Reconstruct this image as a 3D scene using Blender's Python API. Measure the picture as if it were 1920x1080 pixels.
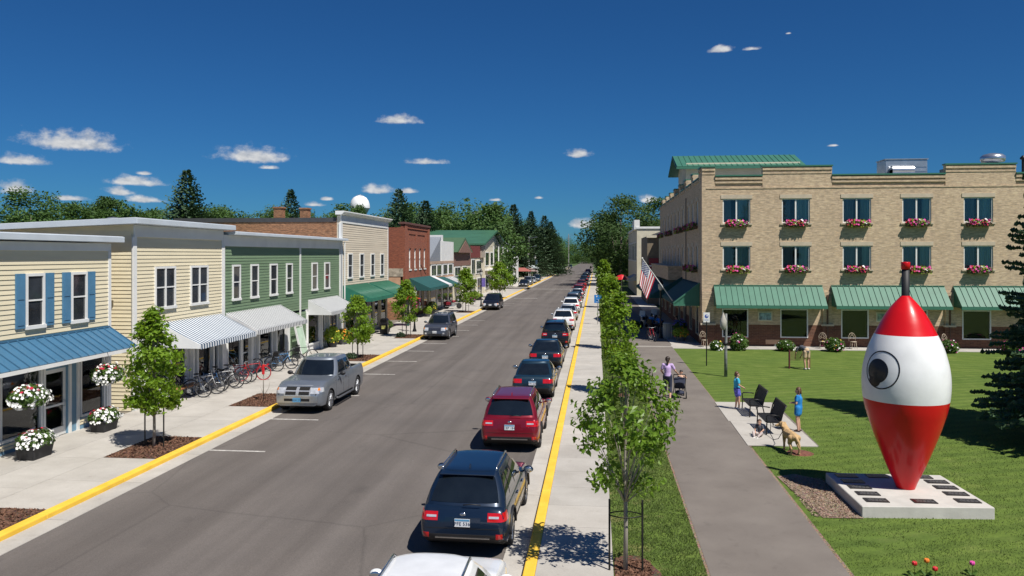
import bpy, bmesh, math, random
import numpy as np
from mathutils import Vector, Matrix
from mathutils.bvhtree import BVHTree

R = math.radians
for _o in list(bpy.data.objects):
    bpy.data.objects.remove(_o)
scene = bpy.context.scene
COL = scene.collection
rng = np.random.default_rng(7)
random.seed(7)

# ------------------------------------------------------------------ camera
CAM_YAW = math.atan(158 / 1500)
cam = bpy.data.cameras.new('camera')
cam.sensor_width = 36.0
cam.lens = 36.0 * 1500 / 1920
cam.shift_y = -62 / 1920
cam.clip_start = 0.1
cam.clip_end = 6000
camo = bpy.data.objects.new('camera', cam)
COL.objects.link(camo)
camo.location = (0, 0, 6.0)
camo.rotation_euler = (R(90), 0, CAM_YAW)
scene.camera = camo

# ------------------------------------------------------------------ sun, sky, exposure
SUN_EL, SUN_X, SUN_Y = R(57), 0.72, -0.694           # towards the sun
sl = bpy.data.lights.new('sun', 'SUN')
sl.energy = 4.7
sl.angle = R(0.53)
sl.color = (1.0, 0.955, 0.88)
so = bpy.data.objects.new('sun', sl)
COL.objects.link(so)
so.rotation_euler = Vector((SUN_X * math.cos(SUN_EL), SUN_Y * math.cos(SUN_EL), math.sin(SUN_EL))).to_track_quat('Z', 'Y').to_euler()

world = bpy.data.worlds.new('World')
scene.world = world
world.use_nodes = True
wn, wl = world.node_tree.nodes, world.node_tree.links
for n in list(wn):
    wn.remove(n)
w_out = wn.new('ShaderNodeOutputWorld')
w_bg = wn.new('ShaderNodeBackground')
w_bg.inputs['Strength'].default_value = 0.082
wl.new(w_bg.outputs[0], w_out.inputs[0])
sky = wn.new('ShaderNodeTexSky')
sky.sky_type = 'NISHITA'
sky.sun_disc = False
sky.sun_elevation = SUN_EL
sky.sun_rotation = math.atan2(SUN_X, SUN_Y)
sky.altitude = 300
sky.air_density = 1.0
sky.dust_density = 0.0
sky.ozone_density = 4.0
hs = wn.new('ShaderNodeHueSaturation')
hs.inputs['Hue'].default_value = 0.5
hs.inputs['Saturation'].default_value = 1.0
hs.inputs['Value'].default_value = 0.9
wl.new(sky.outputs[0], hs.inputs['Color'])


def wmath(op, a, b=None, c=None):
    n = wn.new('ShaderNodeMath')
    n.operation = op
    for i, v in enumerate((a, b, c)):
        if v is None:
            continue
        if isinstance(v, (int, float)):
            n.inputs[i].default_value = v
        else:
            wl.new(v, n.inputs[i])
    return n.outputs[0]


def wvec(op, a, b, c=None):
    n = wn.new('ShaderNodeVectorMath')
    n.operation = op
    for i, v in enumerate((a, b, c)):
        if v is None:
            continue
        if isinstance(v, tuple):
            n.inputs[i].default_value = v
        else:
            wl.new(v, n.inputs[i])
    return n.outputs['Value'] if op == 'LENGTH' else n.outputs[0]


# fair-weather clouds of the sky: centre azimuth, elevation, half width, half height (degrees)
CLOUDS = [
    (-34.74, 7.2, 2.73, 0.67), (-37.54, 5.84, 1.44, 0.36), (-23.83, 6.88, 2.29, 0.62), (-14.06, 9.59, 1.39, 0.38), (-12.1, 6.65, 1.4, 0.23),
    (-15.48, 4.66, 1.26, 0.34), (-13.42, 4.57, 0.64, 0.19), (-1.25, 7.27, 0.91, 0.34), (8.63, 14.02, 0.86, 0.26), (10.62, 13.92, 0.56, 0.15),
    (-37.87, 4.15, 0.94, 0.45), (-31.34, 4.86, 1.62, 0.38), (-32.21, 4.14, 0.86, 0.31), (-34.97, 3.6, 1.02, 0.2), (-30.56, 3.68, 1.2, 0.28),
    (3.64, 3.99, 0.67, 0.34), (-8.49, 3.05, 0.53, 0.19), (-0.87, 2.28, 1.06, 0.38), (-19.07, 3.94, 0.43, 0.15), (-30.78, 5.33, 0.5, 0.14),
    (-7.16, 3.97, 0.38, 0.11), (-4.1, 4.12, 0.31, 0.11), (-19.87, 3.56, 0.65, 0.19), (-22.89, 6.01, 0.56, 0.15), (13.04, 14.69, 0.2, 0.07),
    (15.85, 7.26, 0.39, 0.09), (-45.0, 5.1, 2.6, 0.9), (-52.0, 7.0, 3.1, 1.0), (38.0, 6.0, 2.4, 0.8), (47.0, 8.4, 2.9, 0.9)]
tc = wn.new('ShaderNodeTexCoord')
sep = wn.new('ShaderNodeSeparateXYZ')
wl.new(tc.outputs['Generated'], sep.inputs[0])
az = wmath('ARCTAN2', sep.outputs[0], sep.outputs[1])
el = wmath('ARCSINE', sep.outputs[2])
cmb = wn.new('ShaderNodeCombineXYZ')
wl.new(az, cmb.inputs[0])
wl.new(el, cmb.inputs[1])
nz = wn.new('ShaderNodeTexNoise')
nz.inputs['Scale'].default_value = 1.0
nz.inputs['Detail'].default_value = 7.0
nz.inputs['Roughness'].default_value = 0.6
wl.new(wvec('MULTIPLY', cmb.outputs[0], (62.0, 84.0, 1.0)), nz.inputs['Vector'])
near = None
low = None
for a, e, w_, h_ in CLOUDS:
    iw, ih = 1 / R(w_ * 1.35), 1 / R(h_ * 1.8)
    v = wvec('MULTIPLY_ADD', cmb.outputs[0], (iw, ih, 0), (-R(a) * iw, -R(e - 0.5 * h_) * ih, 0))
    d = wvec('LENGTH', wvec('MAXIMUM', v, wvec('MULTIPLY', v, (1, -2.6, 0))), None)
    near = d if near is None else wmath('MINIMUM', near, d)
dens = wmath('ADD', wmath('SUBTRACT', 0.9, near), wmath('MULTIPLY', wmath('SUBTRACT', nz.outputs[0], 0.5), 1.45))
mr = wn.new('ShaderNodeMapRange')
mr.interpolation_type = 'SMOOTHSTEP'
mr.inputs['From Min'].default_value = 0.0
mr.inputs['From Max'].default_value = 0.7
mr.inputs['To Max'].default_value = 0.96
wl.new(dens, mr.inputs['Value'])
nz2 = wn.new('ShaderNodeTexNoise')
nz2.inputs['Scale'].default_value = 1.0
nz2.inputs['Detail'].default_value = 4.0
wl.new(wvec('MULTIPLY_ADD', cmb.outputs[0], (70.0, 130.0, 1.0), (3.1, 0.9, 0)), nz2.inputs['Vector'])
cr = wn.new('ShaderNodeValToRGB')
cr.color_ramp.elements[0].position = 0.3
cr.color_ramp.elements[0].color = (4.2, 4.5, 5.0, 1)
cr.color_ramp.elements[1].position = 0.62
cr.color_ramp.elements[1].color = (7.0, 7.0, 7.0, 1)
wl.new(nz2.outputs[0], cr.inputs[0])
mixw = wn.new('ShaderNodeMix')
mixw.data_type = 'RGBA'
wl.new(mr.outputs[0], mixw.inputs[0])
tint = wn.new('ShaderNodeMix')          # deep polarised blue over the whole sky
tint.data_type = 'RGBA'
tint.blend_type = 'MULTIPLY'
tint.inputs[0].default_value = 1.0
tint.inputs[7].default_value = (0.125, 0.365, 0.63, 1)
wl.new(hs.outputs[0], tint.inputs[6])
wl.new(tint.outputs[2], mixw.inputs[6])
wl.new(cr.outputs[0], mixw.inputs[7])
wl.new(mixw.outputs[2], w_bg.inputs[0])

scene.view_settings.view_transform = 'Standard'
scene.view_settings.look = 'None'
scene.view_settings.exposure = 0.34
scene.view_settings.gamma = 1.0
scene.cycles.max_bounces = 6
scene.cycles.diffuse_bounces = 4
scene.cycles.glossy_bounces = 3
scene.cycles.transparent_max_bounces = 8
scene.cycles.use_adaptive_sampling = True

# ------------------------------------------------------------------ helpers: meshes


class MB:
    """collects geometry for ONE mesh object"""

    def __init__(s):
        s.v, s.f, s.m, s.s = [], [], [], []
        s.cur, s.sm = 0, False

    def add(s, vs, fs, smooth=None):
        b = len(s.v)
        s.v += [tuple(p) for p in vs]
        for f in fs:
            s.f.append([b + i for i in f])
            s.m.append(s.cur)
            s.s.append(s.sm if smooth is None else smooth)
        return s

    def box(s, x0, x1, y0, y1, z0, z1):
        x0, x1 = min(x0, x1), max(x0, x1)
        y0, y1 = min(y0, y1), max(y0, y1)
        z0, z1 = min(z0, z1), max(z0, z1)
        return s.add([(x0, y0, z0), (x1, y0, z0), (x1, y1, z0), (x0, y1, z0), (x0, y0, z1), (x1, y0, z1), (x1, y1, z1), (x0, y1, z1)],
                     [(0, 3, 2, 1), (4, 5, 6, 7), (0, 1, 5, 4), (1, 2, 6, 5), (2, 3, 7, 6), (3, 0, 4, 7)], False)

    def hexa(s, p):
        return s.add(p, [(0, 3, 2, 1), (4, 5, 6, 7), (0, 1, 5, 4), (1, 2, 6, 5), (2, 3, 7, 6), (3, 0, 4, 7)], False)

    def bar(s, a, b, w, h=None):
        """box along a->b"""
        a, b = Vector(a), Vector(b)
        h = w if h is None else h
        d = (b - a).normalized()
        up = Vector((0, 0, 1)) if abs(d.z) < 0.95 else Vector((1, 0, 0))
        x = d.cross(up).normalized() * (w / 2)
        y = x.cross(d).normalized() * (h / 2)
        return s.hexa([a - x - y, a + x - y, b + x - y, b - x - y, a - x + y, a + x + y, b + x + y, b - x + y])

    def cyl(s, a, b, r, r2=None, n=8, cap=True, smooth=True):
        a, b = Vector(a), Vector(b)
        r2 = r if r2 is None else r2
        d = (b - a).normalized()
        up = Vector((0, 0, 1)) if abs(d.z) < 0.9 else Vector((1, 0, 0))
        x = d.cross(up).normalized()
        y = d.cross(x)
        vs = []
        for p, q in ((a, r), (b, r2)):
            for i in range(n):
                t = 2 * math.pi * i / n
                vs.append(p + x * (q * math.cos(t)) + y * (q * math.sin(t)))
        s.add(vs, [(i, n + i, n + (i + 1) % n, (i + 1) % n) for i in range(n)], smooth)
        if cap:
            s.add(vs[:n], [tuple(range(n))], False)
            s.add(vs[n:], [tuple(range(n))[::-1]], False)
        return s

    def tube(s, pts, r, n=6, closed=False):
        pts = [Vector(p) for p in pts]
        m = len(pts)
        rs = r if isinstance(r, (list, tuple)) else [r] * m
        vs = []
        x = None
        for i, p in enumerate(pts):
            if closed:
                d = pts[(i + 1) % m] - pts[i - 1]
            else:
                d = pts[min(i + 1, m - 1)] - pts[max(i - 1, 0)]
            d.normalize()
            if x is None:
                up = Vector((0, 0, 1)) if abs(d.z) < 0.9 else Vector((1, 0, 0))
                x = d.cross(up).normalized()
            else:
                x = (x - d * x.dot(d))
                x.normalize()
            y = d.cross(x)
            for k in range(n):
                t = 2 * math.pi * k / n
                vs.append(p + (x * math.cos(t) + y * math.sin(t)) * rs[i])
        fs = []
        for i in range(m if closed else m - 1):
            j = (i + 1) % m
            for k in range(n):
                fs.append((i * n + k, i * n + (k + 1) % n, j * n + (k + 1) % n, j * n + k))
        if not closed:
            fs.append(tuple(range(n))[::-1])
            fs.append(tuple((m - 1) * n + k for k in range(n)))
        return s.add(vs, fs, True)

    def lathe(s, prof, c=(0, 0, 0), n=24, axis='z', smooth=True, cap=True):
        vs, fs = [], []
        m = len(prof)
        for r, z in prof:
            for k in range(n):
                t = 2 * math.pi * k / n
                a, b = r * math.cos(t), r * math.sin(t)
                p = (a, b, z) if axis == 'z' else (z, a, b) if axis == 'x' else (b, z, a)
                vs.append((p[0] + c[0], p[1] + c[1], p[2] + c[2]))
        for i in range(m - 1):
            for k in range(n):
                fs.append((i * n + k, i * n + (k + 1) % n, (i + 1) * n + (k + 1) % n, (i + 1) * n + k))
        s.add(vs, fs, smooth)
        if cap and prof[0][0] > 1e-4:
            s.add(vs[:n], [tuple(range(n))[::-1]], False)
        if cap and prof[-1][0] > 1e-4:
            s.add(vs[-n:], [tuple(range(n))], False)
        return s

    def ell(s, c, r, nu=12, nv=8, rot=None):
        r = (r, r, r) if isinstance(r, (int, float)) else r
        vs, fs = [], []
        for i in range(nv + 1):
            p = math.pi * i / nv
            for k in range(nu):
                t = 2 * math.pi * k / nu
                q = Vector((r[0] * math.sin(p) * math.cos(t), r[1] * math.sin(p) * math.sin(t), -r[2] * math.cos(p)))
                if rot is not None:
                    q = rot @ q
                vs.append((q.x + c[0], q.y + c[1], q.z + c[2]))
        for i in range(nv):
            for k in range(nu):
                fs.append((i * nu + k, i * nu + (k + 1) % nu, (i + 1) * nu + (k + 1) % nu, (i + 1) * nu + k))
        return s.add(vs, fs, True)

    def prism(s, poly, axis, a, b):
        """2-D outline extruded along an axis: 'x' takes (y,z), 'y' takes (x,z), 'z' takes (x,y)"""
        def P(q, t):
            return (t, q[0], q[1]) if axis == 'x' else (q[0], t, q[1]) if axis == 'y' else (q[0], q[1], t)
        n = len(poly)
        vs = [P(q, a) for q in poly] + [P(q, b) for q in poly]
        return s.add(vs, [tuple(range(n))[::-1], tuple(range(n, 2 * n))] + [(i, (i + 1) % n, n + (i + 1) % n, n + i) for i in range(n)], False)

    def grid(s, rows, smooth=True):
        m, n = len(rows), len(rows[0])
        return s.add([p for r in rows for p in r], [(i * n + k, i * n + k + 1, (i + 1) * n + k + 1, (i + 1) * n + k) for i in range(m - 1) for k in range(n - 1)], smooth)

    def capsule(s, a, b, r1, r2, n=10):
        a, b = Vector(a), Vector(b)
        d = b - a
        L = max(d.length, 1e-4)
        prof = []
        for i in range(5):
            t = math.pi / 2 * (1 - i / 4)
            prof.append((max(r1 * math.cos(t), 0), -r1 * math.sin(t)))
        for i in range(5):
            t = math.pi / 2 * i / 4
            prof.append((max(r2 * math.cos(t), 0), L + r2 * math.sin(t)))
        prof[0] = (1e-5, prof[0][1])
        prof[-1] = (1e-5, prof[-1][1])
        q = d.to_track_quat('Z', 'Y').to_matrix() if d.length > 1e-4 else Matrix.Identity(3)
        t = MB()
        t.lathe(prof, n=n)
        return s.add([q @ Vector(p) + a for p in t.v], t.f, True)

    def move(s, M):
        s.v = [tuple(M @ Vector(p)) for p in s.v]
        return s

    def mesh(s, name, mats=None):
        me = bpy.data.meshes.new(name)
        me.from_pydata(s.v, [], s.f)
        if s.f:
            me.polygons.foreach_set('material_index', s.m)
            me.polygons.foreach_set('use_smooth', s.s)
        for m in (mats if isinstance(mats, (list, tuple)) else [mats]):
            if m is not None:
                me.materials.append(m)
        me.update()
        return me

    def out(s, name, mats, parent=None, bevel=0.0, loc=None, rz=None, recalc=False):
        me = s.mesh(name, mats)
        if recalc:
            bm = bmesh.new()
            bm.from_mesh(me)
            bmesh.ops.recalc_face_normals(bm, faces=bm.faces)
            bm.to_mesh(me)
            bm.free()
        o = obj(name, me, parent)
        if bevel:
            b = o.modifiers.new('bevel', 'BEVEL')
            b.width = bevel
            b.segments = 1
            b.limit_method = 'ANGLE'
        if loc is not None:
            o.location = loc
        if rz is not None:
            o.rotation_euler[2] = rz
        return o


def obj(name, data, parent=None):
    o = bpy.data.objects.new(name, data)
    COL.objects.link(o)
    if parent is not None:
        o.parent = parent
    return o


def np_mesh(name, v, f, mats, smooth=False, mi=None):
    """fast mesh from numpy arrays: v (n,3), f (m,k) with k = 3 or 4"""
    me = bpy.data.meshes.new(name)
    v = np.asarray(v, dtype=np.float32)
    f = np.asarray(f, dtype=np.int32)
    m, k = f.shape
    me.vertices.add(len(v))
    me.vertices.foreach_set('co', v.ravel())
    me.loops.add(m * k)
    me.loops.foreach_set('vertex_index', f.ravel())
    me.polygons.add(m)
    me.polygons.foreach_set('loop_start', np.arange(0, m * k, k, dtype=np.int32))
    me.polygons.foreach_set('use_smooth', np.full(m, smooth))
    if mi is not None:
        me.polygons.foreach_set('material_index', np.asarray(mi, dtype=np.int32))
    for q in (mats if isinstance(mats, (list, tuple)) else [mats]):
        me.materials.append(q)
    me.update(calc_edges=True)
    me.validate()
    return me


def tag(o, label=None, cat=None, group=None, kind=None):
    if label:
        o['label'] = label
    if cat:
        o['category'] = cat
    if group:
        o['group'] = group
    if kind:
        o['kind'] = kind
    return o


def thing(name, label, cat, loc=(0, 0, 0), rz=0.0, group=None):
    o = bpy.data.objects.new(name, None)
    o.empty_display_size = 0.2
    COL.objects.link(o)
    o.location = loc
    o.rotation_euler = (0, 0, rz)
    return tag(o, label, cat, group)


def copy_tree(o, parent=None):
    c = o.copy()
    COL.objects.link(c)
    c.parent = parent
    for ch in KIDS(o):
        copy_tree(ch, c)
    return c


def KIDS(o):
    return list(o.children)


def dup(root, kids, loc, rz=0.0, label=None, group=None, scale=None):
    """copy of a thing; kids is a nested list [(child, [(grandchild, [])...])...] taken once with tree()"""
    r = root.copy()
    COL.objects.link(r)
    r.location = loc
    r.rotation_euler[2] = rz
    if scale is not None:
        r.scale = scale if isinstance(scale, (tuple, list)) else (scale,) * 3
    if label:
        r['label'] = label
    if group:
        r['group'] = group
    def rec(ks, p):
        for k, sub in ks:
            c = k.copy()
            COL.objects.link(c)
            c.parent = p
            rec(sub, c)
    rec(kids, r)
    return r


def tree(o):
    return [(k, tree(k)) for k in KIDS(o)]


# ------------------------------------------------------------------ helpers: materials
def nt(name):
    m = bpy.data.materials.new(name)
    m.use_nodes = True
    return m, m.node_tree.nodes, m.node_tree.links, m.node_tree.nodes['Principled BSDF']


def coords(n, l, kind, scale=(1, 1, 1)):
    if kind == 'World':
        src = n.new('ShaderNodeNewGeometry').outputs['Position']
    else:
        src = n.new('ShaderNodeTexCoord').outputs[kind]
    mp = n.new('ShaderNodeMapping')
    mp.inputs['Scale'].default_value = scale
    l.new(src, mp.inputs[0])
    return mp.outputs[0]


def noise(n, l, vec, scale, detail=4.0, rough=0.55):
    t = n.new('ShaderNodeTexNoise')
    t.inputs['Scale'].default_value = scale
    t.inputs['Detail'].default_value = detail
    t.inputs['Roughness'].default_value = rough
    l.new(vec, t.inputs['Vector'])
    return t.outputs[0]


def ramp(n, l, fac, stops):
    r = n.new('ShaderNodeValToRGB')
    e = r.color_ramp.elements
    while len(e) < len(stops):
        e.new(0.5)
    for q, (p, c) in zip(e, stops):
        q.position = p
        q.color = (*c[:3], 1)
    l.new(fac, r.inputs[0])
    return r.outputs[0]


def mixc(n, l, fac, a, b, mode='MIX'):
    x = n.new('ShaderNodeMix')
    x.data_type = 'RGBA'
    x.blend_type = mode
    for i, v in ((0, fac), (6, a), (7, b)):
        if isinstance(v, (int, float)):
            x.inputs[i].default_value = v
        elif isinstance(v, tuple):
            x.inputs[i].default_value = (*v[:3], 1)
        else:
            l.new(v, x.inputs[i])
    return x.outputs[2]


def bumpn(n, l, p, height, strength=0.3, dist=0.02):
    b = n.new('ShaderNodeBump')
    b.inputs['Strength'].default_value = strength
    b.inputs['Distance'].default_value = dist
    l.new(height, b.inputs['Height'])
    l.new(b.outputs[0], p.inputs['Normal'])


def pm(name, col, rough=0.7, metal=0.0, var=0.12, vs=3.0, bump=0.0, bs=60.0, co='Object', coat=0.0, spec=0.5, stretch=(1, 1, 1), objvar=0.0):
    m, n, l, p = nt(name)
    c = coords(n, l, co, stretch)
    f = noise(n, l, c, vs)
    lo = tuple(x * (1 - var) for x in col)
    hi = tuple(min(x * (1 + var), 1) for x in col)
    colr = ramp(n, l, f, [(0.3, lo), (0.7, hi)])
    if objvar:
        oi = n.new('ShaderNodeObjectInfo')
        hv = n.new('ShaderNodeHueSaturation')
        mv = n.new('ShaderNodeMapRange')
        mv.inputs['To Min'].default_value = 1 - objvar
        mv.inputs['To Max'].default_value = 1 + objvar
        l.new(oi.outputs['Random'], mv.inputs['Value'])
        l.new(mv.outputs[0], hv.inputs['Value'])
        l.new(colr, hv.inputs['Color'])
        colr = hv.outputs[0]
    l.new(colr, p.inputs['Base Color'])
    p.inputs['Roughness'].default_value = rough
    p.inputs['Metallic'].default_value = metal
    p.inputs['Coat Weight'].default_value = coat
    p.inputs['Coat Roughness'].default_value = 0.05
    p.inputs['Specular IOR Level'].default_value = spec
    if bump:
        bumpn(n, l, p, noise(n, l, c, bs, 5), bump)
    return m


def brick_mat(name, c1, c2, mortar, bw=0.22, bh=0.075, var=0.25):
    """running-bond brick too fine to pick apart: courses in world metres on upright walls"""
    m, n, l, p = nt(name)
    g = n.new('ShaderNodeNewGeometry').outputs['Position']
    s = n.new('ShaderNodeSeparateXYZ')
    l.new(g, s.inputs[0])
    a = n.new('ShaderNodeMath')
    a.operation = 'ADD'
    l.new(s.outputs[0], a.inputs[0])
    l.new(s.outputs[1], a.inputs[1])
    cb = n.new('ShaderNodeCombineXYZ')
    l.new(a.outputs[0], cb.inputs[0])
    l.new(s.outputs[2], cb.inputs[1])
    b = n.new('ShaderNodeTexBrick')
    l.new(cb.outputs[0], b.inputs['Vector'])
    b.inputs['Scale'].default_value = 1.0
    b.inputs['Brick Width'].default_value = bw
    b.inputs['Row Height'].default_value = bh
    b.inputs['Mortar Size'].default_value = 0.006
    b.inputs['Mortar Smooth'].default_value = 0.2
    b.inputs['Color1'].default_value = (*c1, 1)
    b.inputs['Color2'].default_value = (*c2, 1)
    b.inputs['Mortar'].default_value = (*mortar, 1)
    # courses vary among themselves, large patches weather
    st = n.new('ShaderNodeMapping')
    st.inputs['Scale'].default_value = (2.0, 7.5, 1)
    l.new(cb.outputs[0], st.inputs[0])
    f1 = noise(n, l, st.outputs[0], 1.6, 5, 0.7)
    c = mixc(n, l, var, b.outputs[0], ramp(n, l, f1, [(0.36, (0.12, 0.09, 0.06)), (0.5, (0.5, 0.42, 0.32)), (0.66, (0.95, 0.82, 0.62))]), 'OVERLAY')
    f2 = noise(n, l, cb.outputs[0], 0.35, 4)
    c = mixc(n, l, 0.3, c, ramp(n, l, f2, [(0.3, (0.35, 0.35, 0.36)), (0.7, (0.62, 0.6, 0.58))]), 'OVERLAY')
    l.new(c, p.inputs['Base Color'])
    p.inputs['Roughness'].default_value = 0.9
    bumpn(n, l, p, b.outputs['Fac'], -0.5, 0.01)
    return m


def stripe_mat(name, c1, c2, period, axis=1, rough=0.8):
    m, n, l, p = nt(name)
    g = n.new('ShaderNodeTexCoord').outputs['Object']
    s = n.new('ShaderNodeSeparateXYZ')
    l.new(g, s.inputs[0])
    q = n.new('ShaderNodeMath')
    q.operation = 'PINGPONG'
    l.new(s.outputs[axis], q.inputs[0])
    q.inputs[1].default_value = period
    t = n.new('ShaderNodeMath')
    t.operation = 'GREATER_THAN'
    l.new(q.outputs[0], t.inputs[0])
    t.inputs[1].default_value = period * 0.5
    c = mixc(n, l, t.outputs[0], c1, c2)
    f = noise(n, l, g, 1.3, 4)
    c = mixc(n, l, 0.25, c, ramp(n, l, f, [(0.3, (0.4, 0.4, 0.4)), (0.7, (0.6, 0.6, 0.6))]), 'OVERLAY')
    l.new(c, p.inputs['Base Color'])
    p.inputs['Roughness'].default_value = rough
    return m


def glass_mat(name, tint=(0.02, 0.025, 0.03), alpha=0.35, rough=0.02, wav=0.02):
    """window pane: mirror-like reflection over a see-through, slightly tinted sheet"""
    m, n, l, p = nt(name)
    n.remove(p)
    out = n['Material Output']
    gl = n.new('ShaderNodeBsdfGlossy')
    gl.inputs['Roughness'].default_value = rough
    gl.inputs['Color'].default_value = (0.95, 0.97, 1, 1)
    tr = n.new('ShaderNodeBsdfTransparent')
    tr.inputs['Color'].default_value = (0.88, 0.92, 0.92, 1)
    df = n.new('ShaderNodeBsdfDiffuse')
    df.inputs['Color'].default_value = (*tint, 1)
    mx = n.new('ShaderNodeMixShader')
    mx.inputs[0].default_value = alpha
    l.new(tr.outputs[0], mx.inputs[1])
    l.new(df.outputs[0], mx.inputs[2])
    fr = n.new('ShaderNodeFresnel')
    fr.inputs['IOR'].default_value = 1.55
    m2 = n.new('ShaderNodeMixShader')
    l.new(fr.outputs[0], m2.inputs[0])
    l.new(mx.outputs[0], m2.inputs[1])
    l.new(gl.outputs[0], m2.inputs[2])
    if wav:
        c = coords(n, l, 'Object')
        b = n.new('ShaderNodeBump')
        b.inputs['Strength'].default_value = wav
        l.new(noise(n, l, c, 2.5, 2), b.inputs['Height'])
        l.new(b.outputs[0], gl.inputs['Normal'])
        l.new(b.outputs[0], fr.inputs['Normal'])
    l.new(m2.outputs[0], out.inputs[0])
    return m


def leaf_mat(name, c1, c2, trans=0.35, rough=0.55, objvar=0.0):
    m, n, l, p = nt(name)
    c = coords(n, l, 'Object')
    f = noise(n, l, c, 1.7, 3)
    f2 = noise(n, l, c, 14.0, 2)
    col = mixc(n, l, 0.5, ramp(n, l, f, [(0.32, c1), (0.68, c2)]), ramp(n, l, f2, [(0.3, c1), (0.7, c2)]))
    if objvar:
        oi = n.new('ShaderNodeObjectInfo')
        hv = n.new('ShaderNodeHueSaturation')
        mv = n.new('ShaderNodeMapRange')
        mv.inputs['To Min'].default_value = 1 - objvar
        mv.inputs['To Max'].default_value = 1 + objvar
        l.new(oi.outputs['Random'], mv.inputs['Value'])
        l.new(mv.outputs[0], hv.inputs['Value'])
        l.new(col, hv.inputs['Color'])
        col = hv.outputs[0]
    l.new(col, p.inputs['Base Color'])
    p.inputs['Roughness'].default_value = rough
    p.inputs['Specular IOR Level'].default_value = 0.35
    t = n.new('ShaderNodeBsdfTranslucent')
    hv2 = n.new('ShaderNodeHueSaturation')
    hv2.inputs['Hue'].default_value = 0.48
    hv2.inputs['Value'].default_value = 1.5
    l.new(col, hv2.inputs['Color'])
    l.new(hv2.outputs[0], t.inputs[0])
    mx = n.new('ShaderNodeMixShader')
    mx.inputs[0].default_value = trans
    l.new(p.outputs[0], mx.inputs[1])
    l.new(t.outputs[0], mx.inputs[2])
    l.new(mx.outputs[0], n['Material Output'].inputs[0])
    return m


def car_paint(name, col, metal=0.35):
    m, n, l, p = nt(name)
    c = coords(n, l, 'Object')
    f = noise(n, l, c, 3.0, 4)
    l.new(ramp(n, l, f, [(0.3, tuple(x * 0.92 for x in col)), (0.7, tuple(min(1, x * 1.06) for x in col))]), p.inputs['Base Color'])
    p.inputs['Metallic'].default_value = metal
    p.inputs['Roughness'].default_value = 0.35
    p.inputs['Coat Weight'].default_value = 0.8
    p.inputs['Coat Roughness'].default_value = 0.06
    return m

# ------------------------------------------------------------------ materials of the setting
ROADZ = -0.12


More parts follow.
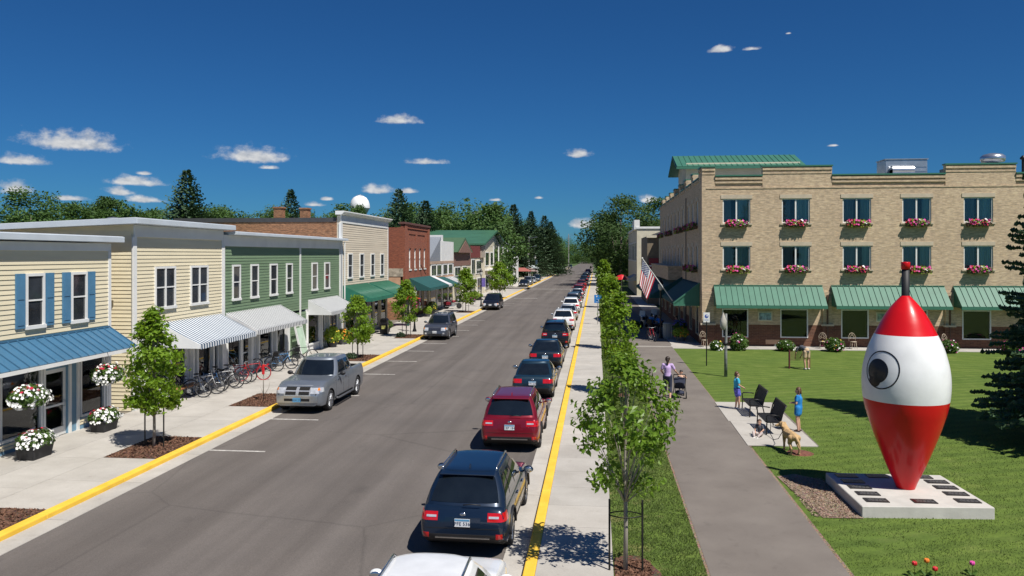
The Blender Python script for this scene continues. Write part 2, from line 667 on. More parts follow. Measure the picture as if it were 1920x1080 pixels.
def ground_mats():
    # asphalt: grey-brown, streaked along the street, speckled
    m, n, l, p = nt('asphalt')
    g = coords(n, l, 'World')
    streak = noise(n, l, coords(n, l, 'World', (1.0, 0.03, 1.0)), 1.1, 5, 0.6)
    patch = noise(n, l, g, 0.25, 4)
    speck = noise(n, l, g, 45.0, 3, 0.8)
    c = ramp(n, l, streak, [(0.3, (0.094, 0.081, 0.073)), (0.7, (0.142, 0.125, 0.114))])
    c = mixc(n, l, 0.45, c, ramp(n, l, patch, [(0.3, (0.36, 0.36, 0.37)), (0.7, (0.62, 0.61, 0.6))]), 'OVERLAY')
    c = mixc(n, l, 0.55, c, ramp(n, l, speck, [(0.33, (0.3, 0.3, 0.3)), (0.5, (0.5, 0.5, 0.5)), (0.7, (0.72, 0.72, 0.72))]), 'OVERLAY')
    vo = n.new('ShaderNodeTexVoronoi')
    vo.feature = 'DISTANCE_TO_EDGE'
    vo.inputs['Scale'].default_value = 0.16
    l.new(mixc(n, l, 0.12, g, noise(n, l, g, 0.9, 5)), vo.inputs['Vector'])
    crk = ramp(n, l, vo.outputs['Distance'], [(0.0, (0.45, 0.45, 0.45)), (0.006, (1, 1, 1))])
    c = mixc(n, l, 0.35, c, crk, 'MULTIPLY')
    oil = ramp(n, l, noise(n, l, coords(n, l, 'World', (1, .6, 1)), 0.7, 3, 0.5), [(0.66, (1, 1, 1)), (0.78, (0.55, 0.55, 0.56))])
    c = mixc(n, l, 0.6, c, oil, 'MULTIPLY')
    pale = ramp(n, l, noise(n, l, g, 5.0, 4, 0.7), [(0.72, (0, 0, 0)), (0.76, (1, 1, 1))])
    c = mixc(n, l, pale, c, mixc(n, l, 0.3, c, (0.4, 0.38, 0.36)))
    l.new(c, p.inputs['Base Color'])
    p.inputs['Roughness'].default_value = 0.93
    bumpn(n, l, p, noise(n, l, g, 90, 3, 0.8), 0.35, 0.01)
    asphalt = m
    # path asphalt: finer, warmer
    m, n, l, p = nt('path_asphalt')
    g = coords(n, l, 'World')
    c = ramp(n, l, noise(n, l, g, 0.6, 5), [(0.3, (0.145, 0.124, 0.108)), (0.7, (0.195, 0.17, 0.148))])
    c = mixc(n, l, 0.6, c, ramp(n, l, noise(n, l, g, 60, 3, 0.8), [(0.33, (0.33, 0.33, 0.33)), (0.7, (0.68, 0.68, 0.68))]), 'OVERLAY')
    c = mixc(n, l, 0.3, c, ramp(n, l, noise(n, l, g, 3.0, 6, 0.75), [(0.36, (0.3, 0.3, 0.3)), (0.44, (0.5, 0.5, 0.5))]), 'OVERLAY')
    l.new(c, p.inputs['Base Color'])
    p.inputs['Roughness'].default_value = 0.92
    bumpn(n, l, p, noise(n, l, g, 110, 3, 0.8), 0.3, 0.01)
    path = m
    # broom-finished concrete, each slab with its own tone
    m, n, l, p = nt('concrete')
    g = coords(n, l, 'World')
    c = ramp(n, l, noise(n, l, g, 0.8, 6, 0.62), [(0.3, (0.37, 0.345, 0.31)), (0.7, (0.47, 0.445, 0.405))])
    oi = n.new('ShaderNodeObjectInfo')
    c = mixc(n, l, 0.3, c, ramp(n, l, oi.outputs['Random'], [(0.0, (0.36, 0.36, 0.36)), (1.0, (0.6, 0.59, 0.58))]), 'OVERLAY')
    c = mixc(n, l, 0.3, c, ramp(n, l, noise(n, l, g, 22, 5, 0.8), [(0.3, (0.35, 0.35, 0.35)), (0.7, (0.65, 0.65, 0.65))]), 'OVERLAY')
    st = noise(n, l, g, 2.3, 7, 0.72)
    c = mixc(n, l, 0.25, c, ramp(n, l, st, [(0.3, (0.45, 0.4, 0.36)), (0.42, (1, 1, 1))]), 'MULTIPLY')
    l.new(c, p.inputs['Base Color'])
    p.inputs['Roughness'].default_value = 0.9
    bumpn(n, l, p, noise(n, l, g, 70, 4), 0.15, 0.008)
    concrete = m
    # lawn soil/turf under the blades, mown stripes and worn patches
    def turf(name, worn):
        m, n, l, p = nt(name)
        g = coords(n, l, 'World')
        c = ramp(n, l, noise(n, l, g, 1.2, 6, 0.7), [(0.3, (0.072, 0.116, 0.023)), (0.55, (0.1, 0.15, 0.033)), (0.75, (0.138, 0.175, 0.052))])
        dg = coords(n, l, 'World', (0.55, 0.9, 1))
        wv = n.new('ShaderNodeTexWave')
        wv.inputs['Scale'].default_value = 0.62
        wv.inputs['Distortion'].default_value = 1.2
        wv.inputs['Detail'].default_value = 2.0
        rot = n.new('ShaderNodeMapping')
        rot.inputs['Rotation'].default_value = (0, 0, R(58))
        l.new(dg, rot.inputs[0])
        l.new(rot.outputs[0], wv.inputs['Vector'])
        c = mixc(n, l, 0.4, c, ramp(n, l, wv.outputs[0], [(0.3, (0.4, 0.4, 0.4)), (0.7, (0.62, 0.6, 0.55))]), 'OVERLAY')
        fine = noise(n, l, coords(n, l, 'World', (1, 0.55, 1)), 24, 4, 0.8)
        c = mixc(n, l, 0.5, c, ramp(n, l, fine, [(0.33, (0.32, 0.34, 0.3)), (0.5, (0.5, 0.5, 0.48)), (0.68, (0.68, 0.66, 0.58))]), 'OVERLAY')
        c = mixc(n, l, 0.5, c, ramp(n, l, noise(n, l, g, 0.28, 3), [(0.3, (0.4, 0.44, 0.4)), (0.7, (0.62, 0.58, 0.5))]), 'OVERLAY')
        dry = ramp(n, l, noise(n, l, g, 0.85, 5, 0.65), [(worn, (0, 0, 0)), (worn + 0.09, (1, 1, 1))])
        c = mixc(n, l, dry, c, mixc(n, l, 0.5, c, (0.26, 0.2, 0.1)))
        l.new(c, p.inputs['Base Color'])
        p.inputs['Roughness'].default_value = 0.95
        p.inputs['Specular IOR Level'].default_value = 0.15
        bumpn(n, l, p, fine, 0.4, 0.02)
        return m
    lawn = turf('turf', 0.68)
    verge = turf('verge_turf', 0.55)
    # bark mulch
    m, n, l, p = nt('mulch')
    g = coords(n, l, 'World', (1, 1.7, 1))
    vo = n.new('ShaderNodeTexVoronoi')
    vo.inputs['Scale'].default_value = 22
    l.new(g, vo.inputs['Vector'])
    c = mixc(n, l, 0.6, ramp(n, l, noise(n, l, g, 30, 4, 0.8), [(0.3, (0.045, 0.02, 0.012)), (0.7, (0.19, 0.1, 0.065))]), vo.outputs['Color'], 'SOFT_LIGHT')
    l.new(c, p.inputs['Base Color'])
    p.inputs['Roughness'].default_value = 0.95
    bumpn(n, l, p, vo.outputs['Distance'], 0.9, 0.04)
    mulch = m
    m, n, l, p = nt('gravel')
    g = coords(n, l, 'World')
    vo = n.new('ShaderNodeTexVoronoi')
    vo.inputs['Scale'].default_value = 26
    l.new(g, vo.inputs['Vector'])
    c = mixc(n, l, 0.35, ramp(n, l, noise(n, l, g, 20, 4, 0.8), [(0.3, (0.14, 0.09, 0.06)), (0.7, (0.34, 0.25, 0.18))]), vo.outputs['Color'], 'SOFT_LIGHT')
    l.new(c, p.inputs['Base Color'])
    p.inputs['Roughness'].default_value = 0.95
    bumpn(n, l, p, vo.outputs['Distance'], 0.8, 0.03)
    gravel = m
    # weathered yellow kerb paint
    m, n, l, p = nt('kerb_paint')
    g = coords(n, l, 'World')
    c = ramp(n, l, noise(n, l, g, 1.5, 5), [(0.3, (0.72, 0.43, 0.035)), (0.7, (0.86, 0.55, 0.06))])
    wear = ramp(n, l, noise(n, l, g, 9, 6, 0.75), [(0.62, (0, 0, 0)), (0.7, (1, 1, 1))])
    c = mixc(n, l, wear, c, (0.45, 0.4, 0.33))
    l.new(c, p.inputs['Base Color'])
    p.inputs['Roughness'].default_value = 0.7
    bumpn(n, l, p, noise(n, l, g, 40, 4), 0.2, 0.01)
    kerb = m
    m, n, l, p = nt('road_paint')
    g = coords(n, l, 'World')
    wear = ramp(n, l, noise(n, l, g, 7, 6, 0.75), [(0.4, (0, 0, 0)), (0.62, (1, 1, 1))])
    l.new(mixc(n, l, wear, (0.62, 0.6, 0.56), (0.3, 0.28, 0.26)), p.inputs['Base Color'])
    p.inputs['Roughness'].default_value = 0.8
    return asphalt, path, concrete, lawn, verge, mulch, gravel, kerb, m


ASPHALT, PATH, CONCRETE, LAWN, VERGE, MULCH, GRAVEL, KERB, PAINT = ground_mats()
DIRT = pm('joint_dirt', (0.17, 0.15, 0.125), 0.95, var=0.3, co='World')
FIELD = pm('far_meadow', (0.06, 0.1, 0.025), 0.95, var=0.35, vs=0.05, co='World')


def sheet(name, pts, z, m, kind='structure', parent=None, n=1):
    b = MB()
    b.add([(x, y, z) for x, y in pts], [tuple(range(len(pts)))])
    o = b.out(name, m, parent)
    if parent is None:
        o['kind'] = kind
    return o


# ground to the horizon, road, gutters
sheet('ground', [(-2500, -400), (2500, -400), (2500, 5000), (-2500, 5000)], -0.16, FIELD)
road = sheet('road', [(-12.05, -20), (-1.86, -20), (-1.86, 900), (-12.05, 900)], ROADZ, ASPHALT)
sheet('side_street', [(-70, 141), (-12.05, 141), (-12.05, 149.5), (-70, 149.5)], ROADZ + 0.004, ASPHALT)
sheet('parking_lot', [(-19.5, 149.5), (-12.9, 149.5), (-12.9, 205), (-19.5, 205)], ROADZ + 0.004, ASPHALT)
PL = MB().box(-12.1, -10.25, -0.05, 0.05, 0, 0.004).mesh('parking_line', PAINT)
for y in (23.95, 28.75, 33.9, 40.1, 45.1, 50.0, 54.4, 59.3, 64.1, 69.0, 73.8, 96.0, 100.8, 105.6, 110.4):
    o = obj('parking_line', PL, road)
    o.location = (0, y, ROADZ)
for y0, y1, x0, x1 in ((143.0, 143.55, -11.9, -3.9), (112.4, 112.8, -11.6, -8.2), (268.0, 268.8, -11.9, -5.0)):
    MB().box(x0, x1, y0, y1, ROADZ, ROADZ + 0.004).out('stop_line', PAINT, road)


def strip_run(parent, name, x0, x1, z0, z1, ys, m, bevel=0.0, gap=0.012):
    """pieces of a strip along the street between successive ys, sharing data for equal lengths"""
    cache = {}
    for a, b in zip(ys[:-1], ys[1:]):
        k = round(b - a, 2)
        if k not in cache:
            cache[k] = MB().box(x0, x1, gap / 2, k - gap / 2, z0, z1).mesh(name, m)
        o = obj(name, cache[k], parent)
        o.location = (0, a, 0)
        if bevel:
            q = o.modifiers.new('bevel', 'BEVEL')
            q.width = bevel
            q.segments = 2
            q.limit_method = 'ANGLE'


def frange(a, b, s):
    r = []
    while a < b - 0.01:
        r.append(round(a, 3))
        a += s
    return r + [b]


def kerb_thing(name, xs):
    o = MB().box(xs[0] + .02, xs[1] - .02, -20, 420, -0.3, -0.03).out(name, DIRT)
    o['kind'] = 'structure'
    return o


KL = kerb_thing('kerb', (-12.88, -12.62))
strip_run(KL, 'kerb_stone', -12.88, -12.62, -0.3, 0.012, frange(2, 140.4, 3.05), KERB, 0.025)
strip_run(KL, 'kerb_stone', -12.88, -12.62, -0.3, 0.012, frange(150.5, 420, 9), KERB, 0.025)
KR = kerb_thing('kerb', (-1.38, -1.15))
strip_run(KR, 'kerb_stone', -1.38, -1.15, -0.3, 0.012, frange(2, 260, 3.05), KERB, 0.025)
GUT = sheet('gutter', [(-12.62, -20), (-12.05, -20), (-12.05, 420), (-12.62, 420)], ROADZ + 0.004, DIRT)
strip_run(GUT, 'gutter_slab', -12.62, -12.05, ROADZ - .02, ROADZ + 0.012, frange(2, 140.4, 3.05), CONCRETE, 0, 0.02)
strip_run(GUT, 'gutter_slab', -12.62, -12.05, ROADZ - .02, ROADZ + 0.012, frange(150.5, 420, 9), CONCRETE, 0, 0.02)
GUT2 = sheet('gutter', [(-1.86, -20), (-1.38, -20), (-1.38, 420), (-1.86, 420)], ROADZ + 0.004, DIRT)
strip_run(GUT2, 'gutter_slab', -1.86, -1.38, ROADZ - .02, ROADZ + 0.012, frange(2, 260, 3.05), CONCRETE, 0, 0.02)


# pavements of concrete slabs
def slabs(parent, x0, x1, ys, skip=(), zt=0.0):
    cache = {}
    for a, b in zip(ys[:-1], ys[1:]):
        if any(a < s1 - 0.3 and b > s0 + 0.3 for s0, s1 in skip):
            continue
        k = round(b - a, 2)
        if k not in cache:
            cache[k] = MB().box(x0 + 0.006, x1 - 0.006, 0.006, k - 0.006, zt - 0.1, zt).mesh('slab', CONCRETE)
        o = obj('slab', cache[k], parent)
        o.location = (0, a, 0)


PVL = sheet('pavement', [(-20, -10), (-12.86, -10), (-12.86, 140.4), (-20, 140.4)], -0.022, DIRT)
BEDS = [(14.9, 17.6), (22.3, 25.1), (30.4, 33.3), (44.0, 46.9), (56.4, 59.2), (82.0, 84.8), (110.3, 113.1)]
ys = []
yy = 10.0
for a, b in BEDS + [(140.4, 141)]:
    q = frange(yy, a, (a - yy) / max(1, round((a - yy) / 2.6)))
    ys += q
    yy = b
slabs(PVL, -14.55, -12.88, sorted(set(ys)), BEDS)
slabs(PVL, -16.1, -14.55, frange(10, 140.4, 3.05))
slabs(PVL, -17.72, -16.1, frange(10, 140.4, 3.05))
PVB = sheet('pavement', [(-17.6, 149.5), (-12.86, 149.5), (-12.86, 420), (-17.6, 420)], -0.1, CONCRETE)
PVR = sheet('pavement', [(-1.17, -10), (0.34, -10), (0.34, 260), (-1.17, 260)], -0.022, DIRT)
slabs(PVR, -1.15, 0.33, frange(4, 90, 1.52))
slabs(PVR, -1.15, 0.33, frange(90, 260, 5.0))

# planting beds cut in the left pavement
def chips(name, x0, x1, y0, y1, z, n, size, m, seed):
    g = np.random.default_rng(seed)
    c = np.stack([g.uniform(x0, x1, n), g.uniform(y0, y1, n), z + g.uniform(0, 0.02, n)], 1)
    d = g.normal(size=(n, 3)) * (1, 1, 0.35)
    d /= np.linalg.norm(d, axis=1)[:, None]
    e = np.cross(d, g.normal(size=(n, 3)) * (0.5, 0.5, 1))
    e /= np.linalg.norm(e, axis=1)[:, None]
    s = size * g.uniform(0.5, 1.3, (n, 1))
    v = np.stack([c - d * s - e * s * .4, c + d * s - e * s * .4, c + d * s + e * s * .4, c - d * s + e * s * .4], 1).reshape(-1, 3)
    return np_mesh(name, v, np.arange(n * 4).reshape(-1, 4), m)


CHIP = pm('bark_chip', (0.15, 0.075, 0.045), 0.9, var=0.6, vs=12, co='World')
for i, (a, b) in enumerate(BEDS):
    o = sheet('planting_bed', [(-14.53, a), (-12.89, a), (-12.89, b), (-14.53, b)], 0.004, MULCH)
    if a < 60:
        k = obj('bark', chips('bark', -14.5, -12.92, a + .03, b - .03, 0.004, 2600, 0.035, CHIP, i), o)
        k['kind'] = 'stuff'

# path, lawn, verge
PT = [(2.06, -6), (4.62, -6), (4.92, 53.0), (2.25, 53.0)]
sheet('path', PT, 0.0, PATH)
sheet('path', [(2.25, 53.3), (4.92, 53.3), (5.2, 120), (2.75, 120)], 0.002, PATH)
MB().box(2.24, 5.05, 53.0, 53.3, -0.05, 0.008).out('path_joint', CONCRETE)['kind'] = 'structure'
lawn = sheet('lawn', [(4.6, -6), (60, -6), (60, 52.2), (4.9, 52.2)], -0.012, LAWN)
verge = sheet('verge', [(0.33, -6), (2.1, -6), (2.3, 60), (0.33, 60)], -0.012, VERGE)
sheet('verge', [(0.33, 60), (2.3, 60), (2.8, 130), (0.33, 130)], -0.012, VERGE)
APR = sheet('pavement', [(4.88, 52.2), (34, 52.2), (34, 54.2), (4.88, 54.2)], -0.01, DIRT)
for i in range(16):
    x = 4.9 + i * 1.8
    MB().box(x + .006, x + 1.794, 52.2, 54.1, -0.1, 0.014).out('slab', CONCRETE, APR)
APW = sheet('pavement', [(4.92, 54.1), (6.98, 54.1), (6.98, 120), (5.25, 120)], -0.01, DIRT)
for i in range(24):
    y = 54.12 + i * 2.7
    MB().box(5.0, 6.97, y + .006, y + 2.694, -0.1, 0.012).out('slab', CONCRETE, APW)
PAD = sheet('pavement', [(4.78, 25.75), (6.95, 25.95), (7.2, 33.5), (4.88, 33.3)], 0.006, DIRT)
for k in range(2):
    a0, a1 = 25.8 + k * 3.75, 25.8 + k * 3.75 + 3.73
    MB().hexa([(4.74, a0, -.1), (6.9 + .08 * k, a0 + .1, -.1), (6.98 + .08 * k, a1 + .1, -.1), (4.8, a1, -.1),
               (4.74, a0, .016), (6.9 + .08 * k, a0 + .1, .016), (6.98 + .08 * k, a1 + .1, .016), (4.8, a1, .016)]).out('slab', CONCRETE, PAD)
gp = sheet('gravel_patch', [(4.86, 22.3), (5.15, 18.9), (6.06, 18.95), (6.06, 22.0), (5.4, 22.6)], 0.004, GRAVEL)
k = obj('gravel', chips('gravel', 4.95, 6.02, 18.95, 22.2, 0.004, 3000, 0.022, pm('pebble', (0.3, 0.22, 0.16), 0.9, var=0.5, vs=15, co='World'), 91), gp)
k['kind'] = 'stuff'
# worn soil edge along the path
for xa, xb, nm in ((2.0, 2.12, 'path_edge'), (4.58, 4.74, 'path_edge')):
    xc = xa + 0.24 if xa < 3 else xa + 0.3
    sheet(nm, [(xa, -6), (xb, -6), (xc + .04, 52.2), (xc - .04, 52.2)], -0.006, GRAVEL)
MB().lathe([(0.42, -0.02), (0.3, 0.02), (0.001, 0.03)], (6.15, 25.05, 0), 14).out('bare_soil', pm('red_soil', (0.16, 0.06, 0.04), 0.95, var=0.4, vs=8))['kind'] = 'structure'

# mulch rings on the verge
for x, y, r in ((0.62, 15.35, 0.62), (1.02, 34.7, 0.5), (0.95, 51.5, 0.5)):
    g_ = np.random.default_rng(int(y))
    ring = [(x + r * (1 + .18 * math.sin(3 * t + y) + .05 * g_.normal()) * math.cos(t) * .95, y + r * 1.25 * (1 + .12 * math.sin(2 * t)) * math.sin(t)) for t in np.linspace(0, 2 * math.pi, 22)[:-1]]
    ring = [(max(q[0], .345), q[1]) for q in ring]
    o = sheet('planting_bed', ring, 0.0, MULCH)
    k = obj('bark', chips('bark', max(x - r * .7, .36), x + r * .7, y - r * .8, y + r * .8, 0.0, 1500, 0.03, CHIP, int(y)), o)
    k['kind'] = 'stuff'


# grass blades: thick near the camera, thinning away
def blades(name, n, x0, x1, y0, y1, m, keep, h=0.05, seed=3, wide=0.008, pw=1.6, fade=0.0):
    g = np.random.default_rng(seed)
    u = g.uniform(0, 1, n) ** pw
    y = y0 + (y1 - y0) * u
    x = g.uniform(x0, x1, n)
    ok = keep(x, y) & (g.uniform(0, 1, n) > fade * (y - y0) / (y1 - y0))
    x, y = x[ok], y[ok]
    n = len(x)
    # tufts vary in height
    hh = h * g.uniform(0.5, 1.25, n) * (1 + 0.5 * np.sin(x * 5.1 + 1.3 * np.sin(y * 3.7)) * np.sin(y * 4.3)) * (1 + (y - y0) * 0.012)
    ww = wide * g.uniform(0.7, 1.4, n) * (1 + (y - y0) * 0.05)
    t = g.uniform(0, 2 * math.pi, n)
    dx, dy = np.cos(t) * ww, np.sin(t) * ww
    lx, ly = g.normal(0, 0.5, n) * hh, g.normal(0, 0.5, n) * hh
    v = np.zeros((n, 3, 3))
    v[:, 0] = np.stack([x - dx, y - dy, np.full(n, -0.012)], 1)
    v[:, 1] = np.stack([x + dx, y + dy, np.full(n, -0.012)], 1)
    v[:, 2] = np.stack([x + lx, y + ly, hh], 1)
    o = obj(name, np_mesh(name, v.reshape(-1, 3), np.arange(n * 3).reshape(-1, 3), m))
    o['kind'] = 'stuff'
    return o


GRASS = leaf_mat('grass_blade', (0.085, 0.136, 0.028), (0.16, 0.21, 0.058), 0.35, 0.7)


WORN = [(5.9, 17.6, .3), (6.9, 17.9, .35), (5.55, 16.9, .3), (8.6, 18.0, .3), (5.6, 15.9, .25), (9.3, 17.6, .3)]


def lawn_keep(x, y):
    path = x < 4.66 + y * 0.0052
    pad = (x < 7.05) & (y > 25.75) & (y < 33.55)
    plinth = (x > 5.98) & (x < 9.12) & (y > 19.2) & (y < 22.1)
    gr = (x < 6.06) & (y > 18.95) & (y < 22.3)
    soil = ((x - 6.15) ** 2 + (y - 25.05) ** 2 < .1)
    inview = x < 2.5 + (y + 2) * 0.62
    return ~(path | pad | plinth | gr | soil) & inview & ~np.any([((x - a) / 1.5) ** 2 + (y - b) ** 2 < c * c * .5 for a, b, c in WORN], axis=0)


VWORN = [(1.86, 16.2, .07), (1.9, 18.9, .08)]


def verge_keep(x, y):
    bed = ((x - .62) ** 2 + ((y - 15.35) / 1.2) ** 2 < .36) | ((x - 1.02) ** 2 + ((y - 34.7) / 1.2) ** 2 < .25) | ((x - .95) ** 2 + ((y - 51.5) / 1.2) ** 2 < .25)
    return (x > 0.34) & (x < 2.03 + y * 0.003) & ~bed & ~np.any([((x - a) / 1.3) ** 2 + (y - b) ** 2 < c * c for a, b, c in VWORN], axis=0)


blades('grass', 190000, 4.6, 22, 13.5, 34, GRASS, lawn_keep, 0.02, 3, 0.006, 1.5, 1.0)
blades('grass', 70000, 0.34, 2.25, 12.5, 56, GRASS, verge_keep, 0.032, 4, 0.008, 1.7)

# ------------------------------------------------------------------ materials of buildings
WHITE = pm('white_trim', (0.74, 0.74, 0.72), 0.55, var=0.06, vs=1.2, co='World', bump=0.05)
YELLOW = pm('yellow_siding', (0.72, 0.64, 0.455), 0.65, var=0.06, vs=1.5, co='World', stretch=(1, .25, 3), objvar=0.035)
GREEN = pm('green_siding', (0.155, 0.23, 0.135), 0.65, var=0.08, vs=1.5, co='World', stretch=(1, .25, 3), objvar=0.045)
TAN = pm('tan_siding', (0.63, 0.55, 0.43), 0.65, var=0.07, vs=1.5, co='World', stretch=(1, .25, 3), objvar=0.05)
BLUE = pm('blue_paint', (0.075, 0.2, 0.33), 0.5, var=0.1, vs=2, co='World')
BLUEROOF = pm('blue_metal', (0.055, 0.15, 0.25), 0.4, var=0.08, vs=1.5, co='World', spec=0.5)
BLUEWALL = pm('blue_wall', (0.16, 0.29, 0.4), 0.6, var=0.08, vs=2, co='World')
GREENROOF = pm('green_metal', (0.05, 0.165, 0.11), 0.42, var=0.08, vs=1.5, co='World', spec=0.5)
GREENFAB = pm('green_canvas', (0.015, 0.14, 0.09), 0.8, var=0.15, vs=2, co='World', bump=0.1, bs=200)
TEALFAB = pm('teal_canvas', (0.01, 0.075, 0.075), 0.8, var=0.15, vs=2, co='World')
GREYROOF = pm('grey_shingle', (0.2, 0.22, 0.25), 0.85, var=0.18, vs=9, co='World')
TARROOF = pm('flat_roof', (0.3, 0.3, 0.31), 0.9, var=0.2, vs=1, co='World')
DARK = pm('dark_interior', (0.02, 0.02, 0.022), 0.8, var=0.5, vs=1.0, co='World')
ROOM = pm('room_wall', (0.3, 0.28, 0.25), 0.85, var=0.4, vs=1.0, co='World')
GLASS = glass_mat('window_glass', alpha=0.06)
CLEAR = glass_mat('shop_glass', alpha=0.12, wav=0.03)
SASHGLASS = pm('sash_glass', (0.035, 0.04, 0.048), 0.04, var=0.5, vs=0.9, co='World', spec=0.8)
BRICKTAN = brick_mat('buff_brick', (0.57, 0.465, 0.34), (0.46, 0.365, 0.26), (0.5, 0.44, 0.36), 0.3, 0.1, 0.38)
BRICKRED = brick_mat('red_brick', (0.29, 0.085, 0.045), (0.21, 0.06, 0.035), (0.25, 0.15, 0.11), var=0.35)
BRICKOLD = brick_mat('old_brick', (0.3, 0.15, 0.085), (0.21, 0.1, 0.055), (0.33, 0.27, 0.2), 0.24, 0.085, 0.6)
BRICKBROWN = brick_mat('brown_brick', (0.17, 0.075, 0.045), (0.11, 0.05, 0.034), (0.2, 0.14, 0.1), 0.3, 0.1, 0.3)
STONE = pm('stone', (0.4, 0.35, 0.27), 0.9, var=0.4, vs=3.5, co='World', bump=0.5, bs=8)
PEACH = pm('peach_stucco', (0.52, 0.32, 0.2), 0.9, var=0.12, vs=2, co='World')
LIME = pm('limestone', (0.52, 0.44, 0.33), 0.85, var=0.1, vs=3, co='World')
CREAM = pm('cream_paint', (0.6, 0.55, 0.42), 0.7, var=0.1, vs=1, co='World')
METAL = pm('galvanised', (0.5, 0.52, 0.54), 0.35, 0.8, var=0.12, vs=2)
BLACK = pm('black_iron', (0.012, 0.012, 0.014), 0.45, 0.3, var=0.3)
WOOD = pm('brown_wood', (0.16, 0.08, 0.04), 0.7, var=0.3, vs=6, stretch=(1, 1, 6))
REDP = pm('red_paint', (0.55, 0.015, 0.02), 0.45, var=0.08)
STRIPE_B = stripe_mat('blue_stripe_canvas', (0.68, 0.7, 0.72), (0.025, 0.07, 0.13), 0.11)
STRIPE_G = stripe_mat('grey_stripe_canvas', (0.66, 0.66, 0.66), (0.075, 0.09, 0.1), 0.11)

XF = -17.7


def pieces(name, m, parent, boxes, bevel=0.0):
    for q in boxes:
        MB().box(*q).out(name, m, parent, bevel)


def cells(b, axis, c0, c1, a0, a1, z0, z1, ops):
    """wall a0..a1 x z0..z1, from c0 to c1 thick, with openings (a0,a1,z0,z1) left free"""
    A = sorted({a0, a1, *[min(max(o[0], a0), a1) for o in ops], *[min(max(o[1], a0), a1) for o in ops]})
    for p, q in zip(A[:-1], A[1:]):
        if q - p < 1e-4:
            continue
        mid = (p + q) / 2
        zs = sorted((max(o[2], z0), min(o[3], z1)) for o in ops if o[0] < mid < o[1])
        z = z0
        for s, e in zs + [(z1, z1)]:
            if s - z > 1e-3:
                if axis == 'y':
                    b.box(c0, c1, p, q, z, s)
                else:
                    b.box(p, q, c0, c1, z, s)
            z = max(z, e)
    return b


def siding(parent, axis, c, a0, a1, z0, z1, m, e=0.15):
    """lapped boards, one object each; axis 'y': facade at x=c facing +x; axis 'x': wall at y=c facing -y"""
    prof = [(0, 0), (0.034, 0), (0.01, e + .01), (0, e + .01)]
    if axis == 'y':
        me = MB().prism([(c + p, z) for p, z in prof], 'y', a0, a1)
    else:
        me = MB().prism([(c - p, z) for p, z in prof], 'x', a0, a1)
    me = me.mesh('board', m)
    n = int((z1 - z0) / e)
    for i in range(n):
        o = obj('board', me, parent)
        o.location = (0, 0, z0 + i * e)


def sash(parent, y0, y1, z0, z1, x=XF, muls=(), rail=True, m=None, cas=0.09):
    """upright sash window on a facade facing +x: casing, sill, rail and panes"""
    m = m or WHITE
    b = MB()
    d = 0.085
    b.box(x, x + d, y0, y0 + cas, z0, z1).box(x, x + d, y1 - cas, y1, z0, z1)
    b.box(x, x + d, y0 + cas, y1 - cas, z1 - cas, z1).box(x, x + d + .03, y0 - .03, y1 + .03, z0 - .05, z0 + cas * .7)
    for t in muls:
        ym = y0 + (y1 - y0) * t
        b.box(x, x + d - .002, ym - .045, ym + .045, z0 + cas * .7, z1 - cas)
    ys_ = [y0 + cas] + [y0 + (y1 - y0) * t for t in muls] + [y1 - cas]
    zm = (z0 + z1) / 2
    if rail:
        b.box(x, x + d - .02, y0 + cas, y1 - cas, zm - .025, zm + .025)
    w = b.out('window', m, parent)
    for a, c in zip(ys_[:-1], ys_[1:]):
        for (p, q, dx) in ((zm, z1 - cas, .05), (z0 + .05, zm, .035)):
            MB().box(x, x + dx, a, c, p, q).out('pane', SASHGLASS, w)
    return w


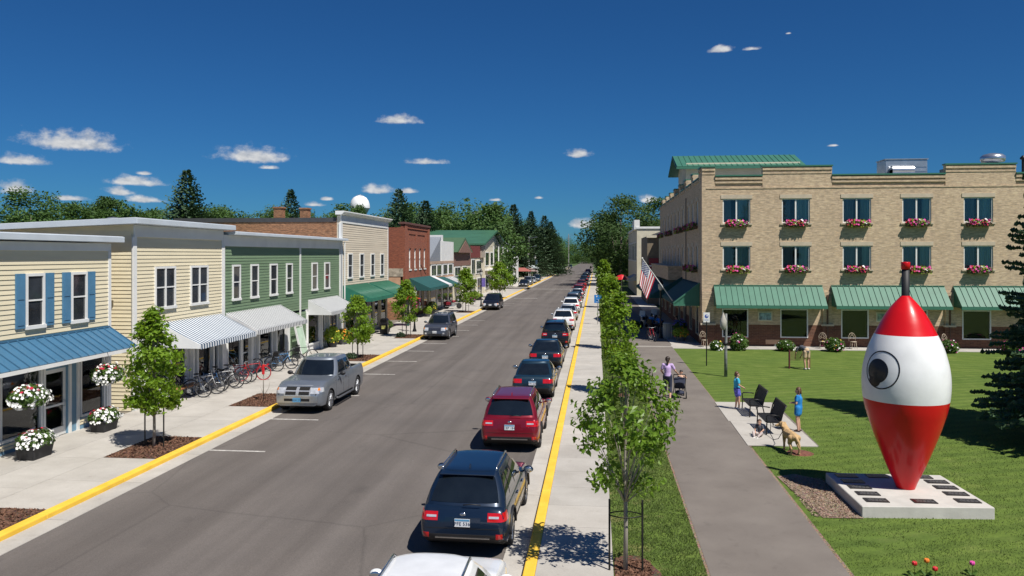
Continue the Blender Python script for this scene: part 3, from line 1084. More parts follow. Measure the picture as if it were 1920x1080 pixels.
def shop(parent, y0, y1, ztop, wallm, ops, depth=3.2, x=XF, framem=None, z0=0.0, seed=1):
    """ground-floor shop front facing +x: wall with openings, each opening glazed or a door, and a room behind"""
    framem = framem or WHITE
    b = MB()
    cells(b, 'y', x - .22, x, y0, y1, z0, ztop, [o[:4] for o in ops])
    b.out('shopfront_wall', wallm, parent)
    r = MB()
    e = .01
    r.box(x - depth, x - depth + .1, y0, y1, z0, ztop).box(x - depth + .1, x - .23, y0, y0 + .1, z0, ztop).box(x - depth + .1, x - .23, y1 - .1, y1, z0, ztop)
    r.box(x - depth + .1, x - .23, y0 + .1, y1 - .1, z0 - .05, z0 + .04).box(x - depth + .1, x - .23, y0 + .1, y1 - .1, ztop - .1, ztop - .01)
    r.out('interior', ROOM, parent)
    g = random.Random(seed)
    pal = [pm('shelf_goods', c, 0.7, var=0.2) for c in ((0.4, 0.35, 0.3), (0.35, 0.08, 0.06), (0.1, 0.16, 0.3), (0.5, 0.45, 0.1), (0.08, 0.2, 0.1))]
    for (a, c, p, q, kind) in ops:
        if kind == 'door':
            d = MB()
            xi = x - .12
            d.box(xi, xi + .05, a, a + .12, p, q).box(xi, xi + .05, c - .12, c, p, q).box(xi, xi + .05, a + .12, c - .12, q - .14, q)
            d.box(xi, xi + .05, a + .12, c - .12, p, p + .28)
            d.box(xi, xi + .07, a + .12, c - .12, p + 1.0, p + 1.06)
            D = d.out('door', framem, parent)
            MB().box(xi + .02, xi + .03, a + .12, c - .12, p + .28, q - .14).out('pane', CLEAR, D)
            MB().tube([(xi + .05, c - .1, p + .95), (xi + .11, c - .1, p + .95), (xi + .11, c - .1, p + 1.15), (xi + .05, c - .1, p + 1.15)], .012).out('handle', METAL, D)
        else:
            f = MB()
            t = .08
            f.box(x - .1, x + .04, a, a + t, p, q).box(x - .1, x + .04, c - t, c, p, q).box(x - .1, x + .04, a + t, c - t, q - t, q).box(x - .1, x + .07, a + t, c - t, p, p + t)
            nm = max(1, round((c - a) / 1.9))
            for k in range(1, nm):
                ym = a + (c - a) * k / nm
                f.box(x - .09, x + .03, ym - .03, ym + .03, p + t, q - t)
            W = f.out('display_window', framem, parent)
            for k in range(nm):
                u0, u1 = a + (c - a) * k / nm, a + (c - a) * (k + 1) / nm
                MB().box(x - .045, x - .035, u0 + .03, u1 - .03, p + t, q - t).out('pane', CLEAR, W)
            # things on show behind the glass
            for k in range(int((c - a) / .42)):
                yy_ = a + .25 + k * .42 + g.uniform(-.08, .08)
                hh = g.uniform(.15, .75)
                xx = x - g.uniform(.4, 1.5)
                sh = MB()
                if g.random() < .5:
                    sh.lathe([(.12, 0), (.16, hh * .4), (.08, hh * .8), (.1, hh)], (xx, yy_, p + .02), 8)
                else:
                    sh.box(xx - .12, xx + .12, yy_ - .14, yy_ + .14, p - .3, p + hh)
                sh.out('goods', g.choice(pal), parent)


def seam_roof(parent, p0, p1, q0, n, m, th=0.03, seam=0.045, name='panel'):
    """standing-seam metal roof: n panels from edge p0->p1 down to q0.. (rectangle), each its own object"""
    p0, p1, q0 = Vector(p0), Vector(p1), Vector(q0)
    st = (p1 - p0) / n
    dn = q0 - p0
    nr = st.cross(dn).normalized()
    if nr.z < 0:
        nr = -nr
    g = st * 0.008
    a, b = Vector((0, 0, 0)) + g, st - g
    d = nr * th
    me = MB().hexa([a, b, b + dn, a + dn, a + d, b + d, b + dn + d, a + dn + d])
    s0, s1 = st * -0.03, st * 0.03
    h = nr * (th + seam)
    me.hexa([s0, s1, s1 + dn, s0 + dn, s0 + h, s1 + h, s1 + dn + h, s0 + dn + h])
    me = me.mesh(name, m)
    for i in range(n):
        o = obj(name, me, parent)
        o.location = p0 + st * i


def awning(name_label, y0, y1, xw, xo, zt, zb, m, val=0.28, sides=True, scallop=0.0, n=None, frame=True):
    """canvas awning on a facade facing +x (or -x when xo < xw): canopy, valance, side panels, frame"""
    a = thing('awning', name_label, 'awning', (xw, y0, 0))
    L = y1 - y0
    ex = xo - xw
    cn = MB()
    k = 8
    rows = []
    for i in range(k + 1):
        t = i / k
        rows.append([(ex * t, L * u / 24, zt + (zb - zt) * t - 0.03 * math.sin(math.pi * t)) for u in range(25)])
    cn.grid(rows)
    o = cn.out('canopy', m, a)
    sd = o.modifiers.new('solid', 'SOLIDIFY')
    sd.thickness = 0.012
    v = MB()
    nn = max(8, int(L / 0.17))
    top, bot = [], []
    for i in range(nn * 4 + 1):
        y = L * i / (nn * 4)
        s = scallop * abs(math.sin(math.pi * i / 4))
        top.append((ex + 0.004 * (1 if ex > 0 else -1), y, zb))
        bot.append((ex + 0.012 * (1 if ex > 0 else -1), y, zb - val + scallop - s))
    v.grid([top, bot], False)
    ov = v.out('valance', m, a)
    sd = ov.modifiers.new('solid', 'SOLIDIFY')
    sd.thickness = 0.008
    if sides:
        for y in (0.0, L):
            MB().prism([(0, zt), (ex, zb), (ex, zb - val + scallop), (0, zb - val + scallop)], 'y', y - .006, y + .006).out('side_panel', m, a)
    if frame:
        f = MB()
        for y in (0.03, L / 2, L - 0.03):
            f.tube([(0.02 * (1 if ex > 0 else -1), y, zt - .05), (ex * .97, y, zb - .04)], .015)
            f.tube([(0.02 * (1 if ex > 0 else -1), y, zb - .1), (ex * .97, y, zb - .06)], .015)
        f.tube([(ex * .97, 0.02, zb - .05), (ex * .97, L - .02, zb - .05)], .015)
        f.out('frame', METAL, a)
    return a


def cards(name, c, nrm, size, m, g, parent=None, ratio=0.6, bend=0.25, jit=0.6):
    """leaf-like folded quads at points c facing roughly nrm (numpy arrays)"""
    n = len(c)
    d = nrm + g.normal(0, jit, (n, 3))
    d /= np.linalg.norm(d, axis=1)[:, None] + 1e-9
    a = np.cross(d, g.normal(size=(n, 3)))
    a /= np.linalg.norm(a, axis=1)[:, None] + 1e-9
    b = np.cross(d, a)
    s = size * g.uniform(0.65, 1.3, (n, 1))
    v = np.stack([c - a * s, c + b * s * ratio + d * s * bend, c + a * s, c - b * s * ratio + d * s * bend], 1).reshape(-1, 3)
    return np_mesh(name, v, np.arange(n * 4).reshape(-1, 4), m)


PETAL_W = pm('white_petal', (0.8, 0.8, 0.78), 0.7, var=0.05, vs=9)
PETAL_R = pm('red_petal', (0.42, 0.012, 0.045), 0.7, var=0.3, vs=9)
PETAL_P = pm('pink_petal', (0.6, 0.06, 0.3), 0.7, var=0.3, vs=9)
PETAL_Y = pm('yellow_petal', (0.7, 0.5, 0.05), 0.7, var=0.2, vs=9)
PETAL_O = pm('orange_petal', (0.75, 0.2, 0.02), 0.7, var=0.2, vs=9)
FLEAF = leaf_mat('flower_leaf', (0.045, 0.1, 0.015), (0.12, 0.21, 0.04), 0.3)
LIMELEAF = leaf_mat('lime_leaf', (0.16, 0.28, 0.02), (0.36, 0.48, 0.06), 0.3)


def flower_mesh(name, c, r, mats, n, size, g, zmin=-0.3, sel=None):
    """blossoms: each a six-petal fan turned outward on an ellipsoid"""
    d = g.normal(size=(n * 3, 3))
    d /= np.linalg.norm(d, axis=1)[:, None]
    d = d[d[:, 2] > zmin]
    if sel is not None:
        d = d[sel(d)]
    d = d[:n]
    n = len(d)
    lump = 1 + .13 * np.sin(np.arctan2(d[:, 1], d[:, 0]) * 3 + size * 97) + .1 * np.sin(d[:, 2] * 5 + d[:, 1] * 4)
    p = np.array(c) + d * np.array(r) * lump[:, None] * g.uniform(0.88, 1.1, (n, 1))
    nn = d + g.normal(0, 0.25, (n, 3)) + np.array((0, 0, 0.3))
    nn /= np.linalg.norm(nn, axis=1)[:, None]
    a = np.cross(nn, g.normal(size=(n, 3)))
    a /= np.linalg.norm(a, axis=1)[:, None]
    b = np.cross(nn, a)
    s = size * g.uniform(0.75, 1.2, (n, 1))
    V = [p - nn * s * 0.35]
    for k in range(10):
        t = 2 * math.pi * k / 10
        rr = 1.0 if k % 2 == 0 else 0.72
        V.append(p + (a * math.cos(t) + b * math.sin(t)) * s * rr + nn * s * (0.1 if k % 2 else -0.05))
    V = np.stack(V, 1).reshape(-1, 3)
    base = np.arange(n)[:, None, None] * 11
    F = (np.array([[0, 1 + k, 1 + (k + 1) % 10] for k in range(10)])[None] + base).reshape(-1, 3)
    return np_mesh(name, V, F, mats)


def flower_mass(parent, c, r, g, cols, n=120, size=0.045, nleaf=500, leaf=0.05, leafm=None, zmin=-0.35):
    """leaves and blossoms of one plant as two or more parts; cols: [(material, share, selector)]"""
    d = g.normal(size=(nleaf, 3))
    d /= np.linalg.norm(d, axis=1)[:, None]
    d = d[d[:, 2] > zmin - .15]
    p = np.array(c) + d * np.array(r) * (g.uniform(0.35, 1.0, (len(d), 1)) ** 0.5)
    o = obj('foliage', cards('foliage', p, d, leaf, leafm or FLEAF, g), parent)
    o['kind'] = 'stuff'
    for m, share, sel in cols:
        q = obj('blossom', flower_mesh('blossom', c, r, m, int(n * share), size, g, zmin, sel), parent)
        q['kind'] = 'stuff'


# ------------------------------------------------------------------ left side: yellow shop with blue shutters
b1 = thing('shop_building', 'pale yellow clapboard shop with blue shutters and blue shop front', 'building', (0, 0, 0))
cx = MB()
cx.box(-30, XF, 12, 27.55, 2.62, 6.42)
cx.box(-30, XF - 3.2, 12, 27.55, -.1, 2.62)
cx.out('wall', YELLOW, b1)
siding(b1, 'y', XF, 12, 27.45, 3.3, 6.16, YELLOW)
pieces('trim', WHITE, b1, [(XF, XF + .05, 12, 27.58, 6.14, 6.42), (XF, XF + .055, 27.42, 27.58, 0, 6.14)], .006)
rf = MB()
rf.prism([(-30, 6.3), (XF + .34, 6.46), (XF + .34, 6.66), (XF + .24, 6.68), (-30, 6.5)], 'y', 11.5, 27.95)
EDGE = pm('roof_edge', (.52, .57, .62), .5, var=.08, vs=1.0, co='World')
RF = rf.out('roof', EDGE, b1, 0.01)
MB().hexa([(-29.8, 11.6, 6.505), (XF + .2, 11.6, 6.676), (XF + .2, 27.85, 6.676), (-29.8, 27.85, 6.505), (-29.8, 11.6, 6.52), (XF + .2, 11.6, 6.69), (XF + .2, 27.85, 6.69), (-29.8, 27.85, 6.52)]).out('roofing', TARROOF, RF)
vt = MB()
vt.cyl((-24.0, 30.3 - 4, 6.5), (-24.0, 26.3, 7.15), .14, n=12).lathe([(.14, 0), (.24, .02), (.24, .06), (.1, .2), (.001, .26)], (-24.0, 26.3, 7.15), 12)
vt.out('roof_vent', METAL, b1)
for y0 in (23.15, 25.31):
    sash(b1, y0, y0 + .86, 3.72, 5.42)
    for s in (y0 - .43, y0 + .9):
        f = MB()
        x = XF + .035
        f.box(x, x + .045, s, s + .4, 3.72, 5.42)
        S = f.out('shutter', BLUE, b1)
        for (p, q) in ((3.82, 4.5), (4.62, 5.32)):
            MB().box(x + .045, x + .06, s + .06, s + .34, p, q).out('raised_panel', BLUE, S)
shop(b1, 19.0, 27.4, 2.6, BLUEWALL, [(20.4, 23.95, .35, 2.45, 'window'), (24.1, 25.22, 0, 2.25, 'door'), (25.85, 27.25, .4, 2.42, 'window')], seed=3)
pieces('trim', WHITE, b1, [(XF, XF + .06, y - .05, y + .05, 0, 2.6) for y in (24.02, 25.3, 25.72, 27.34)])
pieces('plinth_board', BLUEWALL, b1, [(XF, XF + .03, 19, 24.0, 0, .33), (XF, XF + .03, 25.78, 27.28, 0, .38)])
siding(b1, 'y', XF + .012, 20.4, 23.97, .12, .34, YELLOW, .1)
siding(b1, 'y', XF + .012, 25.78, 27.28, .16, .38, YELLOW, .1)
aw = thing('metal_awning', 'blue standing seam metal awning below the shuttered windows', 'awning', (XF, 27.5, 0))
seam_roof(aw, (0, 0, 3.34), (0, -13.0, 3.34), (1.05, 0, 2.66), 33, BLUEROOF)
m_ = MB()
m_.box(.9, 1.08, -13.0, 0.02, 2.54, 2.655).box(0.0, .9, -13.0, 0, 2.6, 2.625)
m_.prism([(0.002, 2.64), (0.002, 3.33), (1.04, 2.655)], 'y', -.03, -.01)
m_.out('fascia', WHITE, aw)
MB().box(0, .06, -13, 0.0, 3.36, 3.42).out('flashing', BLUEROOF, aw)

# ------------------------------------------------------------------ tall yellow building
b2 = thing('shop_building', 'taller pale yellow clapboard building with paired white windows', 'building')
c = MB()
c.hexa([(-30, 29.06, 2.7), (XF, 29.06, 2.7), (XF, 36.4, 2.7), (-30, 36.4, 2.7), (-30, 29.06, 6.75), (XF, 29.06, 7.2), (XF, 36.4, 7.2), (-30, 36.4, 6.75)])
c.box(-30, XF - 3.2, 29.06, 36.4, -.1, 2.7)
c.out('wall', YELLOW, b2)
siding(b2, 'y', XF, 29.2, 36.3, 3.0, 6.72, YELLOW)
siding(b2, 'x', 29.06, -24, XF - .05, 0.0, 6.9, YELLOW)
pieces('trim', WHITE, b2, [(XF, XF + .05, 29.06, 36.45, 6.7, 7.16), (XF - .02, XF + .06, 28.98, 29.22, 0, 6.7), (XF, XF + .055, 36.3, 36.44, 0, 6.7)], .006)
r = MB()
for (ya, yb) in ((28.55, 36.9),):
    r.prism([(-30, 6.7), (XF + .46, 7.19), (XF + .46, 7.4), (XF + .36, 7.42), (-30, 6.92)], 'y', ya, yb)
RF = r.out('roof', EDGE, b2, .01)
MB().hexa([(-29.8, 28.7, 6.93), (XF + .3, 28.7, 7.421), (XF + .3, 36.8, 7.421), (-29.8, 36.8, 6.93), (-29.8, 28.7, 6.945), (XF + .3, 28.7, 7.436), (XF + .3, 36.8, 7.436), (-29.8, 36.8, 6.945)]).out('roofing', TARROOF, RF)
MB().lathe([(.32, 0), (.3, .1), (.18, .16), (.001, .18)], (-19.5, 30.6, 7.36), 14).out('roof_vent', METAL, b2)
sash(b2, 30.48, 32.07, 3.82, 5.53, muls=(.5,))
sash(b2, 33.32, 34.91, 3.82, 5.53, muls=(.5,))
shop(b2, 29.4, 36.3, 2.7, WHITE, [(29.9, 31.6, .45, 2.4, 'window'), (31.9, 33.2, .0, 2.3, 'door'), (33.5, 36.0, .45, 2.4, 'window')], seed=5)
pieces('post', WHITE, b2, [(XF + .02, XF + .2, y - .07, y + .07, 0, 2.7) for y in (33.35, 33.72, 35.2, 36.1)])
awning('blue and white striped canvas awning on the tall yellow building', 30.9, 36.25, XF + .03, XF + 1.75, 3.22, 2.36, STRIPE_B, .2, scallop=.04)

# ------------------------------------------------------------------ green building
b3 = thing('shop_building', 'long sage green clapboard building with narrow white windows', 'building')
c = MB()
c.box(-30, XF, 36.46, 53.95, 2.7, 6.95)
c.box(-30, XF - 3.2, 36.46, 53.95, -.1, 2.7)
c.out('wall', GREEN, b3)
siding(b3, 'y', XF, 36.5, 46.3, 2.7, 6.42, GREEN)
siding(b3, 'y', XF, 46.55, 53.75, 2.7, 6.42, GREEN)
siding(b3, 'y', XF, 44.9, 47.4, 0.0, 2.68, GREEN)
pieces('trim', WHITE, b3, [(XF, XF + .06, 36.46, 53.97, 6.42, 6.96), (XF, XF + .055, 46.32, 46.52, 0, 6.42), (XF, XF + .055, 36.46, 36.6, 0, 6.42), (XF, XF + .055, 53.75, 53.95, 0, 6.42)], .006)
r = MB()
r.prism([(-30, 6.6), (XF + .5, 6.98), (XF + .5, 7.12), (XF + .4, 7.14), (-30, 6.76)], 'y', 36.95, 54.35)
RF = r.out('roof', EDGE, b3, .01)
MB().cyl((-17.3, 53.8, 6.9), (-17.3, 53.8, 0), .05, n=8).out('downpipe', WHITE, b3)
for (a, bq) in ((37.38, 38.26), (39.46, 40.4), (41.9, 42.9), (44.2, 45.12), (48.32, 49.35), (50.67, 51.7)):
    sash(b3, a, bq, 3.8, 5.52)
shop(b3, 36.6, 44.9, 2.7, WHITE, [(36.9, 38.4, .45, 2.4, 'window'), (38.7, 39.7, 0, 2.3, 'door'), (40.0, 42.3, .4, 2.4, 'window'), (42.7, 44.6, .4, 2.4, 'window')], seed=7)
shop(b3, 47.4, 53.7, 2.7, WHITE, [(47.7, 49.8, .4, 2.45, 'window'), (50.0, 51.1, 0, 2.3, 'door'), (51.4, 53.4, .4, 2.45, 'window')], seed=8)
pieces('post', WHITE, b3, [(XF + .02, XF + .2, y - .08, y + .08, 0, 2.7) for y in (39.3, 40.2, 42.5, 44.1, 49.9, 51.3)])
awning('wide grey and white striped awning above the parked bicycles', 36.75, 43.4, XF + .03, XF + 1.6, 3.2, 2.36, STRIPE_G, .2, scallop=.04)
awning('small grey and white striped awning at the far end of green building', 47.75, 53.4, XF + .03, XF + 1.5, 3.22, 2.46, STRIPE_G, .2, scallop=.04)
rp = thing('leaning_board', 'white A-frame ramp board leaning by the green building', 'board', (XF + .3, 44.7, 0))
MB().bar((.5, 0, 0), (.05, .0, 1.9), .06, .1).bar((.5, 1.0, 0), (.05, 1.0, 1.9), .06, .1).bar((.06, 0, 1.88), (.06, 1, 1.88), .06, .08).out('frame', WHITE, rp)
MB().hexa([(.46, .04, .3), (.46, .96, .3), (.13, .96, 1.75), (.13, .04, 1.75), (.48, .04, .3), (.48, .96, .3), (.15, .96, 1.75), (.15, .04, 1.75)]).out('board', pm('pale_green', (.45, .58, .45), .6), rp)

# ------------------------------------------------------------------ tan building with brick side wall
b4 = thing('shop_building', 'tan clapboard false front building with old brick side wall', 'building')
c = MB()
c.hexa([(-30, 54.1, -.1), (XF - .25, 54.1, -.1), (XF - .25, 66.75, -.1), (-30, 66.75, -.1), (-30, 54.1, 8.3), (XF - .25, 54.1, 8.5), (XF - .25, 66.75, 8.5), (-30, 66.75, 8.3)])
c.out('side_wall', BRICKOLD, b4)
MB().box(XF - .25, XF, 54.1, 66.78, 2.9, 8.75).out('wall', TAN, b4)
siding(b4, 'y', XF, 54.45, 66.7, 2.9, 8.25, TAN, .16)
pieces('trim', WHITE, b4, [(XF, XF + .06, 54.1, 66.8, 8.24, 8.82), (XF - .1, XF + .06, 54.02, 54.42, 0, 8.24), (XF, XF + .055, 66.65, 66.8, 2.9, 8.24)], .006)
cn = MB()
cn.prism([(XF - .3, 8.8), (XF + .16, 8.8), (XF + .35, 8.98), (XF + .35, 9.06), (XF - .3, 9.06)], 'y', 53.85, 67.1)
cn.out('cornice', WHITE, b4, .01)
MB().box(-29.9, XF - .3, 54.05, 54.35, 8.3, 8.6).out('coping', pm('tar', (.05, .05, .055), .8), b4)
for x, w, z in ((-22.35, .6, 9.3), (-20.45, .55, 9.22)):
    MB().box(x - w / 2, x + w / 2, 54.4, 55.0, 8.2, z).box(x - w / 2 - .06, x + w / 2 + .06, 54.34, 55.06, z, z + .1).out('chimney', BRICKOLD, b4)
for a in (55.62, 58.5, 61.45, 64.28):
    sash(b4, a, a + 1.1, 4.34, 6.12)
shop(b4, 54.45, 66.7, 2.9, STONE, [(54.9, 57.5, .5, 2.5, 'window'), (58.0, 59.3, 0, 2.4, 'door'), (59.8, 62.2, .5, 2.5, 'window'), (62.8, 64.2, 0, 2.4, 'door'), (64.5, 66.4, .5, 2.5, 'window')], seed=9, framem=CREAM)
MB().box(XF + 1.7, XF + 1.95, 66.3, 66.55, 0, 3.0).out('post', pm('dark_green_paint', (.02, .07, .05), .5), b4)
for k, (a, e) in enumerate(((54.55, 60.7), (61.1, 67.0))):
    A = awning(('nearer' if k == 0 else 'farther') + ' of two ribbed bright green awnings on the tan building', a, e, XF + .03, XF + 2.1, 3.82, 2.95, GREENFAB, .22)
    rb = MB()
    for i in range(int((e - a) / .22)):
        y = .1 + i * .22
        rb.tube([(0.02, y, 3.83), (1.0, y, 3.39), (2.06, y, 2.965)], .022, 4)
    rb.out('rib', GREENROOF, A)
# ------------------------------------------------------------------ red brick building
b5 = thing('brick_building', 'red brick two storey building with corbelled parapet', 'building')
c = MB()
c.box(-30, XF - .3, 72.5, 83.6, 4.75, 8.55)
c.out('side_wall', BRICKRED, b5)
MB().box(-30, XF - .06, 72.46, 83.6, 4.0, 4.75).out('stone_band', STONE, b5)
MB().box(-30, XF - .1, 72.5, 83.6, 1.6, 4.0).out('stucco_wall', PEACH, b5)
MB().box(-30, XF - .04, 72.44, 83.6, -.1, 1.6).out('base_wall', BRICKOLD, b5)
f = MB()
cells(f, 'y', XF - .3, XF, 72.5, 83.6, 3.0, 8.5, [(74.62, 75.5, 4.62, 6.64), (76.86, 77.75, 4.62, 6.64), (79.0, 79.95, 4.62, 6.64), (81.2, 82.1, 4.62, 6.64), (74.6, 77.5, 7.35, 8.0), (78.2, 81.8, 7.35, 8.0)])
f.box(XF - .28, XF - .06, 74.5, 82, 7.3, 8.05)
f.box(XF, XF + .12, 72.5, 73.5, 3.0, 9.0).box(XF, XF + .12, 82.8, 83.6, 3.0, 9.0).box(XF - .3, XF + .08, 72.5, 83.6, 8.5, 8.85)
f.out('wall', BRICKRED, b5)
f = MB()
f.box(XF - .4, XF + .2, 72.4, 83.7, 8.85, 9.05).out('cornice', pm('brown_coping', (.12, .05, .04), .7), b5, .02)
for a in (74.62, 76.86, 79.0, 81.2):
    W = MB().box(XF - .2, XF - .1, a, a + .12, 4.62, 6.64).box(XF - .2, XF - .1, a + .78, a + .9, 4.62, 6.64).box(XF - .2, XF - .1, a, a + .9, 5.58, 5.68).box(XF - .25, XF + .06, a - .05, a + .95, 4.5, 4.62).box(XF - .2, XF - .1, a, a + .9, 6.5, 6.64).out('window', WHITE, b5)
    MB().box(XF - .2, XF - .16, a, a + .9, 4.62, 6.64).out('pane', pm('white_blind', (.6, .6, .58), .3, var=.1), W)
shop(b5, 72.6, 83.5, 3.0, BRICKBROWN, [(73.3, 76.5, .5, 2.6, 'window'), (77.0, 78.3, 0, 2.4, 'door'), (78.8, 80.5, .5, 2.6, 'window'), (81.0, 83.2, .5, 2.6, 'window')], seed=11, framem=CREAM)
awning('dark teal canvas awning on the red brick building', 74.2, 83.4, XF + .13, XF + 2.2, 3.8, 2.85, TEALFAB, .22)
MB().bar((XF + .15, 79, 5.0), (XF + .35, 80.6, 4.0), .05).out('bracket', BLACK, b5)
ul = thing('parasol', 'small red patio parasol beside the red brick building', 'parasol', (-16.0, 66.5, 0))
MB().cyl((0, 0, 0), (0, 0, 2.75), .025).out('pole', METAL, ul)
cp = MB()
pts = [(1.25 * math.cos(2 * math.pi * k / 8), 1.25 * math.sin(2 * math.pi * k / 8), 2.3) for k in range(8)]
cp.add([(0, 0, 2.8)] + pts, [(0, 1 + k, 1 + (k + 1) % 8) for k in range(8)], False)
cp.out('canopy', REDP, ul)

# ------------------------------------------------------------------ grey roofed shop, brown gabled shop, green roofed hall, white house
b6 = thing('shop_building', 'low shop with grey shingle roof and white gable wall', 'building')
MB().box(-30, XF, 83.8, 98.2, -.1, 5.2).out('wall', CREAM, b6)
MB().prism([(83.7, 5.2), (91, 8.1), (98.3, 5.2)], 'x', -30, XF - .1).out('roof', GREYROOF, b6)
MB().box(XF - .1, XF + .05, 90.5, 98.2, 3.4, 7.6).out('gable_wall', WHITE, b6)
MB().box(-26, XF, 91, 91.6, 7.6, 8.3).out('parapet', WHITE, b6)
MB().box(XF - .02, XF + .1, 83.8, 98.2, 5.0, 5.3).out('fascia', pm('tan_board', (.42, .3, .22), .7), b6)
for a in (84.6, 87.6, 91.2, 94.6):
    W = MB().box(XF, XF + .1, a, a + 2.5, 3.7, 4.95).out('window', WHITE, b6)
    for k in range(3):
        MB().box(XF + .1, XF + .115, a + .1 + k * .8, a + .78 + k * .8, 3.8, 4.85).out('pane', SASHGLASS, W)
MB().box(XF, XF + .06, 84, 98, 3.1, 3.6).out('band', PEACH, b6)
pieces('shop_window', SASHGLASS, b6, [(XF, XF + .05, 84.5, 87, .5, 2.5), (XF, XF + .05, 88, 90, .3, 2.5), (XF, XF + .05, 91, 94, .5, 2.5), (XF, XF + .05, 95, 97.5, .5, 2.5)])
pieces('pilaster', WHITE, b6, [(XF, XF + .12, y, y + .3, 0, 2.9) for y in (87.3, 90.4, 94.3)])
awning('teal awning on the grey roofed shop', 85.6, 91.5, XF + .1, XF + 2.0, 3.5, 2.7, TEALFAB, .2)
awning('pale white awning between the teal awnings', 83.7, 85.4, XF + .16, XF + 2.2, 3.75, 2.85, pm('white_canvas', (.6, .6, .62), .8), .2)
awning('grey striped awning next to the teal awning', 92.0, 97.0, XF + .1, XF + 2.0, 3.4, 2.6, STRIPE_G, .2)

BRSH = pm('brown_shingle', (.2, .11, .085), .8, var=.2, vs=6, co='World')
b7 = thing('shop_building', 'cream shop with brown shingled upper wall and small green gable', 'building')
MB().box(-28, XF, 98.4, 124, -.1, 5.6).out('wall', CREAM, b7)
MB().box(XF - .3, XF + .06, 98.4, 112, 4.6, 6.4).out('shingle_wall', BRSH, b7)
MB().prism([(98.3, 6.35), (104.5, 8.3), (111, 6.35)], 'x', -28, XF + .5).out('roof', pm('moss_roof', (.06, .12, .06), .6, co='World'), b7)
MB().prism([(99.2, 6.3), (104.5, 7.9), (110, 6.3)], 'x', XF + .5, XF + .56).out('gable', BRSH, b7)
MB().box(XF, XF + .1, 112, 124, 5.6, 7.3).out('false_front', pm('maroon_board', (.17, .035, .03), .7, co='World'), b7)
for a, w, z0, z1 in ((99, 4, 3.3, 4.5), (105, 3, 3.3, 4.5), (112.6, 3.0, 3.2, 5.4), (117, 5, 3.2, 5.2), (99.5, 4, .5, 2.6), (105, 4.5, .5, 2.6), (112, 4, .4, 2.6), (118, 5, .5, 2.6)):
    W = MB().box(XF, XF + .08, a, a + w, z0, z1).out('window', WHITE, b7)
    for k in range(2):
        MB().box(XF + .08, XF + .1, a + .12 + k * w / 2, a + (k + 1) * w / 2 - .12, z0 + .12, z1 - .12).out('pane', SASHGLASS, W)
awning('dark blue awning on the brown shingled shop', 98.6, 103, XF + .1, XF + 1.7, 3.2, 2.5, TEALFAB, .2)

b8 = thing('hall_building', 'large cream hall with long dark green metal roof', 'building')
MB().box(-48, XF + .1, 124.2, 149, -.1, 7.4).out('wall', CREAM, b8)
DGR = pm('dull_green_roof', (.045, .13, .075), .5, var=.12, vs=.6, co='World')
MB().prism([(120.5, 7.5), (120.5, 7.75), (136, 10.25), (151.0, 7.75), (151.0, 7.5), (136, 9.95)], 'x', -50, XF + .9).out('roof', DGR, b8)
MB().prism([(124.2, 7.4), (136, 9.7), (149, 7.4)], 'x', XF, XF + .12).out('gable', CREAM, b8)
MB().box(-48, XF + .4, 120.9, 124.2, 5.6, 7.4).out('upper_wall', pm('taupe', (.36, .31, .25), .8, co='World'), b8)
MB().box(XF + .12, XF + 1.6, 126, 146, 3.5, 3.75).out('balcony', WHITE, b8)
for a in (126, 132.6, 139.2, 145.8):
    MB().box(XF + 1.4, XF + 1.55, a, a + .2, 0, 7.4).out('post', WHITE, b8)
for a, w, z0, z1 in ((126, 4, 4.2, 6.5), (132, 4, 4.2, 6.5), (139, 5, 4.2, 6.5), (126, 5, .5, 2.8), (133, 4, .2, 2.8), (140, 6, .5, 2.8)):
    W = MB().box(XF + .1, XF + .18, a, a + w, z0, z1).out('window', WHITE, b8)
    MB().box(XF + .18, XF + .2, a + .15, a + w - .15, z0 + .15, z1 - .15).out('pane', SASHGLASS, W)
b9 = thing('house', 'narrow white house with grey hipped roof past the green roofed hall', 'house')
MB().box(-30, XF + .6, 154, 176, -.1, 7.2).out('wall', WHITE, b9)
MB().add([(-30.5, 153.4, 7.2), (XF + 1.2, 153.4, 7.2), (XF + 1.2, 176.6, 7.2), (-30.5, 176.6, 7.2), (-26, 165, 9.6), (XF - 3, 165, 9.6)], [(0, 1, 5, 4), (1, 2, 5), (2, 3, 4, 5), (3, 0, 4), (0, 3, 2, 1)]).out('roof', GREYROOF, b9)
for a in (156, 162, 168):
    for z in (1, 4.2):
        W = MB().box(XF + .6, XF + .68, a, a + 2.2, z, z + 2).out('window', WHITE, b9)
        MB().box(XF + .68, XF + .7, a + .2, a + 2, z + .15, z + 1.85).out('pane', SASHGLASS, W)
# market booths past the side street
for k, (x, y, w, h, colr, lb) in enumerate(((-17.5, 182, 5, 3.2, (.32, .1, .08), 'dull red'), (-16.8, 192, 5, 3.0, (.3, .22, .2), 'pale brown'), (-18.4, 214, 6, 3.4, (.45, .5, .5), 'pale grey'))):
    T = thing('market_booth', lb + ' roofed booth standing past the white house', 'booth', (x, y, -.1))
    cm = pm('booth_cloth', colr, .8)
    MB().box(-w / 2, w / 2, -2, 2, 0, 1.0).out('counter', CREAM, T)
    for sx in (-1, 1):
        for sy in (-1, 1):
            MB().cyl((sx * w * .47, sy * 1.9, 0), (sx * w * .47, sy * 1.9, h - .7), .06).out('post', WHITE, T)
    MB().add([(-w / 2 - .2, -2.2, h - .8), (w / 2 + .2, -2.2, h - .8), (w / 2 + .2, 2.2, h - .8), (-w / 2 - .2, 2.2, h - .8), (-w / 4, 0, h), (w / 4, 0, h)], [(0, 1, 5, 4), (1, 2, 5), (2, 3, 4, 5), (3, 0, 4)]).out('canopy', cm, T)

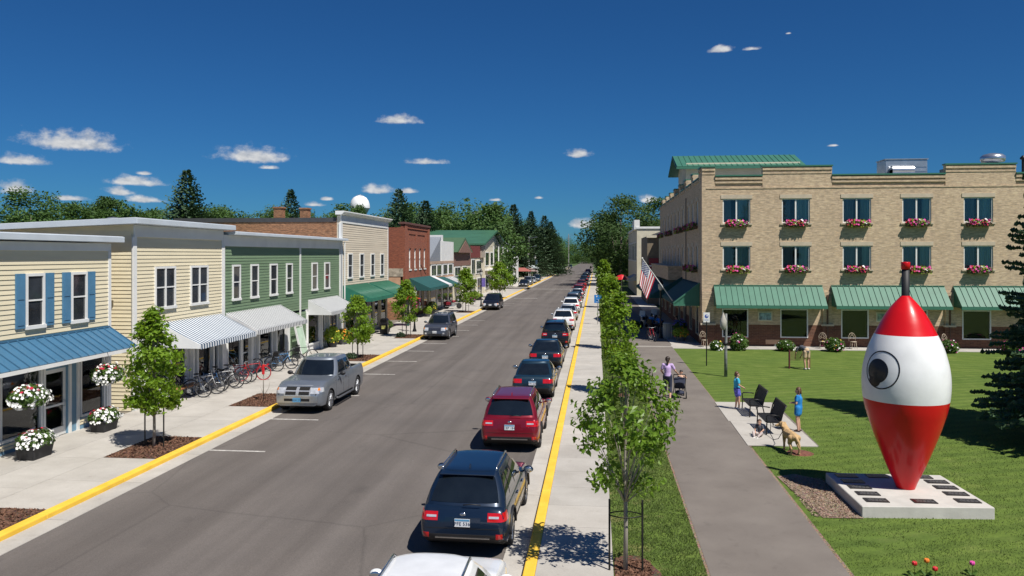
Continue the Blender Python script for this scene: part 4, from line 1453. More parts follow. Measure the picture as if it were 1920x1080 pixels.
# ------------------------------------------------------------------ hotel
HX, HY0, HY1, HXE = 6.95, 53.97, 89.0, 31.0
ho = thing('hotel', 'three storey buff brick hotel with flower boxes and green metal awnings', 'hotel')
WX = [8.3, 12.09, 15.93, 19.64, 23.4, 27.15]
OPS = [(x, x + 1.78, z0, z1) for x in WX for z0, z1 in ((8.08, 9.7), (5.07, 6.6))]
GW = [(8.26, 9.94), (11.99, 13.75), (15.83, 17.55), (19.45, 21.2), (23.3, 25.05), (27.1, 28.9)]
GOPS = [(a, b, .58, 2.46) for a, b in GW]
w = MB()
cells(w, 'x', HY0, HY0 + .3, HX + .3, HXE, 1.42, 10.36, OPS + GOPS)
w.box(HX + .28, HXE, HY0 - .03, HY0 + .28, 10.36, 10.46)
w.out('front_wall', BRICKTAN, ho)
w = MB()
cells(w, 'x', HY0 + .004, HY0 + .296, HX + .3, HXE, -.05, 1.42, GOPS)
w.out('front_base', BRICKBROWN, ho)
# parapet, stepped
PAR = [(HX, 7.81, 1), (7.81, 10.86, 0), (10.86, 15.26, 1), (15.26, 22.29, 0), (22.29, 26.55, 1), (26.55, HXE, 0)]
pa, cap, md = MB(), MB(), MB()
for a, b, hi in PAR:
    zt = 11.78 if hi else 11.18
    pa.box(a, b, HY0 if hi else HY0 + .06, HY0 + .35, 10.46, zt)
    cap.box(a - (.05 if hi else 0), b + (.05 if hi else 0), HY0 - .1, HY0 + .42, zt, zt + .09)
    md.box(a + .002, b - .002, HY0 - .06, HY0 + .02, zt - .22, zt - .06)
    md.box(a + .004, b - .004, HY0 - .03, HY0 + .02, zt - .46, zt - .34)
pa.out('parapet', BRICKTAN, ho)
cap.out('parapet_cap', GREENROOF, ho)
md.out('moulding', BRICKTAN, ho)
# west wall (street side)
WY = [56.0, 58.6, 61.2, 65.2, 68.2, 71.2, 74.4, 77.6, 80.8, 84.0, 87.0]
wops = [(y, y + 1.1, z0, z1) for y in WY for z0, z1 in ((8.08, 9.7), (5.07, 6.6))]
gops = [(y, y + 1.7, .5, 2.6) for y in (55.6, 59.4, 63.5, 67.6, 72, 76.5, 81, 85)]
w = MB()
cells(w, 'y', HX, HX + .3, HY0, HY1, 1.42, 10.46, wops + gops)
w.out('side_wall', BRICKTAN, ho)
w = MB()
cells(w, 'y', HX + .004, HX + .296, HY0, HY1, -.05, 1.42, gops)
w.out('side_base', BRICKBROWN, ho)
pa, cap, md = MB(), MB(), MB()
yy, hi = HY0 + .35, 1
while yy < HY1:
    e = min(yy + (1.3 if hi else 3.1), HY1)
    zt = 11.78 if hi else 11.18
    pa.box(HX, HX + .35, yy, e, 10.46, zt)
    cap.box(HX - .08, HX + .42, yy, e, zt, zt + .09)
    md.box(HX - .05, HX + .02, yy + .002, e - .002, zt - .22, zt - .06)
    yy, hi = e, 1 - hi
pa.out('parapet', BRICKTAN, ho)
cap.out('parapet_cap', GREENROOF, ho)
md.out('moulding', BRICKTAN, ho)
MB().box(HX + .35, HXE, HY0 + .35, HY1, 10.3, 10.5).out('roof', TARROOF, ho)
MB().box(HX + .3, HXE, HY1 - .3, HY1, -.05, 10.5).box(HXE - .3, HXE, HY0 + .3, HY1 - .3, -.05, 10.5).out('rear_wall', BRICKTAN, ho)
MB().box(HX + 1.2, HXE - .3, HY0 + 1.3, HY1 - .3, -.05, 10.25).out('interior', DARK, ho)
MB().box(HX - .06, HX + .01, 63.1, 63.28, .2, 10.4).out('downpipe', pm('brown_pipe', (.12, .09, .07), .6), ho)

CURT_G = pm('grey_curtain', (.28, .31, .33), .8, var=.2, vs=.7, co='World', stretch=(8, 8, .3))
CURT_T = pm('teal_curtain', (.5, .68, .64), .8, var=.35, vs=.7, co='World', stretch=(8, 8, .3))


CR = random.Random(12)


def hotel_win(par, a0, a1, z0, z1, axis, c, lint=True, flow=False):
    """sliding window set in the wall: white frame and mullion, two panes, two curtains, lintel and sill"""
    s = 1 if axis == 'x' else 1
    def bx(mb, p, q, d0, d1, u, v):
        if axis == 'x':
            return mb.box(p, q, c + d0, c + d1, u, v)
        return mb.box(c + d0, c + d1, p, q, u, v)
    t = .075 if axis == 'x' else .06
    mid = (a0 + a1) / 2
    f = MB()
    bx(f, a0, a0 + t, .06, .16, z0, z1)
    bx(f, a1 - t, a1, .06, .16, z0, z1)
    bx(f, a0 + t, a1 - t, .06, .16, z1 - t, z1)
    bx(f, a0 + t, a1 - t, .06, .16, z0, z0 + t)
    bx(f, mid - .045, mid + .045, .055, .155, z0 + t, z1 - t)
    W = f.out('window', WHITE, par)
    for p, q in ((a0 + t, mid - .045), (mid + .045, a1 - t)):
        bx(MB(), p, q, .1, .108, z0 + t, z1 - t).out('pane', GLASS, W)
    k1, k2 = CR.choice((1, 1, .8, .6)), CR.choice((1, 1, .9, .7, .55))
    for p, q, m, amp in ((a0 + t, a0 + t + (mid - a0 - t) * k1, CURT_G, .02), (a1 - t - (a1 - t - mid) * k2, a1 - t, CURT_T, .035)):
        n = 26
        rows = []
        for z in (z0 + .02, z1 - .02):
            r = []
            for i in range(n + 1):
                u = p + (q - p) * i / n
                d = .17 + amp * math.sin(i * 1.55) + .01 * math.sin(i * .7)
                r.append((u, c + d, z) if axis == 'x' else (c + d, u, z))
            rows.append(r)
        MB().grid(rows).out('curtain', m, W)
    if lint:
        bx(MB(), a0 - .12, a1 + .12, -.035, .1, z1 + .004, z1 + .26).out('lintel', LIME, par)
        bx(MB(), a0 - .12, a1 + .12, -.07, .12, z0 - .1, z0 - .002).out('sill', LIME, par)
    return W


for x in WX:
    for z0, z1 in ((8.08, 9.7), (5.07, 6.6)):
        hotel_win(ho, x, x + 1.78, z0, z1, 'x', HY0)
for y in WY:
    for z0, z1 in ((8.08, 9.7), (5.07, 6.6)):
        hotel_win(ho, y, y + 1.1, z0, z1, 'y', HX)
for a, b in GW:
    f = MB()
    t = .07
    f.box(a, a + t, HY0 - .03, HY0 + .1, .58, 2.46).box(b - t, b, HY0 - .03, HY0 + .1, .58, 2.46).box(a + t, b - t, HY0 - .03, HY0 + .1, 2.46 - t, 2.46).box(a + t, b - t, HY0 - .05, HY0 + .1, .58, .58 + t)
    W = f.out('window', WHITE, ho)
    MB().box(a + t, b - t, HY0 + .05, HY0 + .06, .58 + t, 2.46 - t).out('pane', CLEAR, W)
for i, (a, b, z0, z1) in enumerate(gops):
    W = MB().box(HX - .02, HX + .1, a, a + .08, z0, z1).box(HX - .02, HX + .1, b - .08, b, z0, z1).box(HX - .02, HX + .1, a + .08, b - .08, z1 - .08, z1).box(HX - .02, HX + .1, a + .08, b - .08, z0, z0 + .08).out('window', CREAM, ho)
    MB().box(HX + .04, HX + .05, a + .08, b - .08, z0 + .08, z1 - .08).out('pane', CLEAR, W)
# pilasters with limestone caps
for a, b in ((HX + .0, 7.74), (14.66, 15.24), (22.24, 22.76)):
    MB().box(a, b, HY0 - .12, HY0 + .002, 1.5, 3.6).out('pilaster', BRICKTAN, ho)
    MB().box(a - .03, b + .03, HY0 - .15, HY0, -.02, 1.38).out('pilaster_base', BRICKBROWN, ho)
    MB().box(a - .1, b + .1, HY0 - .22, HY0 + .001, 1.38, 1.5).out('pilaster_cap', LIME, ho)
MB().box(14.9, 14.98, HY0 - .2, HY0 - .12, 0, 3.4).out('downpipe', pm('rust_pipe', (.1, .05, .03), .6), ho)
MB().box(22.46, 22.54, HY0 - .2, HY0 - .12, 0, 3.4).out('downpipe', pm('rust_pipe', (.1, .05, .03), .6), ho)
bd = MB().box(10.56, 11.48, HY0 - .05, HY0 - .001, 1.66, 2.29).out('notice_board', CREAM, ho)
MB().box(10.64, 11.4, HY0 - .06, HY0 - .05, 1.74, 2.21).out('notice', pm('notice_print', (.25, .38, .42), .6, var=.6, vs=5), bd)
bd = MB().box(18.0, 18.9, HY0 - .05, HY0 - .001, 1.66, 2.29).out('notice_board', CREAM, ho)
MB().box(18.08, 18.82, HY0 - .06, HY0 - .05, 1.74, 2.21).out('notice', pm('notice_print', (.2, .3, .25), .6, var=.6, vs=5), bd)
MB().box(11.05, 11.95, HY0 - .03, HY0, .15, .45).out('vent_grille', PEACH, ho)

# flower boxes
g_ = np.random.default_rng(5)
BOXM = pm('box_wood', (.12, .07, .04), .8, var=.2)
fb_meshes = []
for v in range(3):
    bm_ = MB().box(-.72, .72, -.3, -.04, -.2, 0).mesh('flower_box', BOXM)
    d = np.stack([g_.uniform(-.74, .74, 420), g_.uniform(-.36, -.02, 420), g_.uniform(-.22, .2, 420)], 1)
    d[:, 2] *= np.where(d[:, 1] < -.2, 1.0, .9)
    fl = cards('foliage', d, np.tile((0, -.7, .7), (420, 1)), .05, [FLEAF, LIMELEAF][v % 2], g_)
    bl = []
    for m, n, x0, x1 in ((PETAL_P, 46, -.7, .7), (PETAL_R, 40, -.72, -.1 + .3 * v), (LIMELEAF, 26, -.45, .4), (PETAL_W, 8, -.3, .5)):
        c = np.stack([g_.uniform(x0, x1, n), g_.uniform(-.38, -.1, n), g_.uniform(-.1, .26, n)], 1)
        mm = []
        for q in c:
            mm.append(q)
        c = np.array(mm)
        nn = np.tile((0, -.8, .6), (n, 1)) + g_.normal(0, .4, (n, 3))
        nn /= np.linalg.norm(nn, axis=1)[:, None]
        a = np.cross(nn, g_.normal(size=(n, 3)))
        a /= np.linalg.norm(a, axis=1)[:, None]
        b = np.cross(nn, a)
        V = [c]
        for k in range(8):
            tt = 2 * math.pi * k / 8
            V.append(c + (a * math.cos(tt) + b * math.sin(tt)) * .075 * (1 if k % 2 else .8) + nn * .02)
        V = np.stack(V, 1).reshape(-1, 3)
        F = (np.array([[0, 1 + k, 1 + (k + 1) % 8] for k in range(8)])[None] + np.arange(n)[:, None, None] * 9).reshape(-1, 3)
        bl.append(np_mesh('blossom', V, F, m))
    fb_meshes.append((bm_, fl, bl))


def flower_box(par, loc, rz, v, sc=1.0):
    bm_, fl, bl = fb_meshes[v % 3]
    o = obj('flower_box', bm_, par)
    o.location = loc
    o.rotation_euler[2] = rz
    o.scale = (sc, 1, 1)
    for me in [fl] + bl:
        k = obj('foliage' if me is fl else 'blossom', me, o)
        k['kind'] = 'stuff'


i = 0
for x in WX:
    for z in (8.0, 5.0):
        flower_box(ho, (x + .89 + (.0, .04, -.03)[i % 3], HY0 - .02, z + .02), 0, i)
        i += 1
for y, z in ((56.55, 8.0), (59.15, 8.0), (61.75, 8.0), (65.75, 8.0), (68.75, 8.0), (74.9, 8.0), (78.1, 8.0), (84.5, 8.0), (87.4, 8.0), (56.55, 5.0), (59.15, 5.0), (61.75, 5.0)):
    flower_box(ho, (HX - .02, y, z), R(-90), i, .8)
    i += 1

# penthouse with green gable roof
MB().box(7.3, 16.3, 66.4, 72.6, 10.5, 13.5).out('penthouse_wall', CREAM, ho)
seam_roof(ho, (6.5, 69.5, 14.42), (16.6, 69.5, 14.42), (6.5, 65.8, 13.15), 23, GREENROOF, name='roof_panel')
MB().prism([(69.5, 14.40), (65.75, 13.1), (65.75, 12.98), (69.5, 14.25)], 'x', 6.45, 16.65).prism([(69.5, 14.44), (73.3, 13.1), (73.3, 12.98), (69.5, 14.28)], 'x', 6.45, 16.65).out('penthouse_roof', pm('dark_green_metal', (.03, .13, .1), .5), ho)
MB().prism([(66.4, 13.3), (69.5, 14.2), (72.6, 13.3)], 'x', 7.28, 7.4).out('gable', CREAM, ho)
MB().box(6.45, 16.65, 65.7, 65.85, 12.95, 13.14).out('gutter', GREENROOF, ho)
# plant on the roof
hv = thing('rooftop_unit', 'grey ventilation unit on the hotel roof', 'air unit', (22.1, 61, 10.5))
MB().box(-1.4, 1.5, -.9, .9, 0, 2.35).out('casing', METAL, hv, .04)
MB().box(-1.1, .4, -1.5, -.9, .4, 1.6).cyl((-1.1, -1.2, 1.55), (.4, -1.2, 1.55), .35, n=14).out('intake_hood', pm('bright_metal', (.6, .62, .64), .3, .8), hv)
for k in range(5):
    MB().box(.5, 1.45, -.93, -.9, .5 + k * .33, .62 + k * .33).out('louvre', METAL, hv)
MB().box(-1.45, 1.55, -.95, .95, 2.35, 2.42).out('lid', METAL, hv)
MB().box(3.0, 4.2, -.5, .8, 0, 1.75).box(4.1, 6, -.3, .9, 0, 1.5).out('duct', pm('dark_duct', (.1, .12, .12), .5), hv)
ex = thing('exhaust_fan', 'mushroom shaped metal exhaust fan on the hotel roof', 'fan', (27.5, 59, 10.5))
MB().lathe([(.55, 0), (.5, 1.35), (.75, 1.5), (.8, 1.6), (.72, 1.72), (.5, 1.8)], n=20).out('base', METAL, ex)
MB().lathe([(.42, 1.75), (.42, 1.95), (.72, 1.98), (.8, 2.15), (.78, 2.35), (.6, 2.5), (.25, 2.58), (.001, 2.6)], n=20).out('hood', pm('bright_metal', (.62, .64, .66), .28, .85), ex)
sv = thing('vent_stack', 'thin dark vent stack at the right end of the hotel roof', 'vent', (29.0, 58, 10.5))
MB().cyl((0, 0, 0), (0, 0, 2.0), .1).lathe([(.1, 2), (.2, 2.05), (.2, 2.15), (.05, 2.3)], n=10).out('pipe', BLACK, sv)

# green metal awnings of the hotel front
for k, (a, b, lb) in enumerate(((7.72, 14.64, 'green metal awning nearest the hotel street corner'), (15.2, 22.2, 'green metal awning behind the giant fishing float'), (22.75, 29.3, 'green metal awning partly hidden by the spruce'))):
    A = thing('metal_awning', lb, 'awning', (a, HY0, 0))
    L = b - a
    n = round(L / .37)
    seam_roof(A, (0, -.02, 3.95), (L, -.02, 3.95), (0, -1.22, 2.74), n, GREENROOF)
    MB().box(-.02, L + .02, -1.3, -1.2, 2.56, 2.75).box(0, L, -1.2, -.02, 2.66, 2.69).out('fascia', GREENROOF, A)
    MB().prism([(-.03, 3.93), (-1.2, 2.74), (-.03, 2.7)], 'x', 0.0, .03).prism([(-.03, 3.93), (-1.2, 2.74), (-.03, 2.7)], 'x', L - .03, L).out('end_panel', GREENROOF, A)
    MB().box(0, L, -.1, -.0, 3.97, 4.03).out('flashing', GREENROOF, A)
# canvas awnings of the street side
A = awning('dark green canvas awning with light green end at hotel corner', 55.0, 65.2, HX - .02, HX - 1.7, 4.1, 2.75, TEALFAB, .15, sides=False)
MB().prism([(0, 4.08), (-1.68, 2.76), (-1.68, 2.58), (0, 2.58)], 'y', -.03, 0).out('end_panel', GREENROOF, A)
for k in range(5):
    MB().box(-.28 - k * .26, -.25 - k * .26, -.045, -.03, 2.62, 3.8 - k * .205).out('batten', GREENROOF, A)
MB().bar((0, -.05, 4.1), (-1.74, -.05, 2.74), .09, .1).bar((-1.74, -.05, 2.62), (0.0, -.05, 2.62), .05, .12).out('edge_trim', GREENROOF, A)
awning('long dark teal canvas awning at the far end of the hotel', 65.8, 88.5, HX - .02, HX - 2.6, 4.2, 2.7, TEALFAB, .2)
MB().box(HX - 1.1, HX, 66.5, 86, 3.95, 5.0).box(HX - 1.18, HX, 66.4, 86.1, 5.0, 5.1).out('bay_box', BRICKTAN, ho)

# ------------------------------------------------------------------ flag on the hotel
fl = thing('flag', 'american flag hanging from a slanted white pole on the hotel awning', 'flag', (5.27, 56.5, 2.82))
tip = Vector((-2.12, -.8, 2.95))
MB().cyl((0, 0, 0), tip, .035, .025, n=8).ell(tip, .06, 8, 6).out('pole', WHITE, fl)
FR = pm('flag_red', (.45, .02, .04), .8, var=.1)
FW = pm('flag_white', (.75, .75, .75), .8, var=.05)
FBL = pm('flag_blue', (.02, .04, .15), .8, var=.1)
h0, h1 = tip * .985, tip * .56
fm = MB()
NU, NV = 39, 40
def fpt(u, v):
    p = h0.lerp(h1, u)
    # hangs down from the pole, swinging slightly outward with folds
    fold = .13 * math.sin(u * 9 + v * 2.2) * v + .07 * math.sin(u * 17 - v * 3) * v
    return Vector((p.x - .12 * v * 2.6 + .35 * (u - .2) * -v, p.y + fold, p.z - 1.75 * v * (1 - .12 * u) - .05 * math.sin(v * 3)))
P = [[fpt(i / NU, j / NV) for j in range(NV + 1)] for i in range(NU + 1)]
for i in range(NU):
    for j in range(NV):
        st = int(i / 3)
        fm.cur = 2 if (i < 21 and j < 16) else (0 if st % 2 == 0 else 1)
        fm.add([P[i][j], P[i + 1][j], P[i + 1][j + 1], P[i][j + 1]], [(0, 1, 2, 3)], True)
o = fm.out('cloth', [FR, FW, FBL], fl)
stm = MB()
for r_ in range(9):
    for c_ in range(6 if r_ % 2 == 0 else 5):
        u = (1.2 + r_ * 2.32) / NU
        v = ((1.3 + c_ * 2.6) if r_ % 2 == 0 else (2.6 + c_ * 2.6)) / NV
        for sgn in (-1, 1):
            q = fpt(u, v) + Vector((0, sgn * .012, 0))
            q1, q2 = fpt(u + .01, v) - fpt(u, v), fpt(u, v + .01) - fpt(u, v)
            e1, e2 = q1.normalized(), q2.normalized()
            ring = []
            for k in range(10):
                tt = math.pi * k / 5
                rr = .05 if k % 2 == 0 else .02
                ring.append(q + e1 * rr * math.cos(tt) + e2 * rr * math.sin(tt))
            stm.add(ring, [tuple(range(10))], False)
so_ = stm.out('star', FW, fl)
so_['kind'] = 'stuff'

# ------------------------------------------------------------------ buildings behind the hotel
n1 = thing('shop_building', 'maroon and tan shop front between hotel and cream building', 'building')
MB().box(7.6, 28, 94, 112, -.1, 8.8).out('wall', CREAM, n1)
MB().box(6.2, 7.6, 99, 112, -.1, 8.3).out('bay', pm('taupe_board', (.2, .16, .11), .8, co='World'), n1)
MB().box(6.4, 7.55, 98.85, 98.99, 3.4, 5.6).out('panel', pm('maroon_panel', (.25, .035, .045), .7, co='World'), n1)
MB().box(6.35, 7.6, 98.8, 98.9, 4.6, 4.75).out('band', WHITE, n1)
MB().box(6.1, 7.6, 98.7, 98.98, 8.1, 8.4).out('cornice', CREAM, n1)
n2 = thing('shop_building', 'cream two storey corner building past the hotel', 'building')
MB().box(6.0, 30, 120, 152, -.1, 9.9).out('wall', CREAM, n2)
MB().box(5.85, 30, 119.85, 152, 9.9, 10.2).out('cornice', WHITE, n2)
MB().box(5.6, 6.4, 119.9, 126, 9.8, 11.2).out('chimney', WHITE, n2)
for y in (122, 127, 132, 137, 142, 147):
    W = MB().box(5.9, 6.0, y, y + 2, 5, 8).out('window', WHITE, n2)
    MB().box(5.88, 5.9, y + .2, y + 1.8, 5.2, 7.8).out('pane', SASHGLASS, W)
awning('pale awning low on the cream corner building', 122, 130, 6.0, 4.6, 3.0, 2.3, pm('grey_canvas', (.35, .37, .38), .8), .2)
pt = thing('parasol', 'small red parasol far along the shaded pavement', 'parasol', (3.5, 112, 0))
MB().cyl((0, 0, 0), (0, 0, 3.2), .03).out('pole', METAL, pt)
MB().lathe([(1.1, 2.6), (.55, 3.15), (.001, 3.3)], n=8, smooth=False).out('canopy', REDP, pt)

# ------------------------------------------------------------------ water tower
wt = thing('water_tower', 'white spheroid water tower rising behind the trees', 'water tower', (-79, 262, 0))
MB().lathe([(1.0, 0), (.9, 14), (1.4, 18), (2.5, 20.2), (3.15, 21.5), (3.3, 21.7)], n=28).out('stem', WHITE, wt)
MB().lathe([(3.3, 21.7), (3.32, 22.3), (3.25, 23), (2.9, 24.2), (2.2, 25.2), (1.2, 25.8), (.001, 26.0)], n=28).out('tank', pm('tank_white', (.8, .8, .8), .5, var=.04), wt)
MB().lathe([(3.42, 21.55), (3.42, 21.75), (3.3, 21.76)], n=28).out('walkway', pm('tower_band', (.12, .16, .2), .6), wt)
MB().tube([(1.0 * math.cos(t), 1.0 * math.sin(t), 26.1) for t in np.linspace(0, 6.28, 13)[:-1]], .05, closed=True).cyl((0, 0, 25.9), (0, 0, 26.4), .1).out('railing', METAL, wt)

# ------------------------------------------------------------------ giant fishing float
PSC = .94
BX, BY, BZ = 7.59, 20.65, .26
bo = thing('fishing_float', 'giant red and white fishing float sculpture with a painted eye', 'sculpture', (BX, BY, BZ))
PROF = [(.0, .23), (.13, .278), (.39, .40), (.6, .495), (.86, .6), (1.12, .705), (1.4, .81), (1.68, .905), (1.95, .985), (2.2, 1.035), (2.45, 1.062), (2.7, 1.065), (2.95, 1.04), (3.2, .985), (3.45, .91), (3.65, .825), (3.79, .755), (3.95, .67), (4.15, .555), (4.35, .425), (4.5, .31), (4.62, .205), (4.735, .098)]


_pz, _pr = np.array([q[0] for q in PROF]), np.array([q[1] for q in PROF])
_pt = np.gradient(_pr, _pz)
_pt = np.convolve(np.pad(_pt, 1, 'edge'), (.25, .5, .25), 'valid')


def prof_r(z):
    """smooth cubic through the measured half widths"""
    i = int(np.clip(np.searchsorted(_pz, z) - 1, 0, len(_pz) - 2))
    h = _pz[i + 1] - _pz[i]
    t = min(max((z - _pz[i]) / h, 0), 1)
    r = _pr[i] * (1 + 2 * t) * (1 - t) ** 2 + h * _pt[i] * t * (1 - t) ** 2 + _pr[i + 1] * t * t * (3 - 2 * t) + h * _pt[i + 1] * t * t * (t - 1)
    return float(r) * (PSC + (1 - PSC) * max(0, (z - 3.9) / .85))


def enamel(name, col):
    m, n, l, p = nt(name)
    c = coords(n, l, 'Object')
    f = noise(n, l, c, 2.0, 5)
    l.new(ramp(n, l, f, [(0.3, tuple(x * .93 for x in col)), (0.7, tuple(min(1, x * 1.05) for x in col))]), p.inputs['Base Color'])
    p.inputs['Roughness'].default_value = .32
    p.inputs['Coat Weight'].default_value = .25
    p.inputs['Specular IOR Level'].default_value = .25
    p.inputs['Coat Roughness'].default_value = .1
    bumpn(n, l, p, noise(n, l, c, 1.6, 3), .1, .05)
    return m


ERED, EWHITE, EBLACK = enamel('red_enamel', (.6, .008, .012)), enamel('white_enamel', (.78, .78, .78)), enamel('black_enamel', (.012, .012, .015))
zs = np.linspace(0, 2.195, 34)
MB().lathe([(prof_r(z), z) for z in zs], n=72, cap=False).out('lower_body', ERED, bo)
MB().lathe([(prof_r(z), z) for z in np.linspace(2.195, 3.79, 30)], n=72, cap=False).out('middle_body', EWHITE, bo)
MB().lathe([(prof_r(z), z) for z in np.linspace(3.79, 4.735, 26)] + [(.001, 4.74)], n=72, cap=False).out('upper_body', ERED, bo)
MB().lathe([(.095, 4.6), (.088, 5.4), (.001, 5.41)], n=24).out('stem', pm('stem_black', (.014, .014, .017), .6, var=.15), bo)
MB().lathe([(.085, 5.385), (.104, 5.39), (.106, 5.555), (.1, 5.565), (.001, 5.57)], n=24).out('stem_cap', ERED, bo)
EYA, EZ = R(-110 - 34), 2.97


def eye_pt(u, v, off=.008):
    z = EZ + v
    r = prof_r(z)
    a = EYA + u / max(r, .3)
    return ((r + off) * math.cos(a), (r + off) * math.sin(a), z)


def eye_disc(cx, cy, ra, rb, off, n=36, m=7):
    b = MB()
    rows = []
    for i in range(m + 1):
        k = rb + (ra - rb) * i / m
        rows.append([eye_pt(cx + k * math.cos(2 * math.pi * t / n), cy + k * math.sin(2 * math.pi * t / n), off) for t in range(n + 1)])
    return b.grid(rows)


eye_disc(0, 0, .46, .43, .006).out('eye_ring', EBLACK, bo)
eye_disc(-.09, -.03, .29, .0, .007).out('pupil', EBLACK, bo)
eye_disc(-.15, -.25, .17, .0, .006).out('pupil_tail', EBLACK, bo)
pd = thing('plinth', 'white concrete plinth set with dark plaques under the float', 'plinth', (BX, BY, 0))
PLM = pm('plinth_concrete', (.5, .48, .44), .85, var=.1, vs=2.5, bump=.15, bs=25)
P8 = [(-1.55, -1.62), (1.42, -1.42), (1.34, 1.28), (-1.57, 1.22)]
MB().hexa([(x, y, -.1) for x, y in P8] + [(x, y, .255) for x, y in P8]).out('block', PLM, pd, .015)
PQM = pm('plaque_bronze', (.035, .03, .028), .35, .5, var=.4, vs=4)
LTM = pm('plaque_letters', (.2, .19, .18), .4, .4)
plq = MB().box(-.26, .26, -.15, .15, 0, .018).mesh('plaque', PQM)
ltr = MB()
gq = random.Random(4)
for r_ in range(4):
    x = -.2 + gq.uniform(0, .06)
    while x < .17:
        w_ = gq.uniform(.03, .08)
        ltr.box(x, x + w_, .08 - r_ * .055, .1 - r_ * .055 + .008, .018, .021)
        x += w_ + .02
ltr = ltr.mesh('engraving', LTM)
for x, y in ((-1.13, .93), (-1.12, .43), (-1.12, -.08), (-1.1, -.72 + .1), (-1.08, -1.15), (.0, -1.12), (1.02, -.98), (1.0, -.42), (.98, .1), (.97, .6), (-.35, .98), (.75, 1.02)):
    o = obj('plaque', plq, pd)
    o.location = (x, y, .256)
    k = obj('engraving', ltr, o)
    k['kind'] = 'stuff'

# ------------------------------------------------------------------ vehicles
TYRE = pm('tyre_rubber', (.018, .018, .019), .85, var=.2)
RIM = pm('alloy_rim', (.45, .46, .48), .3, .85, var=.1)
CGLASS = pm('car_glass', (.008, .011, .014), .03, var=.2, spec=.7, coat=.5)
TRIM = pm('black_trim', (.014, .014, .016), .55, var=.2)
GREYTRIM = pm('grey_trim', (.07, .072, .078), .5, var=.15)
CHROME = pm('chrome', (.62, .63, .65), .15, .95, var=.05)
LIGHT_R = pm('tail_lens', (.5, .008, .01), .12, var=.15, vs=8, coat=.8)
LIGHT_W = pm('head_lens', (.55, .57, .6), .1, .3, var=.25, vs=8, coat=.8)
LIGHT_A = pm('amber_lens', (.7, .2, .015), .15, var=.1, coat=.8)
PLATE = pm('plate_white', (.72, .74, .76), .4, var=.05)
PLATE_B = pm('plate_blue', (.1, .3, .5), .4, var=.1)
PTXT = pm('plate_text', (.03, .05, .1), .5)
UNDER = pm('underbody', (.008, .008, .008), .9)


def text_mesh(body, size, m, name='lettering'):
    cu = bpy.data.curves.new(name, 'FONT')
    cu.body = body
    cu.size = size
    cu.align_x = 'CENTER'
    cu.align_y = 'CENTER'
    cu.extrude = 0.001
    cu.resolution_u = 2
    o = bpy.data.objects.new(name, cu)
    COL.objects.link(o)
    dg = bpy.context.evaluated_depsgraph_get()
    me = bpy.data.meshes.new_from_object(o.evaluated_get(dg))
    bpy.data.objects.remove(o)
    me.materials.clear()
    me.materials.append(m)
    return me


def bool_diff(a, b):
    A = bpy.data.objects.new('tmp_a', a)
    B = bpy.data.objects.new('tmp_b', b)
    COL.objects.link(A)
    COL.objects.link(B)
    md = A.modifiers.new('b', 'BOOLEAN')
    md.operation = 'DIFFERENCE'
    md.object = B
    md.solver = 'EXACT'
    dg = bpy.context.evaluated_depsgraph_get()
    me = bpy.data.meshes.new_from_object(A.evaluated_get(dg))
    bpy.data.objects.remove(A)
    bpy.data.objects.remove(B)
    return me


def wheel_meshes(r, wdt, spokes):
    ty = MB()
    h = wdt / 2
    ty.lathe([(r * .66, -h * .8), (r * .8, -h), (r * .95, -h * .92), (r, -h * .6), (r, h * .6), (r * .95, h * .92), (r * .8, h), (r * .66, h * .8), (r * .62, 0), (r * .66, -h * .8)], n=28, axis='x')
    rm = MB()
    rm.lathe([(r * .67, h * .75), (r * .7, h * .86), (r * .62, h * .8), (r * .6, h * .3), (r * .2, h * .1), (.001, h * .1)], n=28, axis='x')
    for k in range(spokes):
        t = 2 * math.pi * k / spokes
        a = Vector((h * .7, math.cos(t) * r * .1, math.sin(t) * r * .1))
        b = Vector((h * .78, math.cos(t) * r * .64, math.sin(t) * r * .64))
        rm.bar(a, b, r * .13, r * .1)
    rm.lathe([(r * .16, h * .5), (r * .15, h * .84), (.001, h * .88)], n=12, axis='x')
    return ty.mesh('tyre', TYRE), rm.mesh('rim', RIM)


CARSPEC = {
    # L W H wheelbase wheel-radius belt kind
    'suv': dict(L=4.75, W=1.86, H=1.68, wb=2.75, r=.36, belt=1.08, hood=1.02, nose=.86, rb=-.475, rr=-.395, cb=.20, cr=.055, deck=None, rails=True),
    'wagon': dict(L=4.82, W=1.84, H=1.62, wb=2.75, r=.36, belt=1.02, hood=.97, nose=.80, rb=-.475, rr=-.365, cb=.20, cr=.04, deck=None, rails=True),
    'sedan': dict(L=4.65, W=1.79, H=1.46, wb=2.68, r=.33, belt=.94, hood=.9, nose=.72, rb=-.375, rr=-.19, cb=.20, cr=.03, deck=.99, rails=False),
    'boxy': dict(L=4.6, W=1.86, H=1.76, wb=2.65, r=.37, belt=1.12, hood=1.1, nose=.98, rb=-.475, rr=-.45, cb=.2, cr=.085, deck=None, rails=True),
    'van': dict(L=4.95, W=1.95, H=1.74, wb=3.0, r=.35, belt=1.08, hood=1.02, nose=.84, rb=-.475, rr=-.43, cb=.28, cr=.1, deck=None, rails=False),
    'pickup': dict(L=5.75, W=2.0, H=1.9, wb=3.55, r=.4, belt=1.24, hood=1.2, nose=1.08, rb=-.215, rr=-.2, cb=.205, cr=.1, deck=1.26, rails=False),
}


